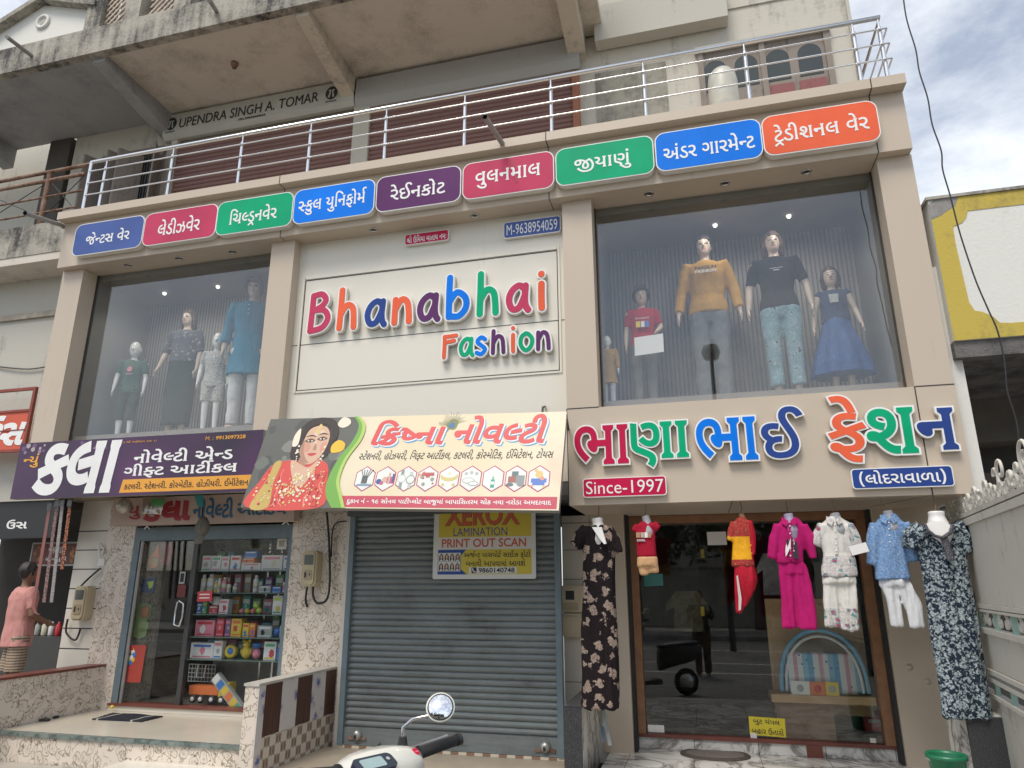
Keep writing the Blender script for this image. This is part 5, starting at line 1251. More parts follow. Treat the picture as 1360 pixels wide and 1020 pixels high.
# peacock feather
fe = MB(T); fx0, fz0 = 2.02, .86
for i in range(26):
    a = R(20 + i * 6.2); L = random.uniform(.10, .16)
    stroke(fe, [(fx0, fz0), (fx0 + L * math.cos(a), fz0 + L * math.sin(a))], .004, pr('feather', (.22, .24, .12)), .0002, .0008 + i * .00002, None, 2, 0)
blob(fe, [(fx0 - .05, fz0 - .02), (fx0 - .01, fz0 + .07), (fx0 + .06, fz0 + .05), (fx0 + .04, fz0 - .04)], pr('olive', (.20, .20, .07)), .0020, 4)
blob(fe, [(fx0 - .03, fz0 - .01), (fx0, fz0 + .035), (fx0 + .03, fz0 + .02), (fx0 + .02, fz0 - .025)], pr('peacock', (.03, .16, .34)), .0028, 4)
stroke(fe, [(fx0 - .02, fz0 - .04), (fx0 - .08, fz0 - .14), (fx0 - .12, fz0 - .2)], .006, pr('feather', (.22, .24, .12)), .0002, .002, None, 3)
fe.build('feather_picture', bface)
# nine hexagon pictures
hx = MB(T); pics = random.Random(3)
HC = pr('hex_pink', (.42, .02, .13)); PALE = pr('pale', (.72, .74, .70))
pal = [[(.10, .11, .11), (.2, .3, .4)], [(.05, .1, .3), (.5, .1, .2), (.6, .4, .3)], [(.25, .3, .28), (.5, .52, .5)], [(.5, .1, .1), (.6, .4, .2), (.3, .3, .3)], [(.62, .52, .2), (.7, .62, .4)], [(.45, .47, .47), (.3, .33, .35)], [(.05, .35, .25), (.2, .5, .3)], [(.13, .17, .17), (.35, .12, .1), (.25, .28, .28)], [(.1, .2, .55), (.7, .5, .2), (.7, .3, .2)]]
for i in range(9):
    cx, cz = 1.245 + i * (bw - 1.245 - .20) / 8, .30
    hexp = lambda r_: [(cx + r_ * math.cos(R(a)) * .93, cz + r_ * math.sin(R(a)) * 1.08) for a in range(30, 390, 60)]
    hx.poly(hexp(.122), HC, .0002, .0012); hx.poly(hexp(.112), PALE, .0014, .0022)
    cols = [pr('pic%d_%d' % (i, j), c) for j, c in enumerate(pal[i])]
    d = .0030
    def C(x, z, r_, c, sx=1, sz=1):
        global d
        d += .0002
        hx.poly([(cx + x + r_ * sx * math.cos(R(a)), cz + z + r_ * sz * math.sin(R(a))) for a in range(0, 360, 24)], c, d - .0004, d)
    def B(x0, x1, z0, z1, c):
        global d
        d += .0002
        hx.poly([(cx + x0, cz + z0), (cx + x1, cz + z0), (cx + x1, cz + z1), (cx + x0, cz + z1)], c, d - .0004, d)
    if i == 0:
        B(-.03, .03, -.05, .03, cols[0])
        for a in (-.05, -.02, .01, .04, .07): stroke(hx, [(a * .4, 0) and (cx + a * .4, cz + .02), (cx + a, cz + .09)], .008, cols[0], d, d + .0006, None, 3, 0)
        B(-.07, .08, -.075, -.055, cols[1])
    elif i == 1:
        C(-.06, -.03, .028, cols[0]); C(-.03, -.045, .02, cols[1]); C(.0, -.01, .03, cols[2]); B(.02, .09, -.05, .02, cols[1]); B(.03, .05, -.05, .06, cols[2]); B(.07, .09, -.04, .05, cols[0])
    elif i == 2:
        B(-.06, -.03, -.1, .09, cols[0]); C(-.045, 0, .042, cols[1]); C(-.045, 0, .034, PALE); B(.03, .06, -.1, .07, cols[1]); C(.045, -.01, .045, cols[0]); C(.045, -.01, .036, PALE)
    elif i == 3:
        for j in range(14): C(pics.uniform(-.08, .08), pics.uniform(-.06, .06), pics.uniform(.008, .018), cols[j % 3])
        B(-.06, .06, .03, .06, cols[0])
    elif i == 4:
        C(0, .02, .085, cols[0], 1, .55); C(0, .045, .075, PALE, 1, .5); C(0, .05, .014, cols[1]); C(-.05, -.06, .014, cols[0]); C(.05, -.06, .014, cols[0])
    elif i == 5:
        for x, z in ((-.05, .05), (0, .06), (.05, .05)): C(x, z, .016, cols[0])
        C(-.02, -.02, .06, cols[0], 1, .5); C(-.02, -.02, .052, PALE, 1, .45); C(.03, -.05, .05, cols[1], 1, .45); C(.03, -.05, .043, PALE, 1, .4)
    elif i == 6:
        B(-.018, .018, -.09, -.01, cols[0]); B(-.008, .008, -.01, .02, cols[1]); B(-.016, .016, -.06, -.03, PALE)
    elif i == 7:
        B(-.04, .02, -.02, .07, cols[0]); B(-.07, 0, -.04, .02, cols[1]); B(.0, .08, -.05, .03, cols[2]); C(-.05, -.06, .035, cols[0], 1, .5); C(.05, -.06, .035, cols[2], 1, .5)
    else:
        B(-.07, .07, -.04, .0, cols[0]); B(-.055, .055, -.065, -.04, cols[0]); C(0, .04, .035, cols[1]); C(-.03, .08, .016, cols[1]); C(.03, .0, .02, cols[2]); C(-.06, -.075, .012, cols[2]); C(.05, -.08, .012, cols[1])
hx.build('hexagon_pictures', bface)
# straps that hold the banner
st = MB().tube([at(720, 552, -.25), at(721, 541, -.1), at(724, 540, .13)], .012, BLACK, 6); st.tube([at(752, 552, -.28), at(755, 570, .0)], .012, BLACK, 6)
st.build('strap', bn)

# ---------------------------------------------------------------- purple sign over the novelty shop
def purple(t, p):
    v = coords(t); n = N(t, 'ShaderNodeTexNoise', Scale=.9, Detail=2); lk(t, v, n.inputs['Vector'])
    r = ramp(t, [(.35, (.035, .022, .045)), (.6, (.075, .028, .085)), (.75, (.12, .04, .12))]); lk(t, n.outputs['Fac'], r.inputs['Fac'])
    lk(t, r.outputs['Color'], p.inputs['Base Color']); p.inputs['Roughness'].default_value = .35
PUR = custom('purple_print', purple)
x0, x1, z0, z1 = -7.69, -4.42, 2.53, 3.185
W, H = x1 - x0, z1 - z0
pu = thing('novelty_shop_sign', ((x0 + x1) / 2, -.1, z0), 'dark purple printed sign with huge white Gujarati letters above the novelty shop', 'sign')
o_ = Vector((x0, -.15, z0)); T = plane(o_, (1, 0, -.006), (0, 0, 1))
MB(T).box(0, W, .003, .09, 0, H, mat('banner_frame', (.30, .29, .27), .5)).build('frame', pu)
pf = MB(T).poly([(0, 0), (W, 0), (W, H), (0, H)], PUR, -.002, 0)
OR = pr('saffron', (.78, .36, .05)); pf.poly([(1.52, .03), (W, .03), (W, .175), (1.55, .175)], OR, .0003, .0012)
for i in range(22):
    x, z = random.choice((random.uniform(.04, .4), random.uniform(.85, 1.35))), random.uniform(.52, .64); r_ = random.uniform(.012, .035)
    pf.poly([(x + r_ * math.cos(R(a)), z + r_ * .9 * math.sin(R(a))) for a in range(0, 360, 30)], pr('bubble%d' % (i % 3), ((.30, .20, .30), (.16, .09, .2), (.45, .36, .38))[i % 3]), .0003 + i * .00003, .0008 + i * .00003)
ps = pf.build('sheet', pu)
l_ = MB(T); guj(l_, 'kala', .32, 1.42, .06, .60, PW, .002, .0035, bold=36, slab=14, shear=.12); guj(l_, 'nov', 1.66, 2.92, .355, .50, PW, .002, .0035, bold=20, slab=26); guj(l_, 'gift', 1.55, 3.0, .19, .345, PW, .002, .0035, bold=20, slab=26)
guj(l_, 'nyum', .085, .31, .36, .52, OR, .002, .0035, bold=16, shear=.15); guj(l_, 'ganesh', 1.47, 1.92, .585, .615, OR, .002, .003, bold=8, seg=1); latin(l_, 'M. :', 2.56, 2.66, .57, .612, OR, .002, .003); latin(l_, '9913097328', 2.69, 3.06, .57, .612, OR, .002, .003, bold=.02)
guj(l_, 'orange', 1.58, W - .12, .065, .145, INK, .002, .003, bold=10, seg=2)
l_.build('lettering', ps)
# round knobs under the sign
for u, v in ((173, 655), (312, 651)):
    q = at(u, v, -.1)
    MB().ball(q, .022, WHITE, 10).build('knob', pu)
# ---------------------------------------------------------------- older sign board over the door
q0, q1 = at(150, 665, .62), at(395, 655, .62)
x0, x1, z0, z1 = -6.98, -4.45, 2.27, 2.60
ob = thing('old_shop_board', ((x0 + x1) / 2, .6, z0), 'faded pink and cream board with red and blue Gujarati letters over the novelty shop door', 'sign')
T = plane((x0, .62, z0), (1, 0, 0), (0, 0, 1)); W, H = x1 - x0, z1 - z0
MB(T).box(0, W, .002, .12, 0, H, mat('faded_board', (.52, .40, .33), .6, var=.12)).build('board', ob)
l_ = MB(T); RDP = pr('brick_red', (.36, .03, .04)); BLP = pr('ink_blue', (.03, .13, .25))
guj(l_, 'nyu', .12, .42, .07, .23, RDP, 0, .003, bold=18); guj(l_, 'kala', .50, 1.12, .05, .26, RDP, 0, .003, bold=46); guj(l_, 'nov2', 1.18, 1.72, .06, .29, BLP, 0, .003, bold=24); guj(l_, 'art', 1.78, 2.42, .08, .28, BLP, 0, .003, bold=18)
l_.build('lettering', ob)

# ---------------------------------------------------------------- copy shop poster on the shutter
q0, q1 = at(577, 676, .62), at(712, 768, .62)
x0, x1, z0, z1 = q0.x + .0, q1.x, at(645, 769, .62).z, at(645, 676, .62).z + .06
W, H = x1 - x0, z1 - z0
po = thing('copy_shop_poster', ((x0 + x1) / 2, .62, z0), 'white bordered yellow poster for copying and printing hung on the grey shutter', 'poster')
T = plane((x0, .62, z0), (1, 0, .0), (0, 0, 1))
YEL = pr('yellow', (.62, .50, .06)); GREYP = pr('poster_white', (.66, .66, .63))
b_ = MB(T).poly(rrect(0, W, 0, H, .02), GREYP, -.008, 0)
b_.poly([(.05 * W, .55 * H), (.96 * W, .55 * H), (.96 * W, H - .02), (.05 * W, H - .02)], YEL, .0003, .001)
b_.poly([(.05 * W, .06 * H), (.96 * W, .06 * H), (.96 * W, .385 * H), (.05 * W, .385 * H)], YEL, .0003, .001)
BLU = pr('blue', (.02, .07, .30)); b_.poly([(.05 * W, .06 * H), (.34 * W, .06 * H), (.28 * W, .13 * H), (.28 * W, .31 * H), (.33 * W, .385 * H), (.05 * W, .385 * H)], BLU, .0012, .002)
b_.poly([(.055 * W, .10 * H), (.275 * W, .10 * H), (.275 * W, .345 * H), (.055 * W, .345 * H)], GREYP, .0022, .003)
b_.poly([(.36 * W, .07 * H), (.82 * W, .07 * H), (.82 * W, .155 * H), (.36 * W, .155 * H)], GREYP, .0012, .002)
for i in range(4):
    for j in range(2):
        cx, cz = (.085 + .054 * i) * W, (.12 + .125 * j) * H
        b_.poly([(cx - .022 * W, cz - .015 * H), (cx + .022 * W, cz - .015 * H), (cx + .02 * W, cz + .06 * H), (cx, cz + .095 * H), (cx - .02 * W, cz + .06 * H)], INK, .0032, .0036)
        b_.poly([(cx + .011 * W * math.cos(R(a)), cz + .045 * H + .03 * H * math.sin(R(a))) for a in range(0, 360, 30)], SKINP, .0038, .0042)
        b_.poly([(cx - .018 * W, cz - .012 * H), (cx + .018 * W, cz - .012 * H), (cx + .008 * W, cz + .012 * H), (cx - .008 * W, cz + .012 * H)], GREYP, .0044, .0048)
ph = b_.build('sheet', po)
l_ = MB(T); RO = pr('orange_red', (.55, .12, .06))
latin(l_, 'XEROX', .115 * W, .855 * W, .70 * H, .98 * H, INK, .0014, .002, bold=.03); latin(l_, 'XEROX', .11 * W, .85 * W, .705 * H, .985 * H, RO, .0022, .003, bold=.03)
latin(l_, 'LAMINATION', .20 * W, .73 * W, .565 * H, .675 * H, BLU, .0014, .002, bold=.006)
latin(l_, 'PRINT OUT SCAN', .085 * W, .91 * W, .415 * H, .53 * H, RO, .0004, .0012, bold=.02)
guj(l_, 'x1', .31 * W, .95 * W, .265 * H, .365 * H, INK, .0022, .003, bold=8, seg=2); guj(l_, 'x2', .33 * W, .90 * W, .165 * H, .26 * H, INK, .0022, .003, bold=8, seg=2)
latin(l_, '9860140748', .455 * W, .80 * W, .08 * H, .145 * H, INK, .0022, .003, bold=.02)
l_.poly(rrect(.385 * W, .435 * W, .075 * H, .15 * H, .008), INK, .0022, .003)
stroke(l_, [(.398 * W, .135 * H), (.402 * W, .105 * H), (.424 * W, .088 * H)], .012, GREYP, .0031, .0036, None, 4)
l_.build('lettering', ph)
# ---------------------------------------------------------------- steel railing on the cornice
rl = thing('balcony_railing', (-2.7, 0, ZC1), 'polished steel railing with three thin bars along the top of the shop front', 'railing')
zt = 7.08
x0, x1 = -7.60, 2.137
hr = MB().tube([(x0, 0, zt), (x1, 0, zt), (x1 + .02, 1.5, zt)], .026, STEEL, 12)
hr.build('handrail', rl)
for dz, ex in ((.165, .05), (.345, .06), (.525, .075)):
    MB().tube([(x0 + .02, -.03, zt - dz), (x1 + .04, -.03, zt - dz)], .0095, STEEL, 8).build('bar', rl)
    MB().tube([(x1 + .04, -.03, zt - dz), (x1 + .05, 1.5, zt - dz)], .0095, STEEL, 8).build('bar', rl)
posts = [at(u, v, 0).x for u, v in ((136, 250), (226, 232), (319, 215), (411, 197), (512, 178), (617, 165), (732, 145), (856, 120), (991, 90), (1140, 85))]
for x in posts + [x1 - .02]:
    p = MB().tube([(x, 0, ZC1), (x, 0, zt - .12)], .022, STEEL, 10)
    p.tube([(x, 0, zt - .121), (x, 0, zt)], .011, STEEL, 8)
    p.lathe((x, 0, ZC1 + .001), [(.05, 0), (.05, .008), (.025, .012)], STEEL, 14)
    p.build('post', rl)
MB().tube([(x0, 0, zt), (x0, 0, ZC1)], .026, STEEL, 10).build('post', rl)
MB().tube([(x1 + .02, 1.0, zt), (x1 + .02, 1.0, 6.2)], .022, STEEL, 10).build('post', rl)
# pipes standing out of the facade
for a, b_, lab_ in ((at(644, 155, -.75), at(668, 192, -.2), 'grey pipe stub sticking out above the red board with the scrape'),
               (at(33, 283, -.7), at(84, 300, -.09), 'grey pipe stub sticking out at the left end of the header')):
    m_ = MB().tube([a, b_], .028, mat('grey_pvc', (.28, .27, .25), .5), 12, caps=False)
    m_.tube([a, b_], .022, DARK, 12, caps=False); m_.lathe(b_, [(.028, -.001), (.04, .0), (.04, .015), (.028, .016)], mat('grey_pvc', (.28, .27, .25), .5), 12, 'y')
    tag(m_.build('pipe'), lab_, 'pipe')
m_ = MB().tube([at(278, 0, -.5), at(287, 14, .0)], .03, mat('grey_pvc', (.28, .27, .25), .5), 12); tag(m_.build('pipe'), 'grey pipe stub sticking out of the uppermost stained parapet', 'pipe')
m_ = MB().tube([at(9, 49, -.5), at(42, 74, .0)], .03, mat('grey_pvc', (.28, .27, .25), .5), 12); tag(m_.build('pipe'), 'grey pipe stub by the gable at the top left corner', 'pipe')
# white insulated water jug behind the railing
q = at(962, 133, .2); jt = at(962, 88, .2).z; jz = ZC1 + .002; jk = (jt - jz) / .64
wj = thing('water_jug', (q.x, .2, jz), 'white cylindrical water jug standing behind the steel railing', 'water jug')
MB().lathe((q.x, .2, jz), [(r_, h_ * jk) for r_, h_ in ((.13, 0), (.155, .03), (.155, .46), (.14, .54), (.10, .585), (.06, .60))], mat('milky_plastic', (.62, .60, .52), .35, var=.08), 20).build('body', wj)
MB().lathe((q.x, .2, jz + .6 * jk), [(.03, 0), (.03, .035), (.01, .04)], WHITE, 12).build('lid', wj)

# ---------------------------------------------------------------- rolling shutter of the middle shop
sx0, sx1 = -3.70, -1.435
sh_ = thing('rolling_shutter', (-2.57, .7, 0), 'closed grey blue ribbed rolling shutter in the middle of the ground floor', 'shutter')
def shutter_paint(t, p):
    v = coords(t); n = N(t, 'ShaderNodeTexNoise', Scale=2.2, Detail=8, Roughness=.65); lk(t, v, n.inputs['Vector'])
    v2 = coords(t, (1.2, 1, 20)); n2 = N(t, 'ShaderNodeTexNoise', Scale=2, Detail=6, Roughness=.7); lk(t, v2, n2.inputs['Vector'])
    f = math_(t, 'ADD', math_(t, 'MULTIPLY', n.outputs['Fac'], .5), math_(t, 'MULTIPLY', n2.outputs['Fac'], .5))
    r = ramp(t, [(.30, (.07, .075, .072)), (.45, (.165, .185, .183)), (.62, (.205, .235, .235))]); lk(t, f, r.inputs['Fac'])
    n3 = N(t, 'ShaderNodeTexNoise', Scale=7, Detail=7, Roughness=.75); lk(t, coords(t, (.6, 1, 1.4)), n3.inputs['Vector'])
    r3 = ramp(t, [(.68, (0, 0, 0)), (.73, (1, 1, 1))]); lk(t, n3.outputs['Fac'], r3.inputs['Fac'])
    c = mixc(t, r3.outputs['Color'], r.outputs['Color'], (.09, .045, .03)); lk(t, c, p.inputs['Base Color'])
    p.inputs['Roughness'].default_value = .5
SHP = custom('grey_blue_shutter_paint', shutter_paint)
cu = slats('curtain', sx0, sx1, .70, .165, 2.42, .0615, SHP, sh_, .017)
bb = MB().box(sx0, sx1, .672, .69, .012, .164, SHP); bb.box(sx0, sx1, .66, .70, 0, .012, SHP); bb.build('bottom_bar', sh_)
hs = MB().tube([at(585, 983, .655), at(585, 979, .61), at(612, 977, .61), at(612, 981, .655)], .009, RUST, 8); hs.build('handle', sh_)
for u, v in ((474, 976), (724, 992)):
    q = at(u, v, .66)
    lk_ = MB().lathe((q.x, .672, q.z), [(.055, 0), (.055, -.012), (.046, -.035), (.03, -.05), (.012, -.055)], mat('lock_metal', (.45, .45, .43), .35, metal=.7), 18, 'y')
    lk_.box(q.x - .10, q.x + .10, .655, .671, q.z - .045, q.z - .02, RUST); lk_.box(q.x - .01, q.x + .012, .612, .622, q.z - .03, q.z + .005, BLACK)
    lk_.build('lock', sh_)
MB().box(sx0 - .05, sx0 + .01, .64, .72, 0, 2.42, BLUEG).build('guide_rail', sh_)
MB().box(sx1 - .01, sx1 + .05, .64, .72, 0, 2.42, BLUEG).build('guide_rail', sh_)
MB().box(sx0 - .05, sx1 + .05, .56, .72, 2.30, 2.41, mat('dark_hood', (.10, .11, .115), .6)).build('hood', sh_)

# ---------------------------------------------------------------- low dividing walls
dv = thing('dividing_wall', (-3.96, 0, -.2), 'low wall with brown, flowered and checkered tiles beside the grey shutter', 'wall')
def checker(t, p):
    """brown leaf medallions in a checker of cream squares"""
    t2 = N(t, 'ShaderNodeTexCoord'); sp = N(t, 'ShaderNodeSeparateXYZ'); lk(t, t2.outputs['Object'], sp.inputs[0])
    yy = math_(t, 'MULTIPLY', sp.outputs['Y'], 11); zz = math_(t, 'MULTIPLY', sp.outputs['Z'], 11.5)
    fy, fz = math_(t, 'FLOOR', yy), math_(t, 'FLOOR', zz)
    par = math_(t, 'MODULO', math_(t, 'ADD', math_(t, 'ADD', fy, fz), 200), 2)
    a = math_(t, 'SUBTRACT', math_(t, 'FRACT', yy), .5); b_ = math_(t, 'SUBTRACT', math_(t, 'FRACT', zz), .5)
    # two leaf shapes per square
    a2 = math_(t, 'SUBTRACT', math_(t, 'ABSOLUTE', a), .24)
    e = math_(t, 'ADD', math_(t, 'MULTIPLY', math_(t, 'MULTIPLY', a2, a2), 22), math_(t, 'MULTIPLY', math_(t, 'MULTIPLY', b_, b_), 4.4))
    leaf = math_(t, 'LESS_THAN', e, 1.0)
    c1 = mixc(t, leaf, (.30, .21, .16), (.22, .135, .095)); c2 = mixc(t, leaf, (.62, .56, .47), (.62, .56, .47))
    c1 = mixc(t, math_(t, 'LESS_THAN', math_(t, 'ABSOLUTE', math_(t, 'SUBTRACT', e, 1.0)), .16), c1, (.60, .54, .46))
    lk(t, mixc(t, par, c2, c1), p.inputs['Base Color']); p.inputs['Roughness'].default_value = .3
CHK = custom('leaf_checker_tile', checker)
def flowers(t, p):
    v = coords(t); n = N(t, 'ShaderNodeTexVoronoi', Scale=7.5); n.feature = 'F1'
    wp = N(t, 'ShaderNodeTexNoise', Scale=30, Detail=2); lk(t, v, wp.inputs['Vector'])
    vv = N(t, 'ShaderNodeVectorMath'); vv.operation = 'MULTIPLY_ADD'; lk(t, wp.outputs['Color'], vv.inputs[0]); vv.inputs[1].default_value = (.09, .09, .09); lk(t, v, vv.inputs[2])
    lk(t, vv.outputs[0], n.inputs['Vector'])
    r = ramp(t, [(0, (.05, .08, .28)), (.20, (.14, .18, .36)), (.30, (.45, .40, .46)), (.42, (.60, .56, .55)), (.6, (.64, .60, .57))]); lk(t, n.outputs['Distance'], r.inputs['Fac'])
    lk(t, r.outputs['Color'], p.inputs['Base Color']); p.inputs['Roughness'].default_value = .3
FLW = custom('flower_print_tile', flowers)
dx0, dx1, dy0, dy1 = -4.03, -3.895, -.60, .80
b_ = MB().box(dx0, dx1, dy0, dy1, -.2, .70, PAIS); b_.build('core', dv)
b_ = MB().box(dx0 - .01, dx1 + .012, dy0 - .012, dy1, .702, .725, mat('stone_cap', (.50, .47, .42), .4, var=.15, scale=12)); b_.build('coping', dv)
seq = [(0, .10, FLW), (.10, .37, BROWNT), (.37, .64, FLW), (.64, .91, BROWNT), (.91, 1.18, FLW), (1.18, 1.40, BROWNT)]
for a, b2, m in seq:
    MB().box(dx1, dx1 + .009, dy0 + a + .001, dy0 + b2 - .001, .27 if a > 0 else -.2, .70, m).build('facing_tile', dv)
MB().box(dx1, dx1 + .008, dy0 + .10, dy1, -.2, .269, CHK).build('facing_tile', dv)
lw = thing('low_wall', (-7.1, .2, -.2), 'low wall of leaf print tiles with a brown ledge in front of the man in pink', 'wall')
MB().box(-7.16, -6.985, -1.3, .9, -.2, .64, PAIS).build('core', lw)
MB().box(-7.2, -6.97, -1.32, .9, .641, .665, REDB).build('coping', lw)
# granite pedestals at the right hand shop
for x0, x1, y0, y1, z1, lab_ in ((-1.25, -1.09, -.05, 1.0, .545, 'dark granite ended low wall between the grey shutter and the black floral dress'),
                                (1.86, 2.42, -.02, .5, .60, 'dark granite fronted block under the long navy floral gown')):
    pd = thing('pedestal_wall', ((x0 + x1) / 2, y0, -.2), lab_, 'low wall')
    MB().box(x0, x1 - .004, y0, y0 + .03, -.2, z1, GRAN).build('granite_face', pd)
    MB().box(x0, x1 - .003, y0 + .0305, y1, -.2, z1 - .001, MARB).build('marble_side', pd)
    MB().box(x0 - .003, x1, y0 + .0305, y1, z1, z1 + .012, GRAN if x0 < 0 else MARB).build('top', pd)

# ---------------------------------------------------------------- electricity meters
METER = mat('cream_meter_plastic', (.52, .44, .29), .45, var=.06)
def meter(u0, v0, u1, v1, y, lab_, two=False):
    a, b_ = at(u0, v1, y), at(u1, v0, y)
    x0, x1, z0, z1 = a.x, b_.x, a.z, b_.z
    t_ = thing('electricity_meter', ((x0 + x1) / 2, y, z0), lab_, 'electricity meter')
    W, H = x1 - x0, z1 - z0
    T = plane((x0, y, z0), (1, 0, 0), (0, 0, 1))
    if not two:
        MB(T).poly(rrect(0, W, 0, H, .05, 5), METER, -.12, 0).build('case', t_)
        m_ = MB(T).poly(rrect(.02, W - .02, .02, H - .02, .04, 5), METER, .0005, .02); m_.build('cover', t_)
        MB(T).poly(rrect(.2 * W, .82 * W, .60 * H, .88 * H, .01, 3), mat('lcd_glass', (.12, .14, .13), .12), .0205, .024).build('display', t_)
        m_ = MB(T).poly(rrect(.25 * W, .78 * W, .18 * H, .46 * H, .02, 3), mat('meter_recess', (.38, .31, .20), .5), .0205, .028)
        m_.poly(rrect(.3 * W, .42 * W, .25 * H, .40 * H, .008, 3), INK, .0285, .031); m_.poly(rrect(.6 * W, .68 * W, .30 * H, .36 * H, .008, 3), INK, .0285, .031); m_.build('terminal_cover', t_)
    else:
        for z_0, z_1 in ((.47, 1), (.0, .45)):
            MB(T).poly(rrect(0, W, z_0 * H, z_1 * H, .02, 4), METER, -.1, 0).poly(rrect(.04, W - .04, z_0 * H + .03, z_1 * H - .03, .02, 4), METER, .0005, .015).build('case', t_)
        MB(T).poly(rrect(.32 * W, .66 * W, .72 * H, .90 * H, .005, 2), INK, .0155, .018).build('display', t_)
        MB(T).poly(rrect(.2 * W, .8 * W, .52 * H, .66 * H, .01, 2), mat('meter_recess', (.38, .31, .20), .5), .0155, .02).build('terminal_cover', t_)
    return t_
meter(399, 731, 422, 779, .68, 'cream electricity meter on the leaf print pier left of the grey shutter')
meter(93, 778, 118, 824, .78, 'cream electricity meter on the white tiles behind the hanging belts')
meter(742, 778, 774, 845, .9, 'cream two part meter box beside the black floral dress', True)
CBL = mat('black_cable', (.02, .02, .02), .5)
def cable(name, pts, r, lab_, m=None):
    P = [Vector(p) for p in pts]; Q = []
    for i in range(len(P) - 1):
        a, b_, c, e = P[max(i - 1, 0)], P[i], P[i + 1], P[min(i + 2, len(P) - 1)]
        for j in range(6):
            t = j / 6
            Q.append(.5 * ((2 * b_) + (c - a) * t + (2 * a - 5 * b_ + 4 * c - e) * t * t + (3 * b_ - a - 3 * c + e) * t ** 3))
    Q.append(P[-1])
    return tag(MB().tube(Q, r, m or CBL, 6).build(name), lab_, 'cable')
cable('cable', [at(434, 680, .72), at(437, 720, .74), at(438, 770, .74), at(434, 796, .74), at(422, 801, .74), at(416, 792, .74), at(416, 778, .74)], .014, 'thick black cable looping under the meter left of the shutter')
cable('cable', [at(460, 692, .70), at(443, 699, .73), at(440, 740, .75)], .009, 'black cable running off the shutter corner into the looped cable')
cable('cable', [at(408, 779, .7), at(406, 795, .75), at(408, 806, .78)], .013, 'short black cable tail below the meter left of the shutter')
cable('cable', [at(133, 755, .85), at(118, 768, .85), at(106, 780, .82)], .012, 'short dark cable above the meter behind the belts')
cable('cable', [at(90, 822, .85), at(88, 840, .85), at(100, 850, .86), at(107, 835, .86)], .012, 'black cable looping below the meter behind the belts')
wire = [at(u, v, -.9) for u, v in ((1196, -40), (1203, 20), (1216, 65), (1221, 95), (1232, 130), (1238, 165), (1250, 200), (1252, 225), (1262, 260), (1275, 310), (1295, 370), (1312, 410), (1325, 440), (1334, 480), (1338, 520), (1350, 560), (1354, 600), (1352, 640))]
cable('utility_wire', wire, .006, 'long thin black wire dangling across the sky and the yellow bordered parapet')

# ---------------------------------------------------------------- neighbour on the left
nb = thing('neighbour_building', (-9.5, 1, -.28), 'weathered plaster building with a stained balcony left of the shop', 'building')
MB().box(-12.5, -7.76, .05, 1.2, 5.83, 6.29, CONCB).build('balcony_front', nb)
MB().box(-12.5, -7.76, .06, 1.6, 5.72, 5.829, SOFF).build('balcony_slab', nb)
MB().box(-12.5, -7.74, .5, 1.4, 2.6, 5.719, PLASTG).build('wall', nb)
MB().box(-14, -9.6, WY + .35, WY + .5, 6.2, 10.2, PLASTG).build('wall', nb)
MB().box(-10.4, -9.95, WY - .05, WY + .3, 6.2, 8.98, mat('dark_recess', (.08, .07, .06), .8)).build('recess', nb)
MB().box(-12.5, -7.3, 1.6, 4.5, -.2, 0.0, FLOORC).build('floor', nb)
MB().box(-12.5, -7.72, .55, .7, 2.14, 3.05, mat('black_sign_sheet', (.018, .018, .02), .4)).build('sign_band', nb)
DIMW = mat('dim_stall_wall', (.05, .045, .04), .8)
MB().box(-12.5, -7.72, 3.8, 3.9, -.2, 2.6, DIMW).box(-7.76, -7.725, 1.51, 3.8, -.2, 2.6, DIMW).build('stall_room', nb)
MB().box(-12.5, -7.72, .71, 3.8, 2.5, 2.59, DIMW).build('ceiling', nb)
T = plane((-8.62, .55, 2.2), (1, 0, 0), (0, 0, 1))
q = at(0, 610, .55)
l_ = MB(T); latin(l_, 'PRO 0024', -.25, .60, at(10, 613, .55).z - 2.2, at(10, 602, .55).z - 2.2, PW, 0, .003, bold=.03); guj(l_, 'us', .12, .44, .06, .17, PW, 0, .003, bold=20)
l_.poly([(.33, .46), (.345, .46), (.345, .66), (.33, .66)], PW, 0, .002)
l_.build('lettering', nb)
# red framed sign on the wall
rs = thing('red_sign', (-8.5, .25, 3.2), 'red framed orange sign with slanted white letters on the plaster wall', 'sign')
T = plane((-9.3, .25, 3.18), (1, 0, 0), (0, 0, 1))
q1 = at(50, 513, .25)
W, H = q1.x + 9.3, .84
RFR = mat('red_iron_frame', (.25, .055, .035), .6, var=.2)
f_ = MB(T).box(0, W, -.02, .02, 0, .035, RFR).box(0, W, -.02, .02, H - .035, H, RFR).box(W - .04, W, -.02, .02, .036, H - .036, RFR).box(0, W - .041, -.015, .015, .62 * H, .62 * H + .03, RFR)
f_.box(0, W - .041, -.012, .018, .33 * H, .345 * H, RFR)
f_.build('frame', rs)
MB(T).box(0, W - .041, .0, .012, .036, .62 * H, mat('orange_print', (.60, .10, .05), .5, var=.08)).build('sheet', rs)
l_ = MB(T); guj(l_, 'us', .45, W - .1, .10, .47, PW, .002, .006, bold=40, shear=.25); l_.build('lettering', rs)
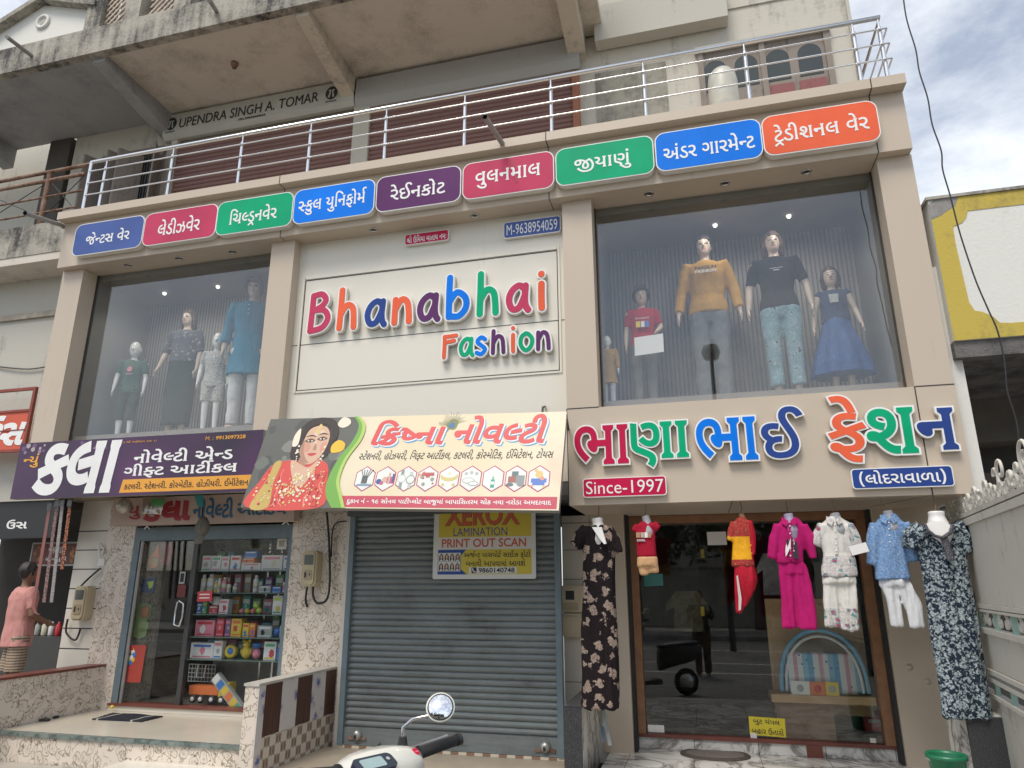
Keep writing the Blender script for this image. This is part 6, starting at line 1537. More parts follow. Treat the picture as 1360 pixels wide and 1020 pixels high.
# rusty balcony railing of the neighbour
rr = thing('rusty_railing', (-9.2, 0.06, 6.29), 'rusty iron balcony railing with crossed wires left of the steel railing', 'railing')
for z, x1_ in ((7.12, -7.70), (6.98, -7.80), (6.72, -7.78), (6.48, -7.85)):
    MB().tube([(-12.4, .1, z - .02), (x1_, .1, z + .02)], .026 if z > 6.9 else .014, RUST, 8).build('bar', rr)
for x in (-8.42, -9.75, -11.0):
    MB().tube([(x, .1, 6.29), (x, .1, 7.11)], .035, RUST, 10).build('post', rr)
    MB().tube([(x - 1.1, .1, 6.45), (x - .05, .1, 6.95)], .006, CBL, 5).tube([(x - 1.1, .1, 6.95), (x - .05, .1, 6.45)], .006, CBL, 5).build('cross_wire', rr)
MB().tube([(-8.36, .1, 6.45), (-7.8, .1, 6.98)], .006, CBL, 5).tube([(-8.36, .1, 6.95), (-7.85, .1, 6.45)], .006, CBL, 5).build('cross_wire', rr)
cable('cable', [at(-10, 486, .48), at(18, 489, .47), at(40, 490, .47), at(62, 487, .47)], .01, 'old grey cable sagging across the plaster wall at the far left', mat('grey_cable', (.12, .11, .10), .7))
m_ = MB().box(at(0, 427, .46).x - .5, at(74, 427, .46).x, .46, .499, at(0, 427, .46).z, at(0, 420, .46).z, mat('weathered_strip', (.36, .32, .26), .8, var=.3, scale=9)); tag(m_.build('conduit_strip'), 'weathered strip fixed along the plaster wall at the far left', 'conduit')
# ---------------------------------------------------------------- neighbour on the right
rb = thing('yellow_bordered_building', (3.5, 1, -.28), 'building with a white parapet edged in yellow right of the shop', 'building')
RX0 = 2.26
MB().box(RX0, 9, .0, .25, 3.60, 4.97, WHITEW).build('parapet', rb)
T = plane((RX0, -.001, 3.60), (1, 0, 0), (0, 0, 1))
b_ = MB(T)
b_.poly([(0, 0), (6, 0), (6, .12), (.45, .12), (.37, .13), (.33, .19), (.26, .24), (.2, .26), (.17, .34), (.155, .9), (.16, 1.08), (.24, 1.11), (.28, 1.16), (.30, 1.22), (6, 1.22), (6, 1.37), (.25, 1.37), (.21, 1.28), (.14, 1.24), (.08, 1.20), (.0, 1.17)], YELLOW, 0, .004)
b_.build('yellow_border', rb)
b_ = MB(T).poly([(0, 1.175), (.08, 1.205), (.14, 1.245), (.21, 1.285), (.25, 1.372), (.05, 1.372), (.0, 1.33)], mat('bare_cement', (.27, .255, .24), .9, var=.25, scale=12, bmp=.4), 0, .003)
b_.build('cement_patch', rb)
MB().box(RX0 - .02, 9, -.02, .27, 4.972, 5.0, CONC).build('coping', rb)
MB().box(RX0, 9, .02, 2.2, 3.45, 3.598, ROUGHC).build('balcony_slab', rb)
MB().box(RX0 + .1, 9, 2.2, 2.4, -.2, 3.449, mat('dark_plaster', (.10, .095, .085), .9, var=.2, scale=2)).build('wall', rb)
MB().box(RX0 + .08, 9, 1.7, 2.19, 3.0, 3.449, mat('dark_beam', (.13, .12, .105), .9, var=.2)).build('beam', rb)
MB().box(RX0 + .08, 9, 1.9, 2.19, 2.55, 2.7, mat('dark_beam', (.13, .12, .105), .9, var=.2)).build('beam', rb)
# ornamental steel gate standing open
GP = dirty('ivory_gate_paint', (.52, .50, .44), (.19, .15, .11), .5, .5, edge=-.05, sc=1.6, bmp=.1)
GS = mat('ivory_scroll_paint', (.58, .55, .48), .5, var=.12, scale=20)
gt = thing('steel_gate', (2.0, -.6, -.1), 'ivory sheet steel gate with curled ornament bands standing open at the right', 'gate')
T = plane((2.22, .9, 0), Vector((-.13, -1, 0)), (0, 0, 1))      # local x runs towards the street
GL_ = 4.0
for z0, z1 in ((1.42, 2.02), (.94, 1.20), (.15, .72)):
    b_ = MB(T).box(0, GL_, 0, .03, z0, z1, GP); b_.build('panel', gt)
for z0, z1 in ((2.02, 2.075), (2.085, 2.12), (1.36, 1.38), (1.385, 1.418), (1.20, 1.24), (.90, .935), (.84, .87), (.72, .75)):
    MB(T).box(0, GL_, -.02, .05, z0 + .001, z1, GP).build('rail', gt)
for k in range(8):
    x = .25 + k * .5
    MB(T).box(x - .025, x + .025, .0, .03, 1.241, 1.359, mat('teal_bar', (.28, .42, .36), .5)).build('bar', gt)
    MB(T).box(x + .075, x + .125, .0, .03, .751, .839, mat('teal_bar', (.28, .42, .36), .5)).build('bar', gt)
def spiral(mb, cx, cz, r_, turns, sgn, th=.014, a0=0):
    P = []
    n = int(20 * turns)
    for i in range(n + 1):
        t = i / n; a = a0 + sgn * turns * 2 * math.pi * t; rr_ = r_ * (1 - .78 * t)
        P.append((cx + rr_ * math.cos(a), .015, cz + rr_ * math.sin(a)))
    mb.tube(P, th, GS, 6, True)
rg = random.Random(11)
for k in range(22):
    x = .1 + k * .18
    b_ = MB(T); spiral(b_, x, 1.30, .052, 1.1, 1 if k % 2 else -1, .010, R(90)); b_.build('scroll', gt)
    b_ = MB(T); spiral(b_, x, 2.175, .058, 1.5, 1 if k % 2 else -1, .012, R(-90)); b_.build('scroll', gt)
    h_ = rg.uniform(.05, .12); b_ = MB(T); spiral(b_, x + rg.uniform(.03, .12), 2.13 + h_ * 1.4, h_, rg.uniform(.7, 1.5), rg.choice((-1, 1)), rg.uniform(.010, .016), R(rg.uniform(-160, -20))); b_.tube([(x + .08, .015, 2.12), (x + .08, .015, 2.13 + h_ * .5)], .011, GS, 6); b_.build('scroll', gt)
tag(MB().tube([at(1302, 735, .1), at(1294, 800, .2)], .014, mat('navy_pole', (.03, .035, .09), .4), 8).build('pole'), 'short dark blue pole leaning against the ivory gate', 'pole')
m_ = MB().hexa([(2.02, 1.12, 1.9), (2.30, 1.05, 2.05), (2.30, 1.07, 2.05), (2.02, 1.14, 1.9)], [(2.02, 1.12, 2.15), (2.30, 1.05, 2.27), (2.30, 1.07, 2.27), (2.02, 1.14, 2.15)], dirty('pierced_zinc', (.5, .49, .45), (.08, .08, .07), .1, edge=0, sc=12)); tag(m_.build('pierced_plate'), 'grey pierced metal plate in the gap above the gate', 'metal plate')
# ---------------------------------------------------------------- novelty shop, left
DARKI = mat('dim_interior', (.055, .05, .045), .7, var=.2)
LX0, LX1, LZ0, LZ1, LY = -6.82, -4.56, .25, 2.26, .9
ns = thing('novelty_shop', ((LX0 + LX1) / 2, LY, LZ0), 'blue grey framed glass door and show case of the novelty shop', 'shop front')
GLASSC = glass('show_case_glass', (.96, .97, .97), .0, 0, 1.28)
f_ = MB().box(LX0, LX0 + .09, LY - .03, LY + .06, LZ0, LZ1, BLUEG); f_.build('frame', ns)
MB().box(LX1 - .09, LX1, LY - .03, LY + .06, LZ0, LZ1, BLUEG).build('frame', ns)
MB().box(LX0 + .091, LX1 - .091, LY - .03, LY + .06, LZ1 - .16, LZ1, BLUEG).build('frame', ns)
MB().tube([(LX0 + .13, LY - .02, LZ0), (LX0 + .13, LY - .02, LZ1 - .165)], .022, mat('galvanised_pipe', (.35, .34, .32), .4, metal=.6), 8).build('post', ns)
xm = at(247, 850, LY + .02).x
MB().box(xm - .03, xm + .03, LY, LY + .06, LZ0, LZ1 - .161, mat('dark_alu', (.06, .06, .06), .4)).build('mullion', ns)
dr = MB().box(LX0 + .16, xm - .031, LY + .02, LY + .03, LZ0 + .01, LZ1 - .17, GLASSD); dr = dr.build('door', ns)
MB().tube([at(238, 798, LY - .05), at(244, 802, LY - .05), at(242, 820, LY - .05), at(238, 832, LY - .05), at(231, 830, LY - .05), at(233, 812, LY - .05), at(236, 799, LY - .05)], .012, STEEL, 8).build('handle', dr)
MB().box(xm + .031, LX1 - .095, LY + .02, LY + .03, LZ0 + .01, LZ1 - .165, GLASSC).build('show_case_glass', ns)
for u, v in ((193, 702), (376, 696)):
    q = at(u, v, LY - .04); MB().tube([q, q + Vector((.06, -.03, .03)), q + Vector((.10, -.02, -.01))], .014, STEEL, 6).build('hook', ns)
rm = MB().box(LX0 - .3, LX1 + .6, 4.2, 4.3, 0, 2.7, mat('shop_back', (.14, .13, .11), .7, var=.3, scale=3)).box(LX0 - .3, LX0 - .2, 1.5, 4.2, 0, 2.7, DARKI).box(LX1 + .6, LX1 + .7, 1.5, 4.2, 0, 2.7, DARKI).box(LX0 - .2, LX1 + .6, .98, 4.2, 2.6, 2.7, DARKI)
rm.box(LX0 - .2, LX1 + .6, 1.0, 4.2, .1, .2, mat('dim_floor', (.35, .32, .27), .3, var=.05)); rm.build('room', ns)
MB().box(LX0 + .5, xm + .1, 2.6, 2.9, .2, 1.15, mat('steel_counter', (.22, .22, .21), .35, var=.1)).build('counter', ns)
# glass shelves
SY = 1.05
SHG = glass('shelf_glass', (.8, .9, .85), .12)
shelf_z = [at(320, v, SY).z for v in (758, 787, 815.5, 845.5, 875.5)] + [LZ0 + .03]
for z in shelf_z[:5]:
    MB().box(xm + .035, LX1 - .1, LY + .035, SY + .35, z - .012, z - .001, mat('shelf_edge', (.10, .16, .14), .2)).build('shelf', ns)
MB().box(xm + .035, LX1 - .1, SY + .36, SY + .38, LZ0, LZ1 - .1, mat('show_case_back', (.17, .17, .15), .5, var=.3, scale=4)).build('show_case_back', ns)
for x in (at(330, 800, SY).x, at(347, 800, SY).x):
    MB().box(x - .012, x + .012, SY + .34, SY + .355, LZ0, LZ1 - .1, STEEL).build('upright', ns)
PALE_ = lambda n, c: mat('goods_' + n, c, .4, var=.03)
WB, PK, GN, BL_, OG, YL, CRM, RDG, PUR_, LIM, GRY = PALE_('white', (.78, .76, .74)), PALE_('pink', (.75, .25, .32)), PALE_('green', (.12, .42, .22)), PALE_('blue', (.05, .20, .55)), PALE_('orange', (.75, .20, .06)), PALE_('yellow', (.75, .55, .06)), PALE_('cream', (.70, .66, .48)), PALE_('red', (.60, .05, .06)), PALE_('purple', (.22, .10, .25)), PALE_('lime', (.55, .70, .12)), PALE_('grey', (.40, .42, .40))
def zz(u, v, s): # from the 4.638x study crop
    return 130 + u / 4.638, 640 + v / 4.638
def carton(u0, v0, u1, shelf, c, acc, lab_, dy=0, nm_='carton', tilt=0):
    a, b_ = at(*zz(u0, v0, 0), SY + dy), at(*zz(u1, v0, 0), SY + dy)
    z0 = shelf_z[shelf] + .0; x0, x1, z1 = a.x, b_.x, a.z
    t_ = thing(nm_, ((x0 + x1) / 2, SY + dy, z0), lab_, 'box')
    W, H = x1 - x0, z1 - z0
    MB().box(x0, x1, SY + dy, SY + dy + min(.12, W * .7), z0, z1, c, .003).build('box', t_)
    T = plane((x0, SY + dy - .0005, z0), (1, 0, 0), (0, 0, 1)); p_ = MB(T)
    rnd = random.Random(int(u0 * 7 + v0))
    p_.poly([(.12 * W, .72 * H), (.88 * W, .72 * H), (.88 * W, .88 * H), (.12 * W, .88 * H)], acc[0], 0, .0012)
    cx, cz, r_ = W * rnd.uniform(.35, .65), H * rnd.uniform(.3, .5), min(W, H) * .26
    p_.poly([(cx + r_ * rnd.uniform(.5, 1.1) * math.cos(R(a_)), cz + r_ * 1.2 * rnd.uniform(.6, 1.1) * math.sin(R(a_))) for a_ in range(0, 360, 30)], acc[1 % len(acc)], 0, .0012)
    p_.poly([(.1 * W, .06 * H), (.9 * W, .06 * H), (.9 * W, .14 * H), (.1 * W, .14 * H)], acc[-1], 0, .0012)
    p_.build('print', t_)
G_ = 0
carton(648, 455, 703, 0, WB, [PK, GRY, GN], 'white carton with a pink band at the left end of the topmost shelf')
carton(707, 455, 762, 0, WB, [GN, GRY, PK], 'white carton with a green band, second from the left on the topmost shelf')
carton(766, 460, 812, 0, WB, [PK, PK, GRY], 'white and pink carton, third from the left on the topmost shelf')
carton(822, 455, 882, 0, WB, [RDG, BL_, PK], 'white carton with a red band in the middle of the topmost shelf')
carton(886, 500, 1004, 0, WB, [PK, PK, GRY], 'wide pale pink carton under the blue and orange packs on the topmost shelf')
carton(1012, 452, 1140, 0, WB, [PK, CRM, GRY], 'large white carton right of the middle of the topmost shelf')
carton(1146, 455, 1212, 0, WB, [BL_, BL_, BL_], 'white carton with blue print at the right end of the topmost shelf')
shelf_z.append(at(*zz(940, 500, 0), SY).z + .002)
carton(892, 470, 966, 6, OG, [WB, RDG, WB], 'orange pack lying on the wide pale pink carton')
shelf_z.append(at(*zz(940, 470, 0), SY).z + .004)
carton(905, 428, 982, 7, BL_, [WB, BL_, WB], 'blue pack topmost on the orange pack')
def bottle(u0, v0, u1, shelf, c, lab_, cap=None, nm_='bottle'):
    a, b_ = at(*zz(u0, v0, 0), SY), at(*zz(u1, v0, 0), SY)
    z0, z1 = shelf_z[shelf], a.z; r_ = (b_.x - a.x) / 2 * .95; c0 = ((a.x + b_.x) / 2, SY + r_, z0); h = z1 - z0
    t_ = thing(nm_, c0, lab_, nm_)
    MB().lathe(c0, [(r_ * .9, 0), (r_, h * .05), (r_, h * .72), (r_ * .8, h * .8), (r_ * .55, h * .84)], c, 12).build('body', t_)
    MB().lathe(c0, [(r_ * .6, h * .842), (r_ * .6, h * .98), (r_ * .5, h)], cap or WB, 12).build('cap', t_)
    MB().lathe(c0, [(r_ * 1.02, h * .25), (r_ * 1.02, h * .6)], CRM if c is not CRM else WB, 12).build('label_band', t_)
bottle(634, 570, 663, 1, CRM, 'tall cream bottle at the left end of the second shelf')
bottle(667, 567, 712, 1, CRM, 'thick cream bottle, second from the left on the second shelf')
bottle(714, 605, 736, 1, YL, 'short yellowish bottle beside the thick cream bottle')
bottle(738, 590, 757, 1, WB, 'white bottle right of the short yellowish bottle')
bottle(760, 588, 790, 1, PK, 'pink bottle on the second shelf', CRM)
bottle(792, 620, 815, 1, WB, 'small white jar right of the pink bottle', RDG)
bottle(826, 625, 856, 1, GRY, 'small grey bottle right of the white jar', WB)
bottle(955, 575, 985, 1, WB, 'tall white bottle in the middle of the second shelf', WB)
carton(990, 640, 1066, 1, GRY, [WB, INK, WB], 'low grey box in the middle of the second shelf', nm_='box')
carton(1075, 645, 1130, 1, BL_, [WB, BL_, WB], 'low blue box on the second shelf', nm_='box')
carton(1140, 615, 1172, 1, PK, [WB, PUR_, WB], 'pink and white box right of the blue box')
carton(1176, 590, 1206, 1, WB, [BL_, BL_, BL_], 'white box with blue print at the right end of the second shelf')
carton(614, 745, 644, 2, BL_, [WB, WB, WB], 'blue box at the left end of the third shelf')
carton(647, 738, 674, 2, GN, [YL, WB, YL], 'green box beside the blue box on the third shelf')
carton(686, 762, 740, 2, RDG, [WB, PK, WB], 'red box under the white mug')
carton(752, 722, 806, 2, WB, [PK, RDG, PK], 'white and pink box right of the white mug')
carton(1081, 700, 1140, 2, WB, [LIM, YL, GN], 'white box with a star shape at the right of the third shelf')
carton(1144, 702, 1192, 2, PK, [WB, RDG, WB], 'pink box with a red shape at the right end of the third shelf')
q = at(*zz(722, 735, 0), SY); z0 = at(*zz(720, 762, 0), SY).z + .003
mg = thing('mug', (q.x, SY + .05, z0), 'white mug standing on the red box', 'mug')
MB().lathe((q.x, SY + .05, z0), [(.045, 0), (.05, .01), (.052, .10), (.046, .10), (.044, .02)], WB, 14).build('body', mg)
MB().tube([(q.x - .05, SY + .04, z0 + .08), (q.x - .085, SY + .03, z0 + .07), (q.x - .085, SY + .03, z0 + .035), (q.x - .05, SY + .04, z0 + .02)], .008, WB, 6).build('handle', mg)
q = at(*zz(658, 706, 0), LY + .015)
T = plane((q.x - .10, LY + .015, q.z - .06), (1, 0, 0), (0, 0, 1)); b_ = MB(T).poly([(0, 0), (.205, .008), (.2, .125), (.0, .115)], RDG, 0, .003)
for z in (.035, .075): b_.poly([(.03, z), (.17, z + .003), (.17, z + .018), (.03, z + .015)], WB, .0032, .0042)
tag(b_.build('price_tag'), 'red paper notice stuck inside the show case glass', 'notice')
for i, (u, v, r_, c, lb) in enumerate(((868, 797, 17, PK, 'pink ball at the left of the pile on the third shelf'), (895, 765, 14, GN, 'green ball on top of the pile'), (902, 799, 17, YL, 'yellow ball between the two pink balls'), (937, 797, 17, PALE_('coral', (.8, .25, .25)), 'coral ball in the middle of the pile'), (958, 762, 20, LIM, 'large yellow green ball on top of the pile'), (976, 797, 20, LIM, 'large yellow green ball at the right of the pile'), (1042, 803, 9, GN, 'tiny green ball right of the ball pile'), (1066, 803, 10, GN, 'small green ball beside the star box'))):
    q = at(*zz(u, v, 0), SY); rr_ = r_ / 4.638 / 118
    b_ = MB().ball((q.x, SY + .06, max(q.z, shelf_z[2] + rr_) if v > 790 else q.z), rr_, c, 14); tag(b_.build('ball'), lb, 'ball', 'toy balls on the third shelf')
carton(606, 850, 722, 3, PK, [RDG, WB, RDG], 'pink basket pack at the left end of the fourth shelf', nm_='gift_pack')
carton(735, 842, 780, 3, RDG, [PK, PK, PK], 'red box right of the pink basket pack')
carton(790, 842, 822, 3, PUR_, [PK, GRY, PK], 'dull purple box on the fourth shelf')
carton(826, 842, 888, 3, YL, [OG, RDG, OG], 'orange and yellow toy pack on the fourth shelf', nm_='toy_pack')
carton(896, 870, 932, 3, YL, [RDG, BL_, BL_], 'yellow red and blue striped pack, left of its twin', nm_='toy_pack')
carton(936, 870, 972, 3, OG, [YL, BL_, BL_], 'orange and blue striped pack, right of its twin', nm_='toy_pack')
carton(986, 885, 1074, 3, GRY, [WB, INK, WB], 'grey patterned box on the fourth shelf')
carton(1122, 885, 1176, 3, GRY, [BL_, OG, WB], 'grey patterned box at the right end of the fourth shelf')
q = at(*zz(1096, 885, 0), SY); tag(MB().ball((q.x, SY + .06, shelf_z[3] + .055), .054, BL_, 14, (1, 1, 1)).build('ball'), 'blue ball between two grey boxes on the fourth shelf', 'ball')
def z5(u, v): return 230 + u / 5.37, 830 + v / 5.37
def carton5(u0, v0, u1, c, acc, lab_, nm_='carton'):
    a, b_ = z5(u0, v0), z5(u1, v0)
    carton((a[0] - 130) * 4.638, (a[1] - 640) * 4.638, (b_[0] - 130) * 4.638, 4, c, acc, lab_, 0, nm_)
carton5(130, 125, 292, WB, [BL_, PK, PK], 'wide white box with blue and pink print, left end of the fifth shelf')
carton5(296, 112, 354, WB, [PK, GRY, BL_], 'tall white box beside the yellow alarm clock')
carton5(652, 118, 738, WB, [GN, RDG, YL], 'white jar shaped pack on the fifth shelf', 'toy_pack')
carton5(746, 125, 806, BL_, [YL, WB, GN], 'blue pack at the right end of the fifth shelf', 'toy_pack')
q = at(*z5(398, 190), SY); ck_ = thing('alarm_clock', (q.x, SY + .04, shelf_z[4]), 'yellow round alarm clock with a blue dial', 'clock')
MB().lathe((q.x, SY + .04, shelf_z[4] + .078), [(.06, .05), (.076, .03), (.076, -.02), (.06, -.03)], YL, 18, 'y').build('case', ck_); MB().lathe((q.x + .01, SY + .04, shelf_z[4] + .085), [(.04, -.031), (.038, -.034)], BL_, 16, 'y').build('dial', ck_)
q = at(*z5(502, 190), SY); z0 = shelf_z[4]; te = thing('soft_toy', (q.x, SY + .06, z0), 'mustard yellow soft toy on the fifth shelf', 'soft toy')
b_ = MB().ball((q.x, SY + .06, z0 + .07), .065, YL, 12, (1, .8, 1.1)); b_.ball((q.x, SY + .05, z0 + .165), .045, YL, 12); b_.ball((q.x - .04, SY + .05, z0 + .20), .018, YL, 8); b_.ball((q.x + .04, SY + .05, z0 + .20), .018, YL, 8); b_.ball((q.x - .06, SY + .05, z0 + .08), .022, YL, 8, (.8, .8, 1.5)); b_.ball((q.x + .06, SY + .05, z0 + .08), .022, YL, 8, (.8, .8, 1.5)); b_.build('body', te)
b_ = MB().ball((q.x - .015, SY + .008, z0 + .175), .006, INK, 6); b_.ball((q.x + .015, SY + .008, z0 + .175), .006, INK, 6); b_.build('eyes', te)
q = at(*z5(578, 185), SY); tb = thing('toy_bag', (q.x, SY + .05, z0), 'clear bag of pink and blue toys on the fifth shelf', 'bag')
MB().ball((q.x, SY + .05, z0 + .06), .055, PK, 12, (1, .7, 1.1)).build('body', tb); MB().lathe((q.x, SY + .05, z0 + .115), [(.03, 0), (.05, .04), (.065, .06), (.01, .05)], BL_, 12).build('top', tb)
rg = random.Random(21); ordn = ('topmost', 'second', 'third', 'fourth', 'fifth')
tones = (('teal', (.05, .30, .30)), ('maroon', (.28, .04, .06)), ('tan', (.45, .32, .18)), ('violet', (.30, .14, .42)), ('leaf green', (.12, .34, .10)), ('rose', (.62, .22, .30)), ('sky blue', (.18, .42, .62)), ('amber', (.70, .36, .05)))
sx0_, sx1_ = xm + .06, LX1 - .16
for si in range(5):
    tn = list(tones); rg.shuffle(tn)
    top_ = (shelf_z[si - 1] if si else shelf_z[0] + .36) - shelf_z[si]
    for k, (nm_, c) in enumerate(tn):
        w0 = (sx1_ - sx0_) / 8; x = sx0_ + k * w0 + .01; h = min(top_ - .035, rg.uniform(.14, .24)); wd = w0 * rg.uniform(.6, .88); y0 = SY + .17
        t_ = thing('packet', (x + wd / 2, y0, shelf_z[si]), nm_ + ' packet in the back row of the ' + ordn[si] + ' shelf', 'packet', 'packets in the back rows of the show case')
        mm = PALE_(nm_.replace(' ', '_'), c); MB().box(x, x + wd, y0, y0 + .08, shelf_z[si], shelf_z[si] + h, mm, .004).build('box', t_)
        p_ = MB(); p_.box(x + .1 * wd, x + .9 * wd, y0 - .0015, y0 - .0002, shelf_z[si] + h * .55, shelf_z[si] + h * .8, WB); p_.lathe((x + wd * .5, y0 - .0002, shelf_z[si] + h * .3), [(wd * .28, 0), (wd * .26, -.0012)], tones[(k + 3) % 8] and PALE_(tones[(k + 3) % 8][0].replace(' ', '_'), tones[(k + 3) % 8][1]), 12, 'y'); p_.build('print', t_)
# floor of the show case: toy truck, tilted box, wire basket
q = at(*z5(240, 600), SY); z0 = LZ0 + .005
tk = thing('toy_truck', (q.x, SY, z0), 'orange toy truck with white wheels on the show case floor', 'toy truck')
xa, xb = at(*z5(100, 560), SY).x, at(*z5(385, 560), SY).x
b_ = MB().box(xa, xb - .14, SY, SY + .14, z0 + .09, z0 + .19, OG, .008); b_.build('bed', tk)
b_ = MB().box(xb - .135, xb, SY, SY + .14, z0 + .07, z0 + .23, YL, .012); b_.build('cab', tk)
MB().box(xb - .11, xb - .03, SY - .003, SY - .0005, z0 + .15, z0 + .21, DARKG).build('window', tk)
for u in (135, 192, 270, 340):
    x = at(*z5(u, 580), SY).x; MB().lathe((x, SY - .01, z0 + .045), [(.043, .02), (.045, .0), (.03, -.006), (.012, -.008)], INK, 14, 'y').lathe((x, SY - .02, z0 + .045), [(.026, 0), (.024, -.004)], WB, 12, 'y').build('wheel', tk)
a, b2 = at(*z5(320, 340), SY - .03), at(*z5(500, 590), SY - .03)
d_ = (b2 - a); n_ = Vector((-d_.z, 0, d_.x)).normalized() * .12
bx2 = thing('toy_box', b2, 'long printed toy box leaning in the show case', 'box')
MB().hexa([a, b2, b2 + Vector((0, .06, 0)), a + Vector((0, .06, 0))], [a - n_, b2 - n_, b2 - n_ + Vector((0, .06, 0)), a - n_ + Vector((0, .06, 0))], GRY).build('box', bx2)
T = plane(a + Vector((0, -.001, 0)), d_.normalized(), -n_.normalized() if (-n_).z > 0 else n_.normalized()); L_ = d_.length
p_ = MB()
for i, c in enumerate((WB, BL_, YL, OG, YL, GN)):
    s0, s1 = i / 6, (i + .85) / 6
    p1, p2 = a + d_ * s0 - n_ * .12 + Vector((0, -.002, 0)), a + d_ * s1 - n_ * .9 + Vector((0, -.002, 0))
    q1, q2 = a + d_ * s1 - n_ * .12 + Vector((0, -.002, 0)), a + d_ * s0 - n_ * .9 + Vector((0, -.002, 0))
    p_.add([p1, q1, p2, q2], [(0, 1, 2, 3)], c)
p_.build('print', bx2)
wb = thing('wire_basket', at(*z5(190, 480), SY + .16), 'dark wire basket behind the orange toy truck', 'basket')
x0, x1 = at(*z5(112, 480), SY + .2).x, at(*z5(300, 480), SY + .2).x; zb, zt_ = z0 + .21, z0 + .40
b_ = MB()
for k in range(9):
    x = x0 + (x1 - x0) * k / 8; b_.tube([(x, SY + .16, zb), (x, SY + .15, zt_)], .006, GRY, 5)
for k in range(5):
    z = zb + (zt_ - zb) * k / 4; b_.tube([(x0, SY + .155, z), (x1, SY + .155, z)], .006, GRY, 5)
b_.box(x0, x1, SY + .18, SY + .28, zb, zt_ - .04, mat('dark_toys', (.06, .07, .05), .6)); b_.build('body', wb)
MB().tube([((x0 + x1) / 2 - .05, SY + .14, zt_), ((x0 + x1) / 2 - .05, SY + .13, zt_ - .14), ((x0 + x1) / 2 + .05, SY + .13, zt_ - .14), ((x0 + x1) / 2 + .06, SY + .14, zt_)], .008, WB, 6).build('handle', wb)
# dried leaf garland, top of the show case
gl_ = MB(); LEAF = mat('dry_garland', (.10, .10, .06), .8, var=.4, scale=20); rg = random.Random(5)
for k in range(240):
    x = rg.uniform(xm + .05, LX1 - .2); zc = shelf_z[0] + .30 + .08 * math.sin((x - xm) * 5) + rg.gauss(0, .05)
    a = rg.uniform(-.6, .6); L = rg.uniform(.04, .10); y = SY + rg.uniform(0, .12)
    gl_.add([(x, y, zc), (x + L * .5 * math.cos(a), y, zc + L * .5 * math.sin(a) + .009), (x + L * math.cos(a), y, zc + L * math.sin(a)), (x + L * .5 * math.cos(a), y, zc + L * .5 * math.sin(a) - .009)], [(0, 1, 2, 3)], LEAF)
tag(gl_.build('garland'), 'dark leafy garland across the top of the show case', 'garland', kind='stuff')
a, b_ = at(*zz(1100, 415, 0), SY), at(*zz(1166, 335, 0), SY)
t_ = thing('boxed_card', a, 'white pack hanging at the top right of the show case', 'pack'); MB().box(a.x, b_.x, SY, SY + .04, a.z, b_.z, WB, .003).build('box', t_); MB().box(a.x + .03, b_.x - .03, SY - .002, SY - .0005, a.z + .03, b_.z - .05, PALE_('tan', (.45, .35, .25))).build('print', t_)
# things hung behind the door glass
DY = LY + .10
def outline_thing(name, pts, m, y, lab_, cat, dep=.03, extra=None):
    P = [at(*zz(u, v, 0), y) for u, v in pts]; c = sum(P, Vector()) / len(P)
    t_ = thing(name, c, lab_, cat)
    b_ = MB(T=lambda x, yy, z: Vector((x, y + yy, z))); b_.poly([(p.x, p.z) for p in P], m, 0, dep); b_.build('body', t_)
    if extra: extra(t_, y - dep)
    return t_
def strings(t_, y):
    a = at(*zz(350, 490, 0), y - .002); b_ = MB(); b_.lathe((a.x, y - .001, a.z), [(.055, 0), (.05, -.006)], PALE_('tan', (.45, .35, .25)), 14, 'y'); b_.build('strings', t_)
outline_thing('toy_racket', [(372, 390), (380, 390), (382, 440), (380, 490), (372, 520), (350, 532), (328, 525), (320, 500), (326, 470), (345, 440), (362, 415)], OG, DY, 'orange toy racket hung behind the door glass', 'racket', .02, strings)
outline_thing('toy_pack', [(392, 390), (465, 370), (470, 440), (440, 515), (385, 505)], PALE_('dark_red', (.22, .04, .04)), DY, 'dark red toy pack beside the orange racket', 'toy pack')
outline_thing('sweet_packet', [(285, 600), (362, 586), (352, 660), (345, 685), (272, 680)], PALE_('navy', (.05, .08, .2)), DY, 'dark blue packet hung behind the door glass', 'packet', .02, lambda t_, y: MB(T=lambda x, yy, z: Vector((x, y + yy, z))).poly([(at(*zz(u, v, 0), y).x, at(*zz(u, v, 0), y).z) for u, v in ((305, 615), (345, 610), (335, 650), (315, 660))], LIM, .0005, .002).build('print', t_))
outline_thing('balloon_pack', [(240, 760), (290, 745), (338, 760), (330, 820), (305, 850), (320, 880), (300, 950), (260, 965), (215, 950), (222, 870), (240, 830)], PALE_('leaf', (.22, .30, .12)), DY, 'green and orange pack hung low behind the door glass', 'pack', .02, lambda t_, y: MB().ball(at(*zz(290, 800, 0), y - .01), .07, PALE_('rust', (.40, .14, .06)), 10, (1, .2, 1)).build('print', t_))
def post(t_, y):
    b_ = MB(); rg = random.Random(8)
    P0, P1 = at(*zz(205, 1010, 0), y), at(*zz(180, 1220, 0), y)
    for i in range(16):
        c = P0.lerp(P1, rg.random()) + Vector((rg.uniform(-.06, .06), -.0006 - i * .0001, 0)); b_.lathe(c, [(.028, 0), (.026, -.0004)], (RDG, YL, WB, BL_)[i % 4], 8, 'y')
    b_.build('print', t_)
outline_thing('poster_strip', [(218, 1005), (300, 1005), (262, 1235), (170, 1235)], PALE_('poster_red', (.45, .07, .05)), LY + .01, 'red patterned paper strip on the lower part of the shop door', 'poster', .003, post)
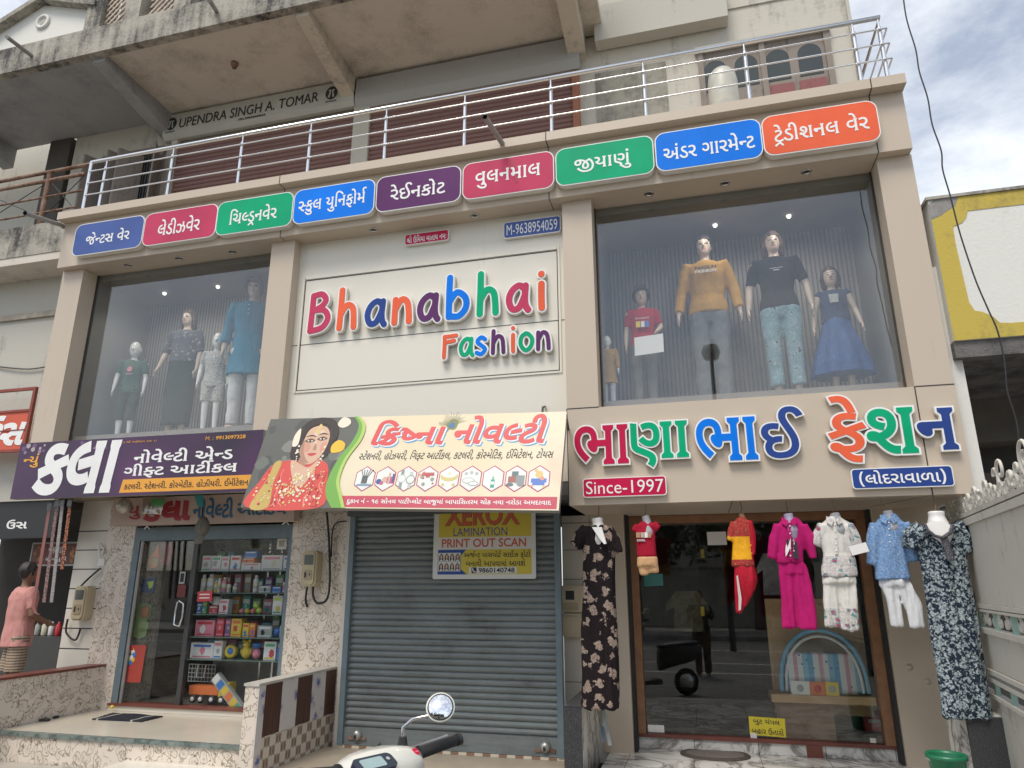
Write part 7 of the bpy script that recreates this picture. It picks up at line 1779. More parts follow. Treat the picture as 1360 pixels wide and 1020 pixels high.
q = at(*zz(520, 590, 0), LY + .01); b_ = MB().box(q.x - .04, q.x + .04, LY + .008, LY + .012, q.z - .07, q.z + .07, GRY); b_.box(q.x - .025, q.x + .025, LY + .006, LY + .0078, q.z - .05, q.z + .05, INK); tag(b_.build('sticker'), 'small grey sticker above the shop door handle', 'sticker')
q = at(*zz(515, 672, 0), LY + .01); b_ = MB().box(q.x - .06, q.x + .06, LY + .008, LY + .012, q.z - .07, q.z + .07, PALE_('dull_red', (.16, .03, .025))); tag(b_.build('sticker'), 'dull red sticker just above the shop door handle', 'sticker')
# things on and under the signs: hanging bags, cap, ball
q = at(165, 672, .35)
tag(MB().ball(q, .09, mat('crinkled_foil', (.45, .42, .36), .25, metal=.3, var=.5, scale=18), 12).build('foil_ball'), 'crinkled bag of sweets hanging at the left end of the old board', 'bag')
b_ = MB(); q = at(205, 665, .45)
bg_ = thing('plastic_bag', q, 'clear plastic bag with a green card hanging in front of the old board', 'bag')
PLB = glass('clear_plastic', (.85, .84, .80), .12, .15)
MB().hexa([at(188, 682, .45), at(214, 683, .45), at(214, 683, .49), at(188, 682, .49)], [at(191, 654, .45), at(222, 652, .45), at(222, 652, .49), at(191, 654, .49)], PLB).build('sheet', bg_)
MB().hexa([at(200, 672, .46), at(216, 674, .46), at(216, 674, .47), at(200, 672, .47)], [at(202, 662, .46), at(219, 664, .46), at(219, 664, .47), at(202, 662, .47)], PALE_('bright_green', (.08, .5, .12))).build('card', bg_)
b_ = MB(); rg = random.Random(2)
for k in range(14):
    p = at(rg.uniform(189, 212), rg.uniform(671, 682), .462); b_.ball(p, rg.uniform(.015, .028), (WB, GRY, PALE_('tan', (.45, .35, .25)))[k % 3], 7)
b_.build('toys', bg_)
cp = thing('cap', at(268, 705, .4), 'grey green cap hanging from the old board', 'cap')
CAPM = mat('cap_cloth', (.16, .15, .12), .9, var=.15, scale=30)
c0 = at(269, 700, .42); b_ = MB()
rr_ = []
for i in range(7):
    a = i / 6; z = .11 - .22 * a; r_ = .02 + .065 * math.sin(math.pi * min(1, a * .85 + .08))
    rr_.append([c0 + Vector((r_ * math.cos(R(k * 30)), r_ * .8 * math.sin(R(k * 30)), z)) for k in range(12)])
b_.rings(rr_, CAPM); b_.build('crown', cp)
b_ = MB(); b_.hexa([c0 + Vector((-.06, -.03, -.10)), c0 + Vector((.06, -.03, -.10)), c0 + Vector((.06, -.02, -.10)), c0 + Vector((-.06, -.02, -.10))], [c0 + Vector((-.05, -.05, -.19)), c0 + Vector((.05, -.05, -.19)), c0 + Vector((.05, -.04, -.19)), c0 + Vector((-.05, -.04, -.19))], CAPM); b_.build('brim', cp)
MB().lathe(c0 + Vector((0, -.05, .0)), [(.04, 0), (.03, -.012)], DARK, 12, 'y').build('lining', cp)
tag(MB().hexa([at(258, 658, .5), at(270, 657, .5), at(270, 657, .52), at(258, 658, .52)], [at(262, 672, .5), at(270, 674, .5), at(270, 674, .52), at(262, 672, .52)], PALE_('teal', (.10, .25, .24))).tube([at(269, 674, .47), at(268, 690, .44)], .008, INK, 6).build('ribbon_bow'), 'teal ribbon above the hanging cap', 'ribbon')
tag(MB().ball(at(149, 939, .78) , .022, YL, 10).build('ball'), 'small yellow ball at the foot of the blue door frame', 'ball')
# hanging belts
for i, (u0, v0, u1, v1, c1, c2, lb) in enumerate(((66, 672, 45, 800, (.10, .115, .12), (.30, .08, .06), 'dark grey belt with a hooked lower end, leftmost of the hanging belts'), (76, 668, 58, 800, (.35, .19, .17), (.12, .07, .07), 'dull pink belt, second of the hanging belts'), (83, 667, 68, 800, (.36, .33, .31), (.22, .2, .19), 'pale grey belt, third of the hanging belts'), (93, 667, 82, 756, (.62, .20, .07), (.08, .03, .02), 'short orange and black beaded belt, rightmost'))):
    def bm_(t, p, c1=c1, c2=c2):
        v = coords(t); n = N(t, 'ShaderNodeTexVoronoi', Scale=55); lk(t, v, n.inputs['Vector']); r = ramp(t, [(.35, c1), (.5, c2)]); lk(t, n.outputs['Distance'], r.inputs['Fac']); lk(t, r.outputs['Color'], p.inputs['Base Color']); p.inputs['Roughness'].default_value = .5
    y = -.05
    bt = thing('belt', at(u0, v0, y), lb, 'belt', 'belts hanging under the purple sign')
    P = [at(u0 + (u1 - u0) * t, v0 + (v1 - v0) * t, y) for t in (0, .15, .35, .6, .85, 1)]
    if i == 0: P += [at(44, 806, y), at(47, 814, y), at(51, 816, y)]
    b_ = MB()
    for s in range(len(P) - 1):
        a, c = P[s], P[s + 1]; w_ = .022
        b_.hexa([a + Vector((-w_, 0, 0)), a + Vector((w_, 0, 0)), a + Vector((w_, .006, 0)), a + Vector((-w_, .006, 0))], [c + Vector((-w_, 0, 0)), c + Vector((w_, 0, 0)), c + Vector((w_, .006, 0)), c + Vector((-w_, .006, 0))], custom('belt_%d' % i, bm_))
    b_.build('strap', bt)
    b_ = MB().box(P[0].x - .032, P[0].x + .032, y - .006, y - .0005, P[0].z - .045, P[0].z + .03, mat('belt_buckle', (.12, .12, .12), .35, metal=.4)); b_.build('buckle', bt)
    MB().tube([P[0], P[0] + Vector((.02, .05, .1))], .004, CBL, 5).build('string', bt)
b_ = MB().tube([at(72, 662, -.05), at(88, 658, 0), at(96, 664, -.05)], .008, CBL, 6); tag(b_.build('hanger_rod'), 'bent black rod from which the belts hang', 'rod')
# mats, sandals on the left platform
def mat_cloth(t, p):
    v = coords(t, (1, 1, 1)); s = N(t, 'ShaderNodeSeparateXYZ'); lk(t, v, s.inputs[0]); n = N(t, 'ShaderNodeTexNoise', Scale=60, Detail=3); lk(t, v, n.inputs['Vector'])
    f = math_(t, 'ABSOLUTE', s.outputs['X']); r = ramp(t, [(.0, (.012, .012, .022)), (.20, (.012, .012, .022)), (.205, (.40, .38, .34)), (.225, (.40, .38, .34)), (.23, (.015, .015, .02))]); lk(t, f, r.inputs['Fac'])
    lk(t, r.outputs['Color'], p.inputs['Base Color']); p.inputs['Roughness'].default_value = .95; bump(t, p, n.outputs['Fac'], .8, .01)
DMAT = custom('dark_rug', mat_cloth)
P = [at(121, 955, .4), at(187, 957, .4)]
q0, q1, q2, q3 = atz(122, 956, .172), atz(188, 959, .172), atz(217, 952, .172), atz(150, 948, .172)
dm = thing('door_mat', (q0 + q2) / 2, 'dark woven door mat with pale stripes on the cream platform', 'door mat')
b_ = MB(); n_ = 14; top = []
for i in range(n_ + 1):
    for j in range(n_ + 1):
        p = q0.lerp(q1, i / n_).lerp(q3.lerp(q2, i / n_), j / n_); top.append((p.x + .008 * math.sin(j * 2.1), p.y, .184 + .008 * noise.noise((p.x * 7, p.y * 7, 0))))
m_ = len(top); bot = [(x, y, .1725) for x, y, z in top]
fs = [(i * (n_ + 1) + j, (i + 1) * (n_ + 1) + j, (i + 1) * (n_ + 1) + j + 1, i * (n_ + 1) + j + 1) for i in range(n_) for j in range(n_)]
edge = [i * (n_ + 1) for i in range(n_ + 1)] + [n_ * (n_ + 1) + j for j in range(1, n_ + 1)] + [i * (n_ + 1) + n_ for i in range(n_ - 1, -1, -1)] + [j for j in range(n_ - 1, 0, -1)]
fs += [(edge[k], edge[k] + m_, edge[(k + 1) % len(edge)] + m_, edge[(k + 1) % len(edge)]) for k in range(len(edge))]
cen = (q0 + q2) / 2
me_ = MB(); me_.add(top + bot, fs, DMAT, True); o = me_.build('rug', None); tag(o, 'dark woven door mat with pale stripes on the cream platform', 'door mat'); bpy.data.objects.remove(dm)
SAND = mat('dark_sandal', (.035, .033, .032), .6)
for k, (u, v, lb) in enumerate(((52, 957, 'dark sandal on the cream platform, the nearer of the pair'), (64, 953, 'dark sandal on the cream platform, the farther of the pair'))):
    q = atz(u, v, .172); sd_ = thing('sandal', q, lb, 'sandal', 'sandals left by the low wall')
    b_ = MB(T=lambda x, y, z, q=q: Vector((q.x + x, q.y - z * .9, q.z - y))); b_.poly([(-.13, -.04), (-.05, -.05), (.06, -.05), (.13, -.02), (.13, .03), (.06, .045), (-.05, .035), (-.13, .035)], SAND, .0, .022); b_.build('sole', sd_)
    MB().tube([q + Vector((-.02, -.045, .02)), q + Vector((0, -.02, .06)), q + Vector((.02, .02, .06)), q + Vector((.02, .045, .02))], .016, SAND, 8).build('strap', sd_)
# food stall menu board, far left
ms = thing('menu_board', at(80, 738, .9), 'framed food stall board with fried snacks behind the hanging belts', 'sign board')
y = .95; a, b_ = at(38, 752, y), at(120, 722, y)
x0, x1, z0, z1 = at(40, 740, y).x, at(116, 740, y).x, a.z, at(80, 720, y).z
T = plane((x0, y, z0), (1, 0, 0), (0, 0, 1)); W, H = x1 - x0, z1 - z0
MB(T).poly(rrect(0, W, 0, H, .01, 2), GRY, -.04, 0).build('frame', ms)
b_ = MB(T).poly([(.02, .02), (W - .02, .02), (W - .02, H - .02), (.02, H - .02)], mat('menu_red', (.12, .025, .015), .4), .0005, .003)
rg = random.Random(4)
for k in range(46):
    x = rg.choice((rg.uniform(.05, .22), rg.uniform(W - .26, W - .05))); z = rg.uniform(.06, H - .06); r_ = rg.uniform(.015, .035)
    b_.poly([(x + r_ * rg.uniform(.7, 1.2) * math.cos(R(a)), z + r_ * rg.uniform(.7, 1.2) * math.sin(R(a))) for a in range(0, 360, 45)], mat('snack%d' % (k % 3), ((.35, .16, .04), (.45, .22, .07), (.2, .07, .03))[k % 3], .5), .0032 + k * .00003, .0038 + k * .00003)
guj(b_, 'nasta', .30, .52, H - .14, H - .06, PW, .0035, .005, bold=14); guj(b_, 'pan', .28, .55, .17, .24, PW, .0035, .005, bold=10); guj(b_, 'sev', .26, .60, .05, .12, PW, .0035, .005, bold=12)
b_.build('sheet', ms)
MB().box(-9.5, -7.7, 1.0, 1.5, 0, .95, mat('stall_counter', (.05, .05, .05), .4)).build('counter', nb)
for k in range(7):
    q = (-8.6 + k * .11, 1.15, .951); c = (WB, RDG, GRY, CRM)[k % 4]
    tag(MB().lathe(q, [(.03, 0), (.035, .01), (.035, .12), (.015, .15), (.015, .17)], c, 10).build('jar'), ['leftmost pale jar', 'second jar, red', 'third jar, grey', 'fourth jar, cream', 'fifth jar, pale', 'sixth jar, red', 'rightmost grey jar'][k] + ' in the row on the dark food stall counter', 'jar')
sp_ = thing('switch_socket', at(132, 735, .85), 'white socket with a plugged cord on the pier above the left meter', 'socket')
MB().box(at(129, 752, .86).x, at(137, 752, .86).x, .86, .898, at(133, 752, .86).z, at(133, 742, .86).z, WB, .006).build('box', sp_)
MB().tube([at(133, 741, .86), at(131, 728, .86), at(134, 722, .86), at(138, 728, .86), at(136, 736, .86)], .012, WB, 6).build('cord', sp_)

# ---------------------------------------------------------------- clothes shop, right
dsh = thing('clothes_shop', (.44, 1.3, 0), 'wood framed tall glass front of the clothes shop under the beige fascia', 'shop front')
DX0, DX1, DZ0, DZ1, DYY = -.735, 1.61, .136, 2.22, 1.30
MB().box(DX0, DX0 + .075, 1.24, 1.36, DZ0, 2.281, WOOD).build('frame', dsh)
MB().box(DX1 - .085, DX1, 1.24, 1.36, DZ0, 2.281, WOOD).build('frame', dsh)
MB().box(DX0 + .076, DX1 - .086, 1.24, 1.36, 2.2, 2.281, WOOD).build('frame', dsh)
mx0, mx1 = DX0 + .08, DX1 - .09
dl = MB().box(mx0, .62, DYY, DYY + .01, DZ0 + .004, 2.198, GLASSD).build('door', dsh)
MB().box(.625, mx1, DYY, DYY + .01, DZ0 + .004, 2.198, GLASSD).build('fixed_glass', dsh)
MB().box(mx0 + .01, mx0 + .17, DYY - .012, DYY + .02, DZ0 + .006, DZ0 + .075, STEEL).build('patch_fitting', dl)
MB().box(1.40, 1.45, DYY - .012, DYY + .02, DZ0 + .006, DZ0 + .05, STEEL).build('patch_fitting', dsh)
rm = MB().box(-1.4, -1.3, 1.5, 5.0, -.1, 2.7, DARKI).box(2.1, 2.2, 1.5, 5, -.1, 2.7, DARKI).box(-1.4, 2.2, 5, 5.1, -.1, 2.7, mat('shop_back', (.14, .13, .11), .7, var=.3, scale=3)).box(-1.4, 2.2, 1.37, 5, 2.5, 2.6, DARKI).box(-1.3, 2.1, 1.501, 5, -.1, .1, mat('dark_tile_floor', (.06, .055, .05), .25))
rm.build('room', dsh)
PB = MB().box(.62, 1.55, 1.74, 1.78, .30, 1.42, PINE); PB.build('backboard', dsh)
a = at(1026, 926, 1.55); a2 = at(1190, 938, 1.55)
shz = .52
MB().box(a.x - .02, 1.52, 1.40, 1.739, shz - .07, shz, PINE).build('shelf', dsh)
MB().box(.62, 1.15, 1.55, 1.6, .1, shz - .07, mat('brown_board', (.30, .17, .10), .5)).build('shelf_support', dsh)
# striped backpack pack on the shelf
bpk = thing('baby_bed_pack', (1.15, 1.5, shz), 'clear domed pack of blue pink and white striped baby bedding on the wooden shelf', 'bedding pack')
def stripes(t, p):
    v = coords(t); s = N(t, 'ShaderNodeSeparateXYZ'); lk(t, v, s.inputs[0])
    f = math_(t, 'FRACT', math_(t, 'MULTIPLY', s.outputs['X'], 4.2)); r = ramp(t, [(0, (.12, .38, .62)), (.20, (.12, .38, .62)), (.21, (.70, .72, .72)), (.42, (.70, .72, .72)), (.43, (.62, .34, .42)), (.58, (.62, .34, .42)), (.59, (.70, .72, .72)), (.78, (.70, .72, .72)), (.79, (.25, .50, .68))]); lk(t, f, r.inputs['Fac'])
    for nd in (r,): nd.color_ramp.interpolation = 'CONSTANT'
    vo = N(t, 'ShaderNodeTexVoronoi', Scale=14); lk(t, v, vo.inputs['Vector']); g = math_(t, 'LESS_THAN', vo.outputs['Distance'], .17)
    lk(t, mixc(t, g, r.outputs['Color'], (.10, .22, .50)), p.inputs['Base Color']); p.inputs['Roughness'].default_value = .7
STR = custom('baby_stripes', stripes)
x0, x1 = at(1037, 900, 1.5).x, at(1152, 900, 1.5).x; zt_ = at(1095, 837, 1.5).z; zm_ = at(1095, 868, 1.5).z
cx = (x0 + x1) / 2; hw = (x1 - x0) / 2
b_ = MB(); rr_ = []
for zz_, sx in ((shz + .01, .88), (shz + .05, .92), ((shz + zm_) / 2, .92), (zm_ - .02, .86), (zm_, .80)):
    rr_.append([Vector((cx + hw * sx * math.copysign(abs(math.cos(R(k * 18))) ** .5, math.cos(R(k * 18))), 1.58 + .11 * math.copysign(abs(math.sin(R(k * 18))) ** .6, math.sin(R(k * 18))), zz_)) for k in range(20)])
b_.rings(rr_, STR); b_.build('bedding', bpk)
arc = [(cx + hw * math.cos(R(a)), 1.50, shz + .02 + (zt_ - shz - .02) * math.sin(R(a)) ** .8) for a in range(0, 181, 10)]
MB().tube(arc, .022, mat('sky_piping', (.16, .42, .62), .5), 8).build('piping', bpk)
MB().tube([(cx + (x - cx) * .88, y, shz + .02 + (z - shz - .02) * .9) for x, y, z in arc], .014, PALE_('white', (.78, .76, .74)), 8).build('piping', bpk)
NETM = glass('dark_net', (.55, .58, .55), .05, .3)
b_ = MB(T=lambda x, y, z: Vector((x, 1.53 + y, z))); b_.poly([(x, z) for x, y, z in arc], NETM, 0, .004); b_.build('net_cover', bpk)
bpx = MB(); 
cards = thing('card_sleeve', (1.02, 1.45, shz), 'row of printed cards in front of the striped bedding pack', 'cards')
x = at(1051, 920, 1.43).x
for wd, c, acc in ((.175, WB, GRY), (.14, OG, RDG), (.12, YL, GRY)):
    b_ = MB().box(x, x + wd, 1.425, 1.432, shz, shz + .125, c); b_.lathe((x + wd / 2, 1.4245, shz + .06), [(.035, 0), (.034, -.001)], acc, 10, 'y'); b_.build('card', cards); x += wd + .003
# sticker on the glass
q0, q1 = at(996, 976, 1.29), at(1042, 957, 1.29)
t_ = thing('shoe_sticker', q0, 'yellow sticker asking to leave shoes outside, low on the clothes shop glass', 'sticker')
W, H = q1.x - q0.x, .165
T = plane((q0.x, 1.2995, q0.z - .0), (1, 0, -.03), (.02, 0, 1)); MB(T).poly([(0, 0), (W, 0), (W, H), (0, H)], mat('sticker_yellow', (.72, .60, .04), .5), .0005, .002).build('sheet', t_)
l_ = MB(T); guj(l_, 'boot', .04, W - .05, .09, .155, INK, .0022, .003, bold=14, seg=2); guj(l_, 'utaro', .02, W - .02, .015, .075, INK, .0022, .003, bold=14, seg=2); l_.build('lettering', t_)
q = at(1001, 977, 1.29); tag(MB().box(q.x - .03, q.x + .03, 1.295, 1.2985, q.z - .03, q.z + .02, WB).build('note'), 'small white note below the yellow sticker', 'note')
q0, q1 = at(940, 724, 1.29), at(964, 706, 1.29); tag(MB().box(q0.x, q1.x, 1.294, 1.298, q0.z, q1.z, WB).build('note'), 'white paper note high on the clothes shop door glass', 'note')
tg = MB(T=lambda x, y, z: Vector((x, 1.298 + y, z))); a, b_ = at(856, 779, 1.298), at(880, 762, 1.298); tg.poly([(a.x, a.z), (b_.x, a.z + .01), (b_.x, b_.z), (a.x, b_.z)], mat('teal_card', (.05, .22, .20), .5), 0, .003); tag(tg.build('card'), 'teal card on the door glass under the peach shorts', 'card')
# stock seen dimly inside
for (u0, v0, u1, v1, c, y, lb) in ((902, 690, 928, 765, (.03, .03, .035), 2.2, 'black shirt hanging inside the clothes shop behind the red t shirt'), (887, 785, 940, 838, (.22, .19, .12), 2.6, 'khaki shirt hanging inside the clothes shop'), (1008, 735, 1042, 790, (.40, .42, .43), 2.2, 'pale top hanging inside the clothes shop behind the pink set'), (1128, 770, 1165, 820, (.06, .06, .065), 2.2, 'dark spangled skirt hanging inside behind the white floral set')):
    a, b_ = at(u0, v1, y), at(u1, v0, y); m_ = mat('stock_%d' % u0, c, .8, var=.3, scale=12)
    t_ = MB(T=lambda x, yy, z, y=y: Vector((x, y + yy, z))); W, H = b_.x - a.x, b_.z - a.z
    t_.poly([(a.x + .15 * W, a.z), (a.x + .85 * W, a.z), (a.x + .8 * W, a.z + .6 * H), (a.x + W, a.z + .5 * H), (a.x + W, a.z + .65 * H), (a.x + .75 * W, b_.z), (a.x + .25 * W, b_.z), (a.x, a.z + .65 * H), (a.x, a.z + .5 * H), (a.x + .2 * W, a.z + .6 * H)], m_, 0, .06)
    tag(t_.build('shirt' if u0 != 1128 else 'skirt'), lb, 'clothes')
for (u, v) in ((886, 740), (887, 810)):
    q = at(933, 735 if v == 740 else 812, 2.1); tag(MB().box(q.x - .02, q.x + .02, 2.1, 2.103, q.z - .05, q.z + .05, YL).build('price_tag'), 'yellow price tag inside the clothes shop, %s one' % ('upper' if v == 740 else 'lower'), 'price tag')
for (u, v, lb) in ((1168, 978, 'red lettered gift box low behind the glass at the right'),):
    q = at(1165, 960, 1.9); b_ = MB().box(q.x - .12, q.x + .10, 1.9, 2.0, q.z - .08, q.z + .08, RDG); b_.box(q.x - .08, q.x + .05, 1.895, 1.899, q.z - .0, q.z + .03, WB); tag(b_.build('gift_box'), lb, 'box')
# oval mat on the marble
om = MB(); q = atz(951, 1003, .002)
def ring_m(t, p):
    v = coords(t); n = N(t, 'ShaderNodeTexNoise', Scale=120, Detail=2); lk(t, v, n.inputs['Vector']); r = ramp(t, [(.4, (.13, .115, .10)), (.6, (.19, .17, .15))]); lk(t, n.outputs['Fac'], r.inputs['Fac']); lk(t, r.outputs['Color'], p.inputs['Base Color']); p.inputs['Roughness'].default_value = .95; bump(t, p, n.outputs['Fac'], .6, .01)
RUGI, RUGO = custom('rug_centre', ring_m), mat('rug_border', (.075, .06, .05), .95, var=.25, scale=40)
a0, a1 = atz(903, 1003, .002), atz(997, 1005, .002); rx = (a1.x - a0.x) / 2; ry = .24; cx, cy = (a0.x + a1.x) / 2, q.y
om.rings([[Vector((cx + rx * s * math.cos(R(k * 10)), cy + ry * s2 * math.sin(R(k * 10)), z)) for k in range(36)] for s, s2, z in ((1, 1, .002), (1, 1, .012), (.98, .97, .016), (.84, .72, .016))], RUGO, False)
om.add([(cx + rx * .84 * math.cos(R(k * 10)), cy + ry * .72 * math.sin(R(k * 10)), .0155) for k in range(36)], [tuple(range(36))], RUGI)
tag(om.build('oval_rug'), 'oval brown rug with a dark border on the marble step', 'rug')
# green bucket
q = atz(1256, 1040, .0); q = at(1256, 1000, .15); bk = thing('bucket', (q.x, .0, 0), 'green plastic bucket with a wire handle on the marble floor', 'bucket')
c0 = (at(1256, 1000, -.25).x, -.25, 0); zr = at(1256, 1001, -.25).z
GRB = mat('green_bucket_plastic', (.012, .16, .075), .35, var=.05)
h_ = zr; MB().lathe(c0, [(.095, .0), (.10, .01), (.122, h_ - .03), (.136, h_ - .03), (.136, h_), (.126, h_), (.118, h_ - .02), (.095, .02)], GRB, 28).build('body', bk)
MB().tube([(c0[0] - .13, c0[1], h_ - .03), (c0[0] - .03, c0[1] - .14, h_ - .13), (c0[0] + .03, c0[1] - .14, h_ - .13), (c0[0] + .13, c0[1], h_ - .03)], .006, WB, 6).build('handle', bk)
# ---------------------------------------------------------------- soft shapes: lofts fused into one continuous surface
def fuse(mb, voxel=.012, smooth=4, folds=0, fscale=(9, 9, 2.2), seed=0):
    me = bpy.data.meshes.new('tmp'); me.from_pydata([tuple(v) for v in mb.v], [], mb.f)
    o = bpy.data.objects.new('tmp', me); COL.objects.link(o)
    m = o.modifiers.new('a', 'REMESH'); m.mode = 'VOXEL'; m.voxel_size = voxel
    if smooth:
        m2 = o.modifiers.new('b', 'SMOOTH'); m2.iterations = smooth; m2.factor = .5
    dg = bpy.context.evaluated_depsgraph_get()
    r_ = bpy.data.meshes.new_from_object(o.evaluated_get(dg))
    bpy.data.objects.remove(o); bpy.data.meshes.remove(me)
    r_.polygons.foreach_set('use_smooth', [True] * len(r_.polygons))
    if folds:
        r_.update()
        ns = [v.normal.copy() for v in r_.vertices]
        for v, n in zip(r_.vertices, ns):
            p = Vector((v.co.x * fscale[0] + seed, v.co.y * fscale[1], v.co.z * fscale[2]))
            v.co += n * folds * (noise.noise(p) + .5 * noise.noise(p * 2.3))
    return r_
def put(me, name, parent, T=None, mats=(), fn=None):
    """finish a fused mesh: colour by place, move into the world, link as a part"""
    for m in mats:
        me.materials.append(m)
    if fn:
        for p in me.polygons:
            p.material_index = fn(p.center)
    if T:
        for v in me.vertices:
            v.co = T(v.co)
    me.name = name; me.update()
    return link(name, me, parent)
def ring(cx, cy, z, rx, ry, n=20, e=1.0):
    out_ = []
    for k in range(n):
        c, s = math.cos(2 * math.pi * k / n), math.sin(2 * math.pi * k / n)
        out_.append(Vector((cx + rx * math.copysign(abs(c) ** e, c), cy + ry * math.copysign(abs(s) ** e, s), z)))
    return out_
HOLD = mat('tmp_holder', (.5, .5, .5))
ARMS = {s: [(s * .185, .0, 1.41), (s * .235, .012, 1.14), (s * .245, -.04, .90)] for s in (-1, 1)}
def body_mesh(arms, child, sit=False):
    b = MB(); m = HOLD; hs = 1.28 if child else 1.0
    hz = 1.63 + (hs - 1) * .10
    b.ball((0, .005, hz), .1, m, 16, (.74 * hs, .93 * hs, 1.16 * hs)); b.ball((0, -.022 * hs, hz - .06 * hs), .1, m, 14, (.52 * hs, .62 * hs, .62 * hs))
    b.ball((0, -.098 * hs, hz - .022 * hs), .1, m, 8, (.11 * hs, .15 * hs, .22 * hs))
    for s in (-1, 1): b.ball((s * .074 * hs, .01, hz - .01), .1, m, 8, (.10 * hs, .2 * hs, .28 * hs))
    b.tube([(0, .012, 1.56), (0, .015, 1.49), (0, .015, 1.42)], [.048, .05, .075], m, 14)
    b.rings([ring(0, .01, z, rx, ry) for z, rx, ry in ((.84, .13, .09), (.90, .165, .105), (.98, .155, .10), (1.08, .128, .088), (1.20, .145, .10), (1.32, .165, .108), (1.41, .165, .085), (1.46, .09, .06))], m)
    for s in (-1, 1):
        a = arms[s]
        b.tube([a[0], Vector(a[0]).lerp(Vector(a[1]), .5), a[1], Vector(a[1]).lerp(Vector(a[2]), .4), a[2]], [.052, .045, .038, .037, .026], m, 12)
        w, d = Vector(a[2]), (Vector(a[2]) - Vector(a[1])).normalized()
        pc = w + d * .045; b.ball(pc, .1, m, 10, (.20, .36, .46))
        for k in range(4):
            f0 = pc + Vector((0, -.028 + .019 * k, 0)) + d * .03; L = (.062, .074, .070, .055)[k]
            b.tube([f0, f0 + d * L * .5 + Vector((-s * .004, -.002, 0)), f0 + d * L + Vector((-s * .016, -.006, 0))], [.0095, .009, .007], m, 8)
        b.tube([pc + Vector((-s * .005, -.03, .01)), pc + Vector((-s * .008, -.052, -.015)), pc + Vector((-s * .010, -.058, -.045))], [.011, .010, .008], m, 8)
        b.tube([(s * .085, .01, .90), (s * .09, 0, .70), (s * .092, -.005, .48), (s * .092, .015, .30), (s * .092, .02, .07)], [.088, .075, .052, .05, .034], m, 14)
        b.tube([(s * .092, .04, .045), (s * .096, -.05, .04), (s * .102, -.14, .022)], [.038, .036, .024], m, 10)
    return b, hz, hs
def frame(loc, H, yaw):
    s = H / 1.75; M_ = Matrix.Translation(Vector(loc)) @ Matrix.Rotation(yaw, 4, 'Z') @ Matrix.Scale(s, 4)
    return lambda p: M_ @ Vector(p)
EYE, LIP = mat('eye_dark', (.08, .055, .045), .3), mat('lip_tone', (.42, .19, .16), .4)
def figure(kind, loc, H, yaw, label, skin, cat='mannequin', group=None, child=False, hair=None, face=True, arms=None, bare=True):
    t_ = thing(kind, loc, label, cat, group)
    A = dict(ARMS); A.update(arms or {})
    b, hz, hs = body_mesh(A, child)
    T = frame(loc, H, yaw)
    def fn(c):
        if not face or c.y > -.045: return 0
        x, z = abs(c.x) / hs, (c.z - hz) / hs
        if .014 < x < .045 and -.006 < z < .008: return 1
        if .012 < x < .05 and .022 < z < .030: return 1
        if x < .024 and -.066 < z < -.052: return 2
        return 0
    put(fuse(b, .0105, 3), 'body', t_, T, (skin, EYE, LIP), fn)
    if hair:
        kind_, hm = hair; h = MB()
        h.ball((0, .022, hz + .024), .1, HOLD, 16, (.88 * hs, 1.03 * hs, 1.18 * hs))
        if kind_ == 'long':
            h.tube([(0, .06, hz + .02), (0, .075, hz - .1), (0, .07, hz - .22)], [.075 * hs, .08 * hs, .05 * hs], HOLD, 12)
            for s in (-1, 1): h.tube([(s * .06 * hs, 0, hz + .06), (s * .082 * hs, .015, hz - .03), (s * .085 * hs, .03, hz - .15)], [.03, .034, .02], HOLD, 8)
        if kind_ == 'mop':
            for s in (-1, 1): h.tube([(s * .05 * hs, -.05, hz + .09), (s * .08 * hs, -.03, hz + .02), (s * .082 * hs, 0, hz - .05)], [.035, .034, .02], HOLD, 8)
            for k in range(5): h.tube([((k - 2) * .028, -.04, hz + .11 * hs), ((k - 2) * .032, -.092 * hs, hz + .085 * hs), ((k - 2) * .034, -.098 * hs, hz + .048 * hs)], [.025, .02, .01], HOLD, 7)
        me = fuse(h, .012, 2, .012, (28, 28, 10))
        # keep the face free
        bm = bmesh.new(); bm.from_mesh(me)
        lim = .045 if kind_ != 'mop' else .040
        for v in bm.verts:
            if v.co.z < hz + lim * hs and v.co.y < .0 and abs(v.co.x) < .062 * hs: v.co.y = max(v.co.y, -.03 * hs)
        bm.to_mesh(me); bm.free()
        me.polygons.foreach_set('use_smooth', [True] * len(me.polygons))
        put(me, 'hair', t_, T, (hm,))
    return t_, T, A
def sleeve(b, a, L, r0=.064, r1=.050):
    """tube along an arm up to the fraction L of its length (1 = elbow, 2 = wrist)"""
    P = [Vector(a[0]) + Vector((-.07 * math.copysign(1, a[0][0]), 0, -.005)), Vector(a[0]) + Vector((-.01 * math.copysign(1, a[0][0]), 0, .006))]; Rr_ = [r0 - .012, r0]
    n = max(2, int(L * 4))
    for i in range(1, n + 1):
        t = L * i / n
        p = Vector(a[0]).lerp(Vector(a[1]), min(t, 1)) if t <= 1 else Vector(a[1]).lerp(Vector(a[2]), t - 1)
        P.append(p); Rr_.append(r0 + (r1 - r0) * i / n)
    b.tube(P, Rr_, HOLD, 12)
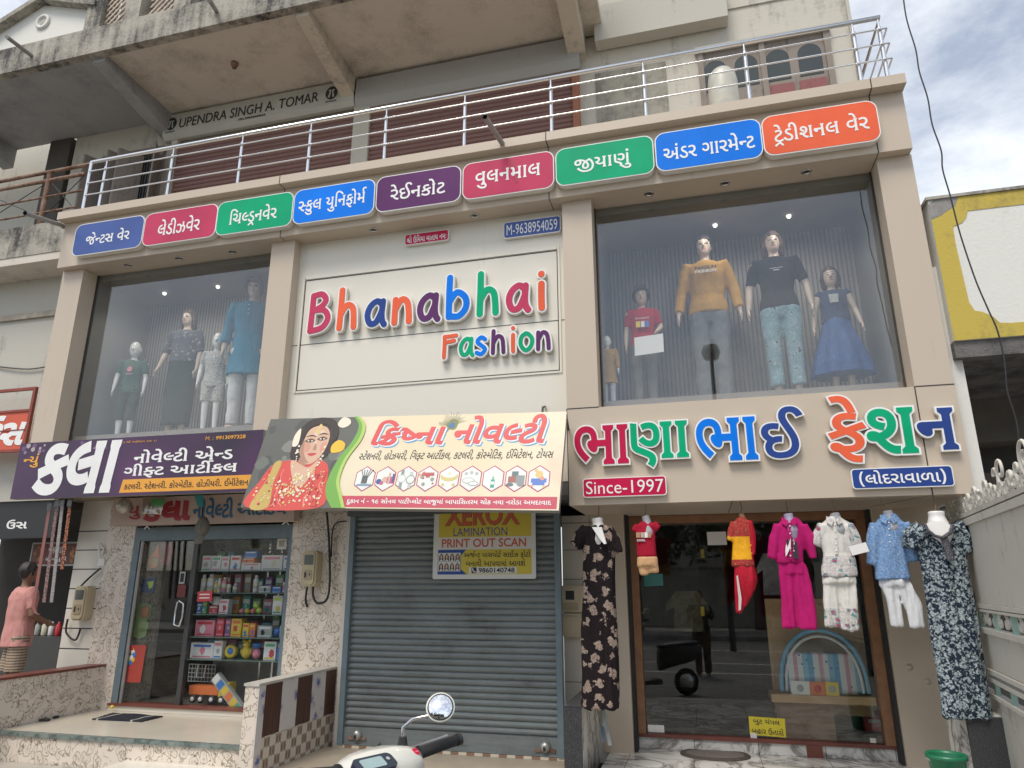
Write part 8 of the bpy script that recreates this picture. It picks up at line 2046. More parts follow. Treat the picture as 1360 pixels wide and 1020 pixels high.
def shirt(t_, T, A, m, z0=.86, L=.6, wide=0, name='shirt', flare_=.0, collar=False, folds=.008, fn=None, mats=None):
    b = MB(); w_ = .007 + wide
    prof = [(z0, .172 + w_ + flare_, .112 + w_ + flare_ * .6), (z0 + .08, .168 + w_ + flare_ * .7, .112 + w_)]
    prof += [(z, rx + w_, ry + w_) for z, rx, ry in ((1.08, .142, .098), (1.20, .152, .105), (1.32, .168, .110), (1.40, .168, .092), (1.455, .10, .068)) if z > z0 + .1]
    b.rings([ring(0, .01, z, rx, ry) for z, rx, ry in prof], HOLD)
    for s in (-1, 1): sleeve(b, A[s], L)
    return put(fuse(b, .0115, 3, folds, (10, 10, 4), random.random() * 9), name, t_, T, mats or (m,), fn)
def trousers(t_, T, m, z1=.10, wide=0, name='trousers', folds=.009, fn=None, mats=None):
    b = MB()
    b.rings([ring(0, .01, z, rx, ry) for z, rx, ry in ((.80, .15, .10), (.88, .178, .118), (.98, .165, .112), (1.03, .145, .10))], HOLD)
    for s in (-1, 1):
        P = [(s * .088, .01, .90), (s * .092, 0, .70), (s * .096, -.004, .48), (s * .096, .012, .30), (s * .096, .015, .08)]
        Q, Rr_ = [], []
        for (p, r_) in zip(P, (.090, .076, .058, .053, .049)):
            if p[2] >= z1: Q.append(p); Rr_.append(r_ + .01 + wide)
        Q.append((s * .096, .01, z1)); Rr_.append(Rr_[-1])
        b.tube(Q, Rr_, HOLD, 14)
    return put(fuse(b, .0115, 3, folds, (9, 9, 6), random.random() * 9), name, t_, T, mats or (m,), fn)
def skirt(t_, T, m, prof, name='skirt', pleats=0, amp=.0, folds=.01, mats=None, fn=None):
    b = MB(); rr_ = []
    for z, rx, ry in prof:
        R_ = ring(0, .01, z, rx, ry, 60)
        k_ = (prof[0][0] - z) / (prof[0][0] - prof[-1][0])
        rr_.append([Vector((p.x * (1 + amp * k_ * math.sin(i / 60 * 2 * math.pi * pleats)), .01 + (p.y - .01) * (1 + amp * k_ * math.sin(i / 60 * 2 * math.pi * pleats)), p.z)) for i, p in enumerate(R_)])
    b.rings(rr_, HOLD)
    return put(fuse(b, .0115, 2, folds, (8, 8, 1.6), 3), name, t_, T, mats or (m,), fn)
def wrinkle(t, p, k=.55):
    n1 = N(t, 'ShaderNodeTexNoise', Scale=1, Detail=4, Roughness=.55, Distortion=.6); lk(t, coords(t, (34, 34, 11), (.3, .2, 0)), n1.inputs['Vector'])
    n2 = N(t, 'ShaderNodeTexNoise', Scale=320, Detail=2); lk(t, coords(t), n2.inputs['Vector'])
    bump(t, p, math_(t, 'ADD', n1.outputs['Fac'], math_(t, 'MULTIPLY', n2.outputs['Fac'], .12)), k, .02)
def cloth(name, c, var=.1, rough=.9):
    m = mat(name, c, rough, var=var, scale=14, spec=.2); wrinkle(m.node_tree, m.node_tree.nodes['Principled BSDF']); return m
def spotted(name, base, stops, scale=20, warp=.05, wscale=12, feature='F1', rough=.9):
    def fn(t, p):
        v = coords(t); wn_ = N(t, 'ShaderNodeTexNoise', Scale=wscale, Detail=3); lk(t, v, wn_.inputs['Vector'])
        vv = N(t, 'ShaderNodeVectorMath'); vv.operation = 'MULTIPLY_ADD'; lk(t, wn_.outputs['Color'], vv.inputs[0]); vv.inputs[1].default_value = (warp,) * 3; lk(t, v, vv.inputs[2])
        vo = N(t, 'ShaderNodeTexVoronoi', Scale=scale); lk(t, vv.outputs[0], vo.inputs['Vector'])
        r_ = ramp(t, stops + [(min(.99, stops[-1][0] + .04), base)]); lk(t, vo.outputs['Distance'], r_.inputs['Fac'])
        n2 = N(t, 'ShaderNodeTexNoise', Scale=70, Detail=3); lk(t, v, n2.inputs['Vector'])
        r2 = ramp(t, [(.3, (.6, .6, .6)), (.7, (1.15, 1.15, 1.15))]); lk(t, n2.outputs['Fac'], r2.inputs['Fac'])
        lk(t, mixc(t, 1, r_.outputs['Color'], r2.outputs['Color'], 'MULTIPLY'), p.inputs['Base Color']); p.inputs['Roughness'].default_value = rough; p.inputs['Specular IOR Level'].default_value = .2; wrinkle(t, p)
    return custom(name, fn)
WSK = mat('white_mannequin_gloss', (.74, .73, .70), .3, var=.02); PSK = mat('pale_mannequin_skin', (.58, .45, .36), .45, var=.04)
BRH, DKH = mat('brown_wig', (.07, .04, .03), .7, var=.4, scale=30), mat('dark_wig', (.022, .018, .016), .6, var=.4, scale=30)
# ---------------------------------------------------------------- mannequins in the upper windows
FZ = 3.33
def mann(u, vtop, y): 
    q = at(u, vtop, y); return (q.x, y, FZ), q.z - FZ
G1 = 'mannequins in the upper display windows'
def turn(x, y): return math.atan2(0 - x, 6.5 + y) * .55
# left window
loc, H = mann(181, 458, .62)
t_, T, A = figure('mannequin', loc, H, turn(loc[0], .6), 'small white faceless child mannequin in a plain dark green shirt, left window', WSK, group=G1, child=True, face=False)
GT = cloth('bottle_green_jersey', (.075, .14, .105)); shirt(t_, T, A, GT, .84, .75)
f_ = MB(T=lambda x, y, z, T=T: T((x, y - .135, z)))
blob(f_, [(-.04, 1.24), (-.02, 1.29), (.02, 1.30), (.045, 1.27), (.03, 1.22), (-.01, 1.21)], PK, .004); f_.poly([(-.05, 1.17), (.06, 1.18), (.06, 1.165), (-.05, 1.155)], PK, 0, .004); f_.build('print', t_)
trousers(t_, T, spotted('green_camouflage', (.05, .075, .055), [(.0, (.16, .19, .15)), (.16, (.14, .17, .13)), (.2, (.05, .075, .055))], 16, .12), .36)
loc, H = mann(252, 412, .66)
t_, T, A = figure('mannequin', loc, H, R(-18) + turn(loc[0], .6), 'female mannequin with brown hair in a grey floral blouse and long dark green skirt', PSK, group=G1, hair=('long', BRH), arms={-1: [(-.185, 0, 1.41), (-.26, .0, 1.15), (-.29, -.07, .93)]})
shirt(t_, T, A, spotted('grey_floral_voile', (.13, .14, .16), [(.0, (.55, .50, .46)), (.22, (.38, .33, .32)), (.30, (.13, .14, .16))], 17, .12), 1.0, 1.0, .012, 'blouse')
skirt(t_, T, cloth('dark_green_wool', (.025, .045, .042)), [(1.05, .15, .11), (.95, .185, .13), (.6, .20, .15), (.30, .19, .15), (.17, .185, .15)])
loc, H = mann(291, 446, .56)
t_, T, A = figure('mannequin', loc, H, turn(loc[0], .6), 'white faceless child mannequin in a black and white printed shirt and shorts, left window', WSK, group=G1, child=True, face=False)
NP = spotted('newsprint_jersey', (.52, .51, .48), [(.0, (.08, .09, .09)), (.20, (.10, .11, .11)), (.26, (.5, .49, .46))], 34, .06, 25)
shirt(t_, T, A, NP, .80, .7, .012); trousers(t_, T, NP, .56, .012, 'shorts')
loc, H = mann(340, 370, .60)
t_, T, A = figure('mannequin', loc, H, turn(loc[0], .6), 'tall male mannequin in a plain teal blue kurta and white trousers beside the window pillar', PSK, group=G1, hair=('mop', DKH))
KB = cloth('teal_blue_cotton', (.02, .19, .30)); shirt(t_, T, A, KB, .62, 1.7, .014, 'kurta', .02)
f_ = MB(T=lambda x, y, z, T=T: T((x, y - .137, z)))
for k in range(3): f_.poly([(.006 * math.cos(R(a)), 1.38 - k * .05 + .006 * math.sin(R(a))) for a in range(0, 360, 45)], WB, 0, .005)
f_.build('buttons', t_)
trousers(t_, T, cloth('white_cotton', (.60, .61, .61)), .08)
# right window
loc, H = mann(806, 449, .50)
t_, T, A = figure('mannequin', loc, H, turn(loc[0], .6), 'white faceless child mannequin in a mustard kurta at the left edge of the right window', WSK, group=G1, child=True, face=False)
shirt(t_, T, A, cloth('mustard_cotton', (.42, .25, .07)), .58, 1.75, .014, 'kurta', .03); trousers(t_, T, cloth('white_cotton', (.60, .61, .61)), .08)
loc, H = mann(851, 386, .62)
t_, T, A = figure('mannequin', loc, H, turn(loc[0], .6), 'boy mannequin with dark mop hair in a red shirt holding a white paper sheet', PSK, group=G1, hair=('mop', DKH), child=True, arms={1: [(.185, 0, 1.40), (.25, .0, 1.16), (.20, -.16, 1.05)]})
shirt(t_, T, A, cloth('red_jersey', (.45, .02, .04)), .88, .8, .012)
f_ = MB(T=lambda x, y, z, T=T: T((x, y - .150, z)))
for a, b_, c in ((-.09, -.03, YL), (-.02, .03, WB), (.04, .09, BL_)): f_.poly([(a, 1.13), (b_, 1.13), (b_, 1.22), (a, 1.22)], c, 0, .004)
latin(f_, 'Successful', -.10, .10, 1.255, 1.285, WB, 0, .003, shear=.3); f_.build('print', t_)
trousers(t_, T, cloth('grey_cargo_cotton', (.17, .165, .15)), .08, .01)
q0, q1 = at(843, 472, .40), at(880, 442, .40); pp_ = MB(T=plane((q0.x, .42, q0.z), (1, 0, 0), (.015, 0, 1))); pp_.poly([(0, 0), (q1.x - q0.x, .02), (q1.x - q0.x, q1.z - q0.z), (0, q1.z - q0.z - .02)], WB, 0, .003); tag(pp_.build('paper_sheet'), 'blank white paper sheet held in front of the red shirt', 'paper')
loc, H = mann(933, 314, .66)
t_, T, A = figure('mannequin', loc, H, turn(loc[0], .6), 'tall pale male mannequin in a mustard long sleeved sweatshirt and grey trousers', PSK, group=G1, hair=('cap', DKH), arms={-1: [(-.185, 0, 1.41), (-.255, .012, 1.14), (-.285, -.05, .90)], 1: [(.185, 0, 1.41), (.255, .012, 1.14), (.285, -.05, .90)]})
shirt(t_, T, A, cloth('mustard_fleece', (.52, .28, .06)), .90, 1.9, .014, 'sweatshirt')
f_ = MB(T=lambda x, y, z, T=T: T((x, y - .142, z))); latin(f_, 'PARSIUN', -.10, .10, 1.325, 1.36, INK, 0, .004, bold=.03); latin(f_, 'FASHION', -.10, .10, 1.29, 1.32, WB, 0, .004, bold=.03); f_.build('print', t_)
trousers(t_, T, cloth('slate_grey_cotton', (.17, .175, .18)), .06, .012)
loc, H = mann(1024, 309, .60)
t_, T, A = figure('mannequin', loc, H, turn(loc[0], .6), 'tall female mannequin in a black shirt and pale blue patterned pyjama trousers', PSK, group=G1, hair=('long', BRH), arms={-1: [(-.185, 0, 1.41), (-.265, .02, 1.15), (-.29, -.02, .92)], 1: [(.185, 0, 1.41), (.265, .02, 1.15), (.29, -.02, .92)]})
shirt(t_, T, A, cloth('black_jersey', (.018, .018, .02)), .90, .85, .008)
f_ = MB(T=lambda x, y, z, T=T: T((x, y - .138, z))); latin(f_, 'CHASING SUNSETS', -.06, .06, 1.29, 1.30, WB, 0, .003); f_.poly([(-.03, 1.27), (.03, 1.27), (.03, 1.276), (-.03, 1.276)], WB, 0, .003); f_.build('print', t_)
trousers(t_, T, spotted('pale_blue_pyjama', (.25, .38, .43), [(.0, (.03, .05, .08)), (.16, (.05, .08, .12)), (.20, (.55, .6, .6)), (.26, (.25, .38, .43))], 13, .10), .12, .008)
loc, H = mann(1101, 360, .60)
t_, T, A = figure('mannequin', loc, H, turn(loc[0], .6), 'girl mannequin with dark hair in a sleeveless flared navy dress', PSK, group=G1, hair=('long', BRH), child=True, arms={-1: [(-.175, 0, 1.40), (-.25, .02, 1.16), (-.28, -.03, .94)], 1: [(.175, 0, 1.40), (.25, .02, 1.16), (.30, -.02, .94)]})
ND = cloth('navy_satin', (.018, .065, .20), .2, .5); shirt(t_, T, A, spotted('sequinned_navy', (.025, .05, .12), [(.0, (.4, .42, .42)), (.10, (.2, .22, .25)), (.14, (.025, .05, .12))], 42, .03), 1.0, .12, .006, 'bodice')
skirt(t_, T, ND, [(1.08, .15, .11), (1.0, .17, .13), (.7, .27, .2), (.42, .36, .26), (.25, .38, .28)], 'skirt', 9, .07)
f_ = MB(T=lambda x, y, z, T=T: T((x, y - .128, z))); f_.poly([(-.05, 1.24), (.05, 1.24), (.06, 1.36), (-.06, 1.36)], spotted('silver_sequins', (.45, .47, .46), [(.0, (.75, .75, .72)), (.2, (.6, .6, .58))], 120, .01), 0, .006); f_.build('sequin_panel', t_)
# ---------------------------------------------------------------- clothes hanging in front of the shop
def garment(t_, name, y, rows, m, sleeves=(), ryk=.24, rymax=.085, folds=.016, fs=(14, 14, 3.5), voxel=.0115, mats=None, fn=None, e=.8, legs=()):
    b = MB(); rr_ = []
    for part in [rows] + list(legs):
        rr_ = []
        for v, uL, uR in part:
            a, c = at(uL, v, y), at(uR, v, y); w_ = (c.x - a.x) / 2; rr_.append(ring((a.x + c.x) / 2, y, (a.z + c.z) / 2, w_, min(rymax, max(.03, w_ * 2 * ryk)), 28, e))
        if part: b.rings(rr_, HOLD)
    for P, r_ in sleeves:
        b.tube([at(u, v, y - .01) for u, v in P], [q / 143 for q in r_], HOLD, 12)
    return put(fuse(b, voxel, 3, folds, fs, random.random() * 9), name, t_, None, mats or (m,), fn)
def neck(t_, y, u, v0, v1, w0, w1, m=WSK, vb=None):
    a, c = at(u, v0, y), at(u + 2, v1, y); b = MB()
    b.tube([a, a.lerp(c, .5), c, c + Vector((.01, -.01, -.10)), c + Vector((.015, .0, -.22))], [w0 / 143, w0 * .96 / 143, w1 / 143, w1 * 1.35 / 143, w1 * .8 / 143], HOLD, 16)
    return put(fuse(b, .010, 3), 'bust_form', t_, None, (m,))
def hook(t_, y, u, v, u2, v2):
    MB().tube([at(u, v, y), at((u + u2) / 2 + 1, (v + v2) / 2, y), Vector((at(u2, v2, y).x, y + .02, 2.283))], .0035, RUST, 6).build('hanging_wire', t_)
G2 = 'clothes hung under the beige fascia'
Y = .10
def hung(kind, u, v, lb): return thing(kind, at(u, v, Y), lb, 'clothes', G2)
FLB = spotted('black_rose_print', (.018, .012, .014), [(.0, (.28, .20, .16)), (.10, (.46, .36, .30)), (.14, (.16, .11, .09)), (.20, (.46, .36, .30)), (.26, (.24, .17, .14)), (.34, (.44, .35, .28)), (.40, (.018, .012, .014))], 9.5, .11, 24)
t_ = hung('maxi_dress', 795, 940, 'long black dress with beige roses hung on a white bust form beside the meter box')
neck(t_, Y + .01, 793, 688, 702, 7.5, 9)
garment(t_, 'dress', Y, [(941, 770, 823), (930, 771, 823), (880, 771, 821), (830, 772, 819), (790, 773, 817), (765, 774, 816), (735, 775, 816), (715, 774, 815), (703, 778, 810), (698, 781, 805)], FLB, [([(781, 704), (771, 713), (763, 726)], (9, 10.5, 9)), ([(806, 704), (814, 716), (819, 734)], (9, 9, 7.5))], .24, .10, .022, (17, 17, 1.1))
v_ = MB(T=lambda x, y, z: Vector((x, y, z))); P = [at(u, v, Y - .115) for u, v in ((786, 701), (805, 722), (803, 724), (798, 720))]
b_ = MB(); blob_pts = [(786, 700), (790, 706), (797, 716), (803, 723), (806, 722), (802, 710), (799, 700)]
bb_ = MB(T=lambda x, y, z: Vector((x, Y - .078 + y + (z - at(793, 700, Y).z) * .22, z))); bb_.poly([(at(u, v, Y - .1).x, at(u, v, Y - .1).z) for u, v in blob_pts], WSK, -.02, .02); bb_.build('neckline', t_)
hook(t_, Y, 794, 688, 795, 672)
strip = MB()
for (u0, v0, u1, v1, c) in ((792, 936, 800, 985, (.12, .17, .22)), (797, 936, 808, 990, (.30, .33, .34)), (790, 936, 799, 965, (.48, .42, .32))):
    a, c_ = at(u0, v0, Y + .1), at(u1, v1, Y + .1); strip.hexa([a, a + Vector((.035, 0, 0)), a + Vector((.035, .01, 0)), a + Vector((0, .01, 0))], [c_, c_ + Vector((.03, 0, 0)), c_ + Vector((.03, .01, 0)), c_ + Vector((0, .01, 0))], cloth('rag_%d' % u0, c))
tag(strip.build('cloth_strips'), 'grey blue and cream cloth strips hanging below the black rose dress', 'cloth')
t_ = hung('boys_set', 858, 765, 'small boys set of a crimson t shirt over peach shorts')
garment(t_, 'shirt', Y, [(740, 846, 872), (725, 845, 871), (705, 844, 870), (697, 845, 868), (692, 851, 864)], cloth('crimson_jersey', (.38, .012, .035)), [([(847, 697), (842, 706)], (5, 4.5)), ([(867, 696), (874, 703)], (6, 5.5))], .3, .07, .005)
b_ = MB(); w_ = lambda u, v: (at(u, v, Y - .066).x, at(u, v, Y - .066).z)
T0 = MB(T=lambda x, y, z: Vector((x, Y - .062 + y, z)))
for u0, u1, c in ((845, 850, PALE_('tan2', (.45, .25, .15))), (851, 855, PALE_('tan3', (.5, .4, .3))), (856, 860, WB), (861, 864, PALE_('tan2', (.45, .25, .15)))): (x0, z0), (x1, z1) = w_(u0, 714), w_(u1, 707); T0.poly([(x0, z0), (x1, z0), (x1, z1), (x0, z1)], c, -.02, .004)
(x0, z0), (x1, z1) = w_(846, 719), w_(857, 716); latin(T0, 'COOL', x0, x1, z0, z1, WB, -.02, .004, bold=.03); T0.build('print', t_)
PE = cloth('peach_cotton', (.60, .36, .19)); garment(t_, 'shorts', Y, [(752, 846, 874), (745, 846, 874), (739, 846, 873)], PE, (), .3, .07, .004, legs=[[(764, 850, 861), (756, 848, 860), (748, 847, 860)], [(761, 861, 876), (754, 860, 875), (747, 860, 874)]])
neck(t_, Y, 857, 685, 692, 5.5, 5.5, mat('grey_form', (.36, .36, .38), .6)); hook(t_, Y, 857, 685, 857, 671)
t_ = hung('festive_boys_set', 985, 815, 'orange and red embroidered festive boys set with red draped trousers')
ORG = cloth('marigold_silk', (.75, .36, .015), .12, .5); EMB = spotted('embroidery', (.42, .05, .04), [(.0, (.6, .55, .42)), (.14, (.55, .3, .05)), (.22, (.05, .1, .12)), (.3, (.42, .05, .04))], 60, .03, 40)
REDS = cloth('red_silk_cloth', (.44, .012, .03), .15, .5)
zb0, zb1, zb2 = at(985, 747, Y).z, at(985, 720, Y).z, at(985, 712, Y).z
garment(t_, 'kurta', Y, [(753, 971, 1003), (745, 971, 1002), (735, 972, 1000), (722, 973, 998), (705, 972, 998), (693, 974, 994), (687, 979, 990)], ORG, [([(975, 693), (971, 705), (969, 718)], (4.5, 4.5, 4)), ([(994, 692), (999, 712), (1000, 736)], (5.5, 5, 4))], .3, .08, .006, mats=(ORG, EMB, REDS), fn=lambda c: (2 if c.x > at(995.5, 710, Y).x and c.z > zb0 else 1 if c.z < zb0 + .02 or (c.z > zb1 + .05) else 0))
garment(t_, 'draped_trousers', Y, [(814, 977, 984), (800, 976, 994), (785, 975, 1002), (770, 975, 1005), (758, 975, 1004), (751, 974, 1002)], REDS, (), .3, .085, .012, (22, 22, 3))
T0 = MB(T=lambda x, y, z: Vector((x, Y - .075 + y, z))); T0.poly([(at(u, v, Y - .08).x, at(u, v, Y - .08).z) for u, v in ((978, 765), (980, 764), (985, 795), (984, 810), (981, 811), (981, 795))], PALE_('pale_trim', (.6, .5, .48)), -.03, .005); T0.build('trim', t_)
neck(t_, Y, 984, 682, 688, 4, 4, mat('brown_form', (.28, .15, .08), .6)); hook(t_, Y, 984, 682, 984, 670)
t_ = hung('girls_set', 1056, 836, 'bright magenta girls shirt and wide trousers with a black and white print')
MG = cloth('magenta_cotton', (.44, .012, .135), .08)
garment(t_, 'shirt', Y, [(748, 1031, 1067), (744, 1030, 1068), (730, 1031, 1067), (715, 1031, 1066), (702, 1031, 1068), (694, 1034, 1066), (687, 1041, 1058)], MG, [([(1033, 697), (1028, 715), (1026, 742)], (6, 6.5, 5.5)), ([(1066, 697), (1073, 712), (1080, 742)], (6, 6.5, 5))], .22, .058, .012)
garment(t_, 'trousers', Y, [(762, 1037, 1072), (752, 1035, 1069), (746, 1034, 1067)], MG, (), .20, .055, .016, (24, 24, 2), legs=[[(835, 1037, 1058), (800, 1037, 1056), (770, 1036, 1054), (750, 1035, 1052)], [(836, 1060, 1085), (800, 1056, 1081), (770, 1053, 1075), (750, 1051, 1070)]])
T0 = MB(T=lambda x, y, z: Vector((x, Y - .064 + y, z))); w_ = lambda u, v: (at(u, v, Y - .08).x, at(u, v, Y - .08).z)
for cu in (1047, 1056):
    for k in range(10):
        blob(T0, [w_(cu + random.uniform(-3.5, 3.5), 714 + random.uniform(0, 26)) for _ in range(4)], (INK, WB)[k % 2], .003 + k * .0004, 2)
(x0, z0), (x1, z1) = w_(1054, 742), w_(1060, 732); T0.poly([(x0, z0), (x1, z0), (x1, z1), (x0, z1)], INK, 0, .0075); T0.build('print', t_)
neck(t_, Y, 1046, 682, 689, 6, 6, mat('lilac_form', (.36, .33, .45), .6)); hook(t_, Y, 1045, 682, 1044, 668)
t_ = hung('girls_set', 1115, 838, 'white girls shirt and trousers with pink and blue floral hems and a paper tag')
WC = cloth('white_linen', (.68, .66, .61), .05); FLP = spotted('pink_floral_hem', (.62, .58, .56), [(.0, (.60, .04, .13)), (.18, (.55, .10, .18)), (.24, (.20, .30, .42)), (.32, (.12, .32, .26)), (.40, (.62, .58, .56))], 17, .06, 20)
zw = at(1110, 738, Y).z; zs = at(1110, 722, Y).z; xl, xr = at(1090, 715, Y).x, at(1127, 715, Y).x; zl = at(1115, 808, Y).z
garment(t_, 'shirt', Y, [(766, 1090, 1140), (758, 1090, 1139), (742, 1092, 1136), (736, 1093, 1131), (720, 1090, 1130), (702, 1089, 1130), (694, 1092, 1127), (686, 1101, 1116)], WC, [([(1093, 697), (1087, 710), (1083, 724)], (6.5, 6.5, 6)), ([(1126, 697), (1134, 710), (1141, 728)], (6.5, 6.5, 6))], .22, .06, .012, mats=(WC, FLP), fn=lambda c: 1 if c.z < zw or c.x < xl or c.x > xr else 0)
garment(t_, 'trousers', Y, [(775, 1092, 1138), (765, 1093, 1137)], WC, (), .20, .055, .015, (24, 24, 2), mats=(WC, FLP), fn=lambda c: 1 if c.z < zl else 0, legs=[[(833, 1094, 1116), (800, 1093, 1115), (765, 1093, 1116)], [(838, 1118, 1142), (800, 1117, 1140), (765, 1115, 1137)]])
q0 = at(1132, 738, Y - .08); T0 = MB(T=plane(q0, (1, 0, .25), (-.25, 0, 1))); T0.poly([(0, 0), (.135, 0), (.135, .075), (0, .075)], WB, 0, .002); T0.build('paper_tag', t_)
neck(t_, Y, 1108, 681, 688, 6, 6, mat('grey_form', (.36, .36, .38), .6)); hook(t_, Y, 1107, 681, 1106, 666)
t_ = hung('kurta_set', 1190, 834, 'light blue patterned long kurta over plain white trousers')
BLP_ = spotted('blue_ikat_print', (.20, .34, .58), [(.0, (.48, .56, .64)), (.2, (.38, .46, .58)), (.3, (.10, .22, .50)), (.42, (.30, .42, .60))], 38, .05, 30)
garment(t_, 'kurta', Y, [(770, 1162, 1210), (750, 1161, 1207), (730, 1160, 1204), (712, 1160, 1202), (700, 1160, 1202), (691, 1163, 1199), (682, 1172, 1190)], BLP_, [([(1163, 695), (1159, 720), (1158, 750)], (6.5, 6.5, 6)), ([(1200, 694), (1208, 715), (1216, 745)], (7, 7, 6.5))], .22, .06, .013)
WTR = cloth('white_poplin', (.66, .67, .69), .04); garment(t_, 'trousers', Y, [(778, 1168, 1206), (768, 1168, 1206)], WTR, (), .19, .05, .014, (24, 24, 2), legs=[[(833, 1183, 1200), (800, 1177, 1195), (768, 1168, 1187)], [(834, 1208, 1228), (805, 1200, 1226), (785, 1193, 1216), (768, 1187, 1206)]])
neck(t_, Y, 1178, 678, 685, 6, 6, mat('grey_form', (.36, .36, .38), .6)); hook(t_, Y, 1177, 678, 1170, 664)
def placket(t_, u0, v0, u1, v1, m, nb, collar_u, collar_v, cm, d=.062):
    a, b_ = at(u0, v0, Y - d), at(u1, v1, Y - d); k_ = MB(); w2 = .011
    k_.hexa([a + Vector((-w2, 0, 0)), a + Vector((w2, 0, 0)), a + Vector((w2, .02, 0)), a + Vector((-w2, .02, 0))], [b_ + Vector((-w2, 0, 0)), b_ + Vector((w2, 0, 0)), b_ + Vector((w2, .02, 0)), b_ + Vector((-w2, .02, 0))], m)
    k_.build('placket', t_)
    k_ = MB()
    for i in range(nb):
        k_.lathe(a.lerp(b_, (i + .5) / nb) + Vector((0, -.002, 0)), [(.007, 0), (.006, -.003)], WB, 8, 'y')
    k_.build('buttons', t_)
    for sg in (-1, 1):
        k_ = MB(); p0 = at(collar_u, collar_v, Y - d); c0 = p0 + Vector((sg * .006, 0, -.012)); c1 = p0 + Vector((sg * .058, .03, .028)); c2 = p0 + Vector((sg * .062, .012, -.03)); c3 = p0 + Vector((sg * .028, -.006, -.058))
        k_.hexa([c0, c1, c2, c3], [c0 + Vector((0, -.008, 0)), c1 + Vector((0, -.008, 0)), c2 + Vector((0, -.008, 0)), c3 + Vector((0, -.008, 0))], cm); k_.build('collar', t_)
SETS = [o for o in COL.objects if o.parent is None and o.name.startswith(('girls_set', 'kurta_set'))]
for o, args in zip(SETS, ((1049, 694, 1050, 743, MG, 5, 1048, 690, MG), (1109, 693, 1111, 736, WC, 5, 1108, 689, FLP), (1180, 690, 1182, 724, BLP_, 4, 1180, 687, BLP_))):
    placket(o, *args)
Y = .02
t_ = thing('nightgown', at(1270, 955, Y), 'very long navy and white speckled gown on a white bust form at the right end', 'clothes', G2)
NAV = spotted('navy_speckled_print', (.02, .03, .05), [(.0, (.50, .56, .56)), (.30, (.44, .50, .52)), (.36, (.08, .12, .16)), (.43, (.40, .48, .50)), (.55, (.03, .045, .07))], 34, .09, 34)
neck(t_, Y, 1243, 679, 694, 9, 11)
garment(t_, 'gown', Y, [(953, 1252, 1319), (925, 1249, 1314), (880, 1243, 1307), (830, 1234, 1298), (790, 1229, 1290), (755, 1224, 1284), (730, 1220, 1282), (712, 1218, 1278), (702, 1220, 1270), (695, 1227, 1261)], NAV, [([(1226, 702), (1215, 712), (1211, 728)], (11, 12, 10)), ([(1264, 702), (1280, 715), (1289, 734)], (12, 14, 11))], .24, .11, .022, (15, 15, 1.0))
bb_ = MB(T=lambda x, y, z: Vector((x, Y - .10 + y + (z - at(1243, 700, Y).z) * .2, z))); w_ = lambda u, v: (at(u, v, Y - .11).x, at(u, v, Y - .11).z)
bb_.poly([w_(*p) for p in ((1229, 696), (1233, 703), (1241, 710), (1250, 712), (1259, 706), (1262, 697), (1250, 692), (1240, 692))], WSK, -.03, .016); bb_.build('neckline', t_)
TRM = spotted('grey_braid', (.10, .10, .12), [(.0, (.42, .40, .38)), (.22, (.30, .29, .28)), (.3, (.10, .10, .12))], 80, .01)
bb_ = MB(); bb_.tube([Vector((w_(*p)[0], Y - .125 + (w_(*p)[1] - at(1243, 700, Y).z) * .2, w_(*p)[1])) for p in ((1227, 695), (1231, 704), (1240, 712), (1250, 715), (1261, 708), (1265, 697))], .013, TRM, 8)
bb_.tube([Vector((w_(*p)[0], Y - .135, w_(*p)[1])) for p in ((1252, 714), (1258, 730), (1262, 745))], .028, TRM, 8, True, .4); bb_.build('braid', t_)
hook(t_, Y, 1242, 679, 1241, 662)
# ---------------------------------------------------------------- the man at the food stall, seen from behind
SKN = mat('brown_skin', (.20, .105, .065), .55, var=.08)
hd = at(36, 752, .35); pz = .17
loc = (at(27, 830, .22).x, .22, at(38, 778, .22).z - 1.40)
Hm = 1.66
AR = {-1: [(-.20, .0, 1.41), (-.27, -.02, 1.14), (-.16, -.22, 1.05)], 1: [(.20, .0, 1.41), (.27, -.02, 1.14), (.16, -.22, 1.06)]}
t_, T, A = figure('person', loc, Hm, R(180 - 25), 'man seen from behind in a pink t shirt and striped shorts at the food stall', SKN, 'person', hair=('cap', DKH), arms=AR)
shirt(t_, T, A, cloth('salmon_pink_jersey', (.56, .27, .24), .05), .78, .75, .03, 't_shirt', .01, folds=.016)
def strp(t, p):
    v = coords(t); s = N(t, 'ShaderNodeSeparateXYZ'); lk(t, v, s.inputs[0]); f = math_(t, 'FRACT', math_(t, 'MULTIPLY', s.outputs['Z'], 34)); r = ramp(t, [(0, (.36, .28, .20)), (.6, (.36, .28, .20)), (.65, (.12, .08, .06)), (.95, (.12, .08, .06))]); lk(t, f, r.inputs['Fac']); lk(t, r.outputs['Color'], p.inputs['Base Color']); p.inputs['Roughness'].default_value = .9
trousers(t_, T, custom('striped_shorts_cloth', strp), .50, .016, 'shorts')
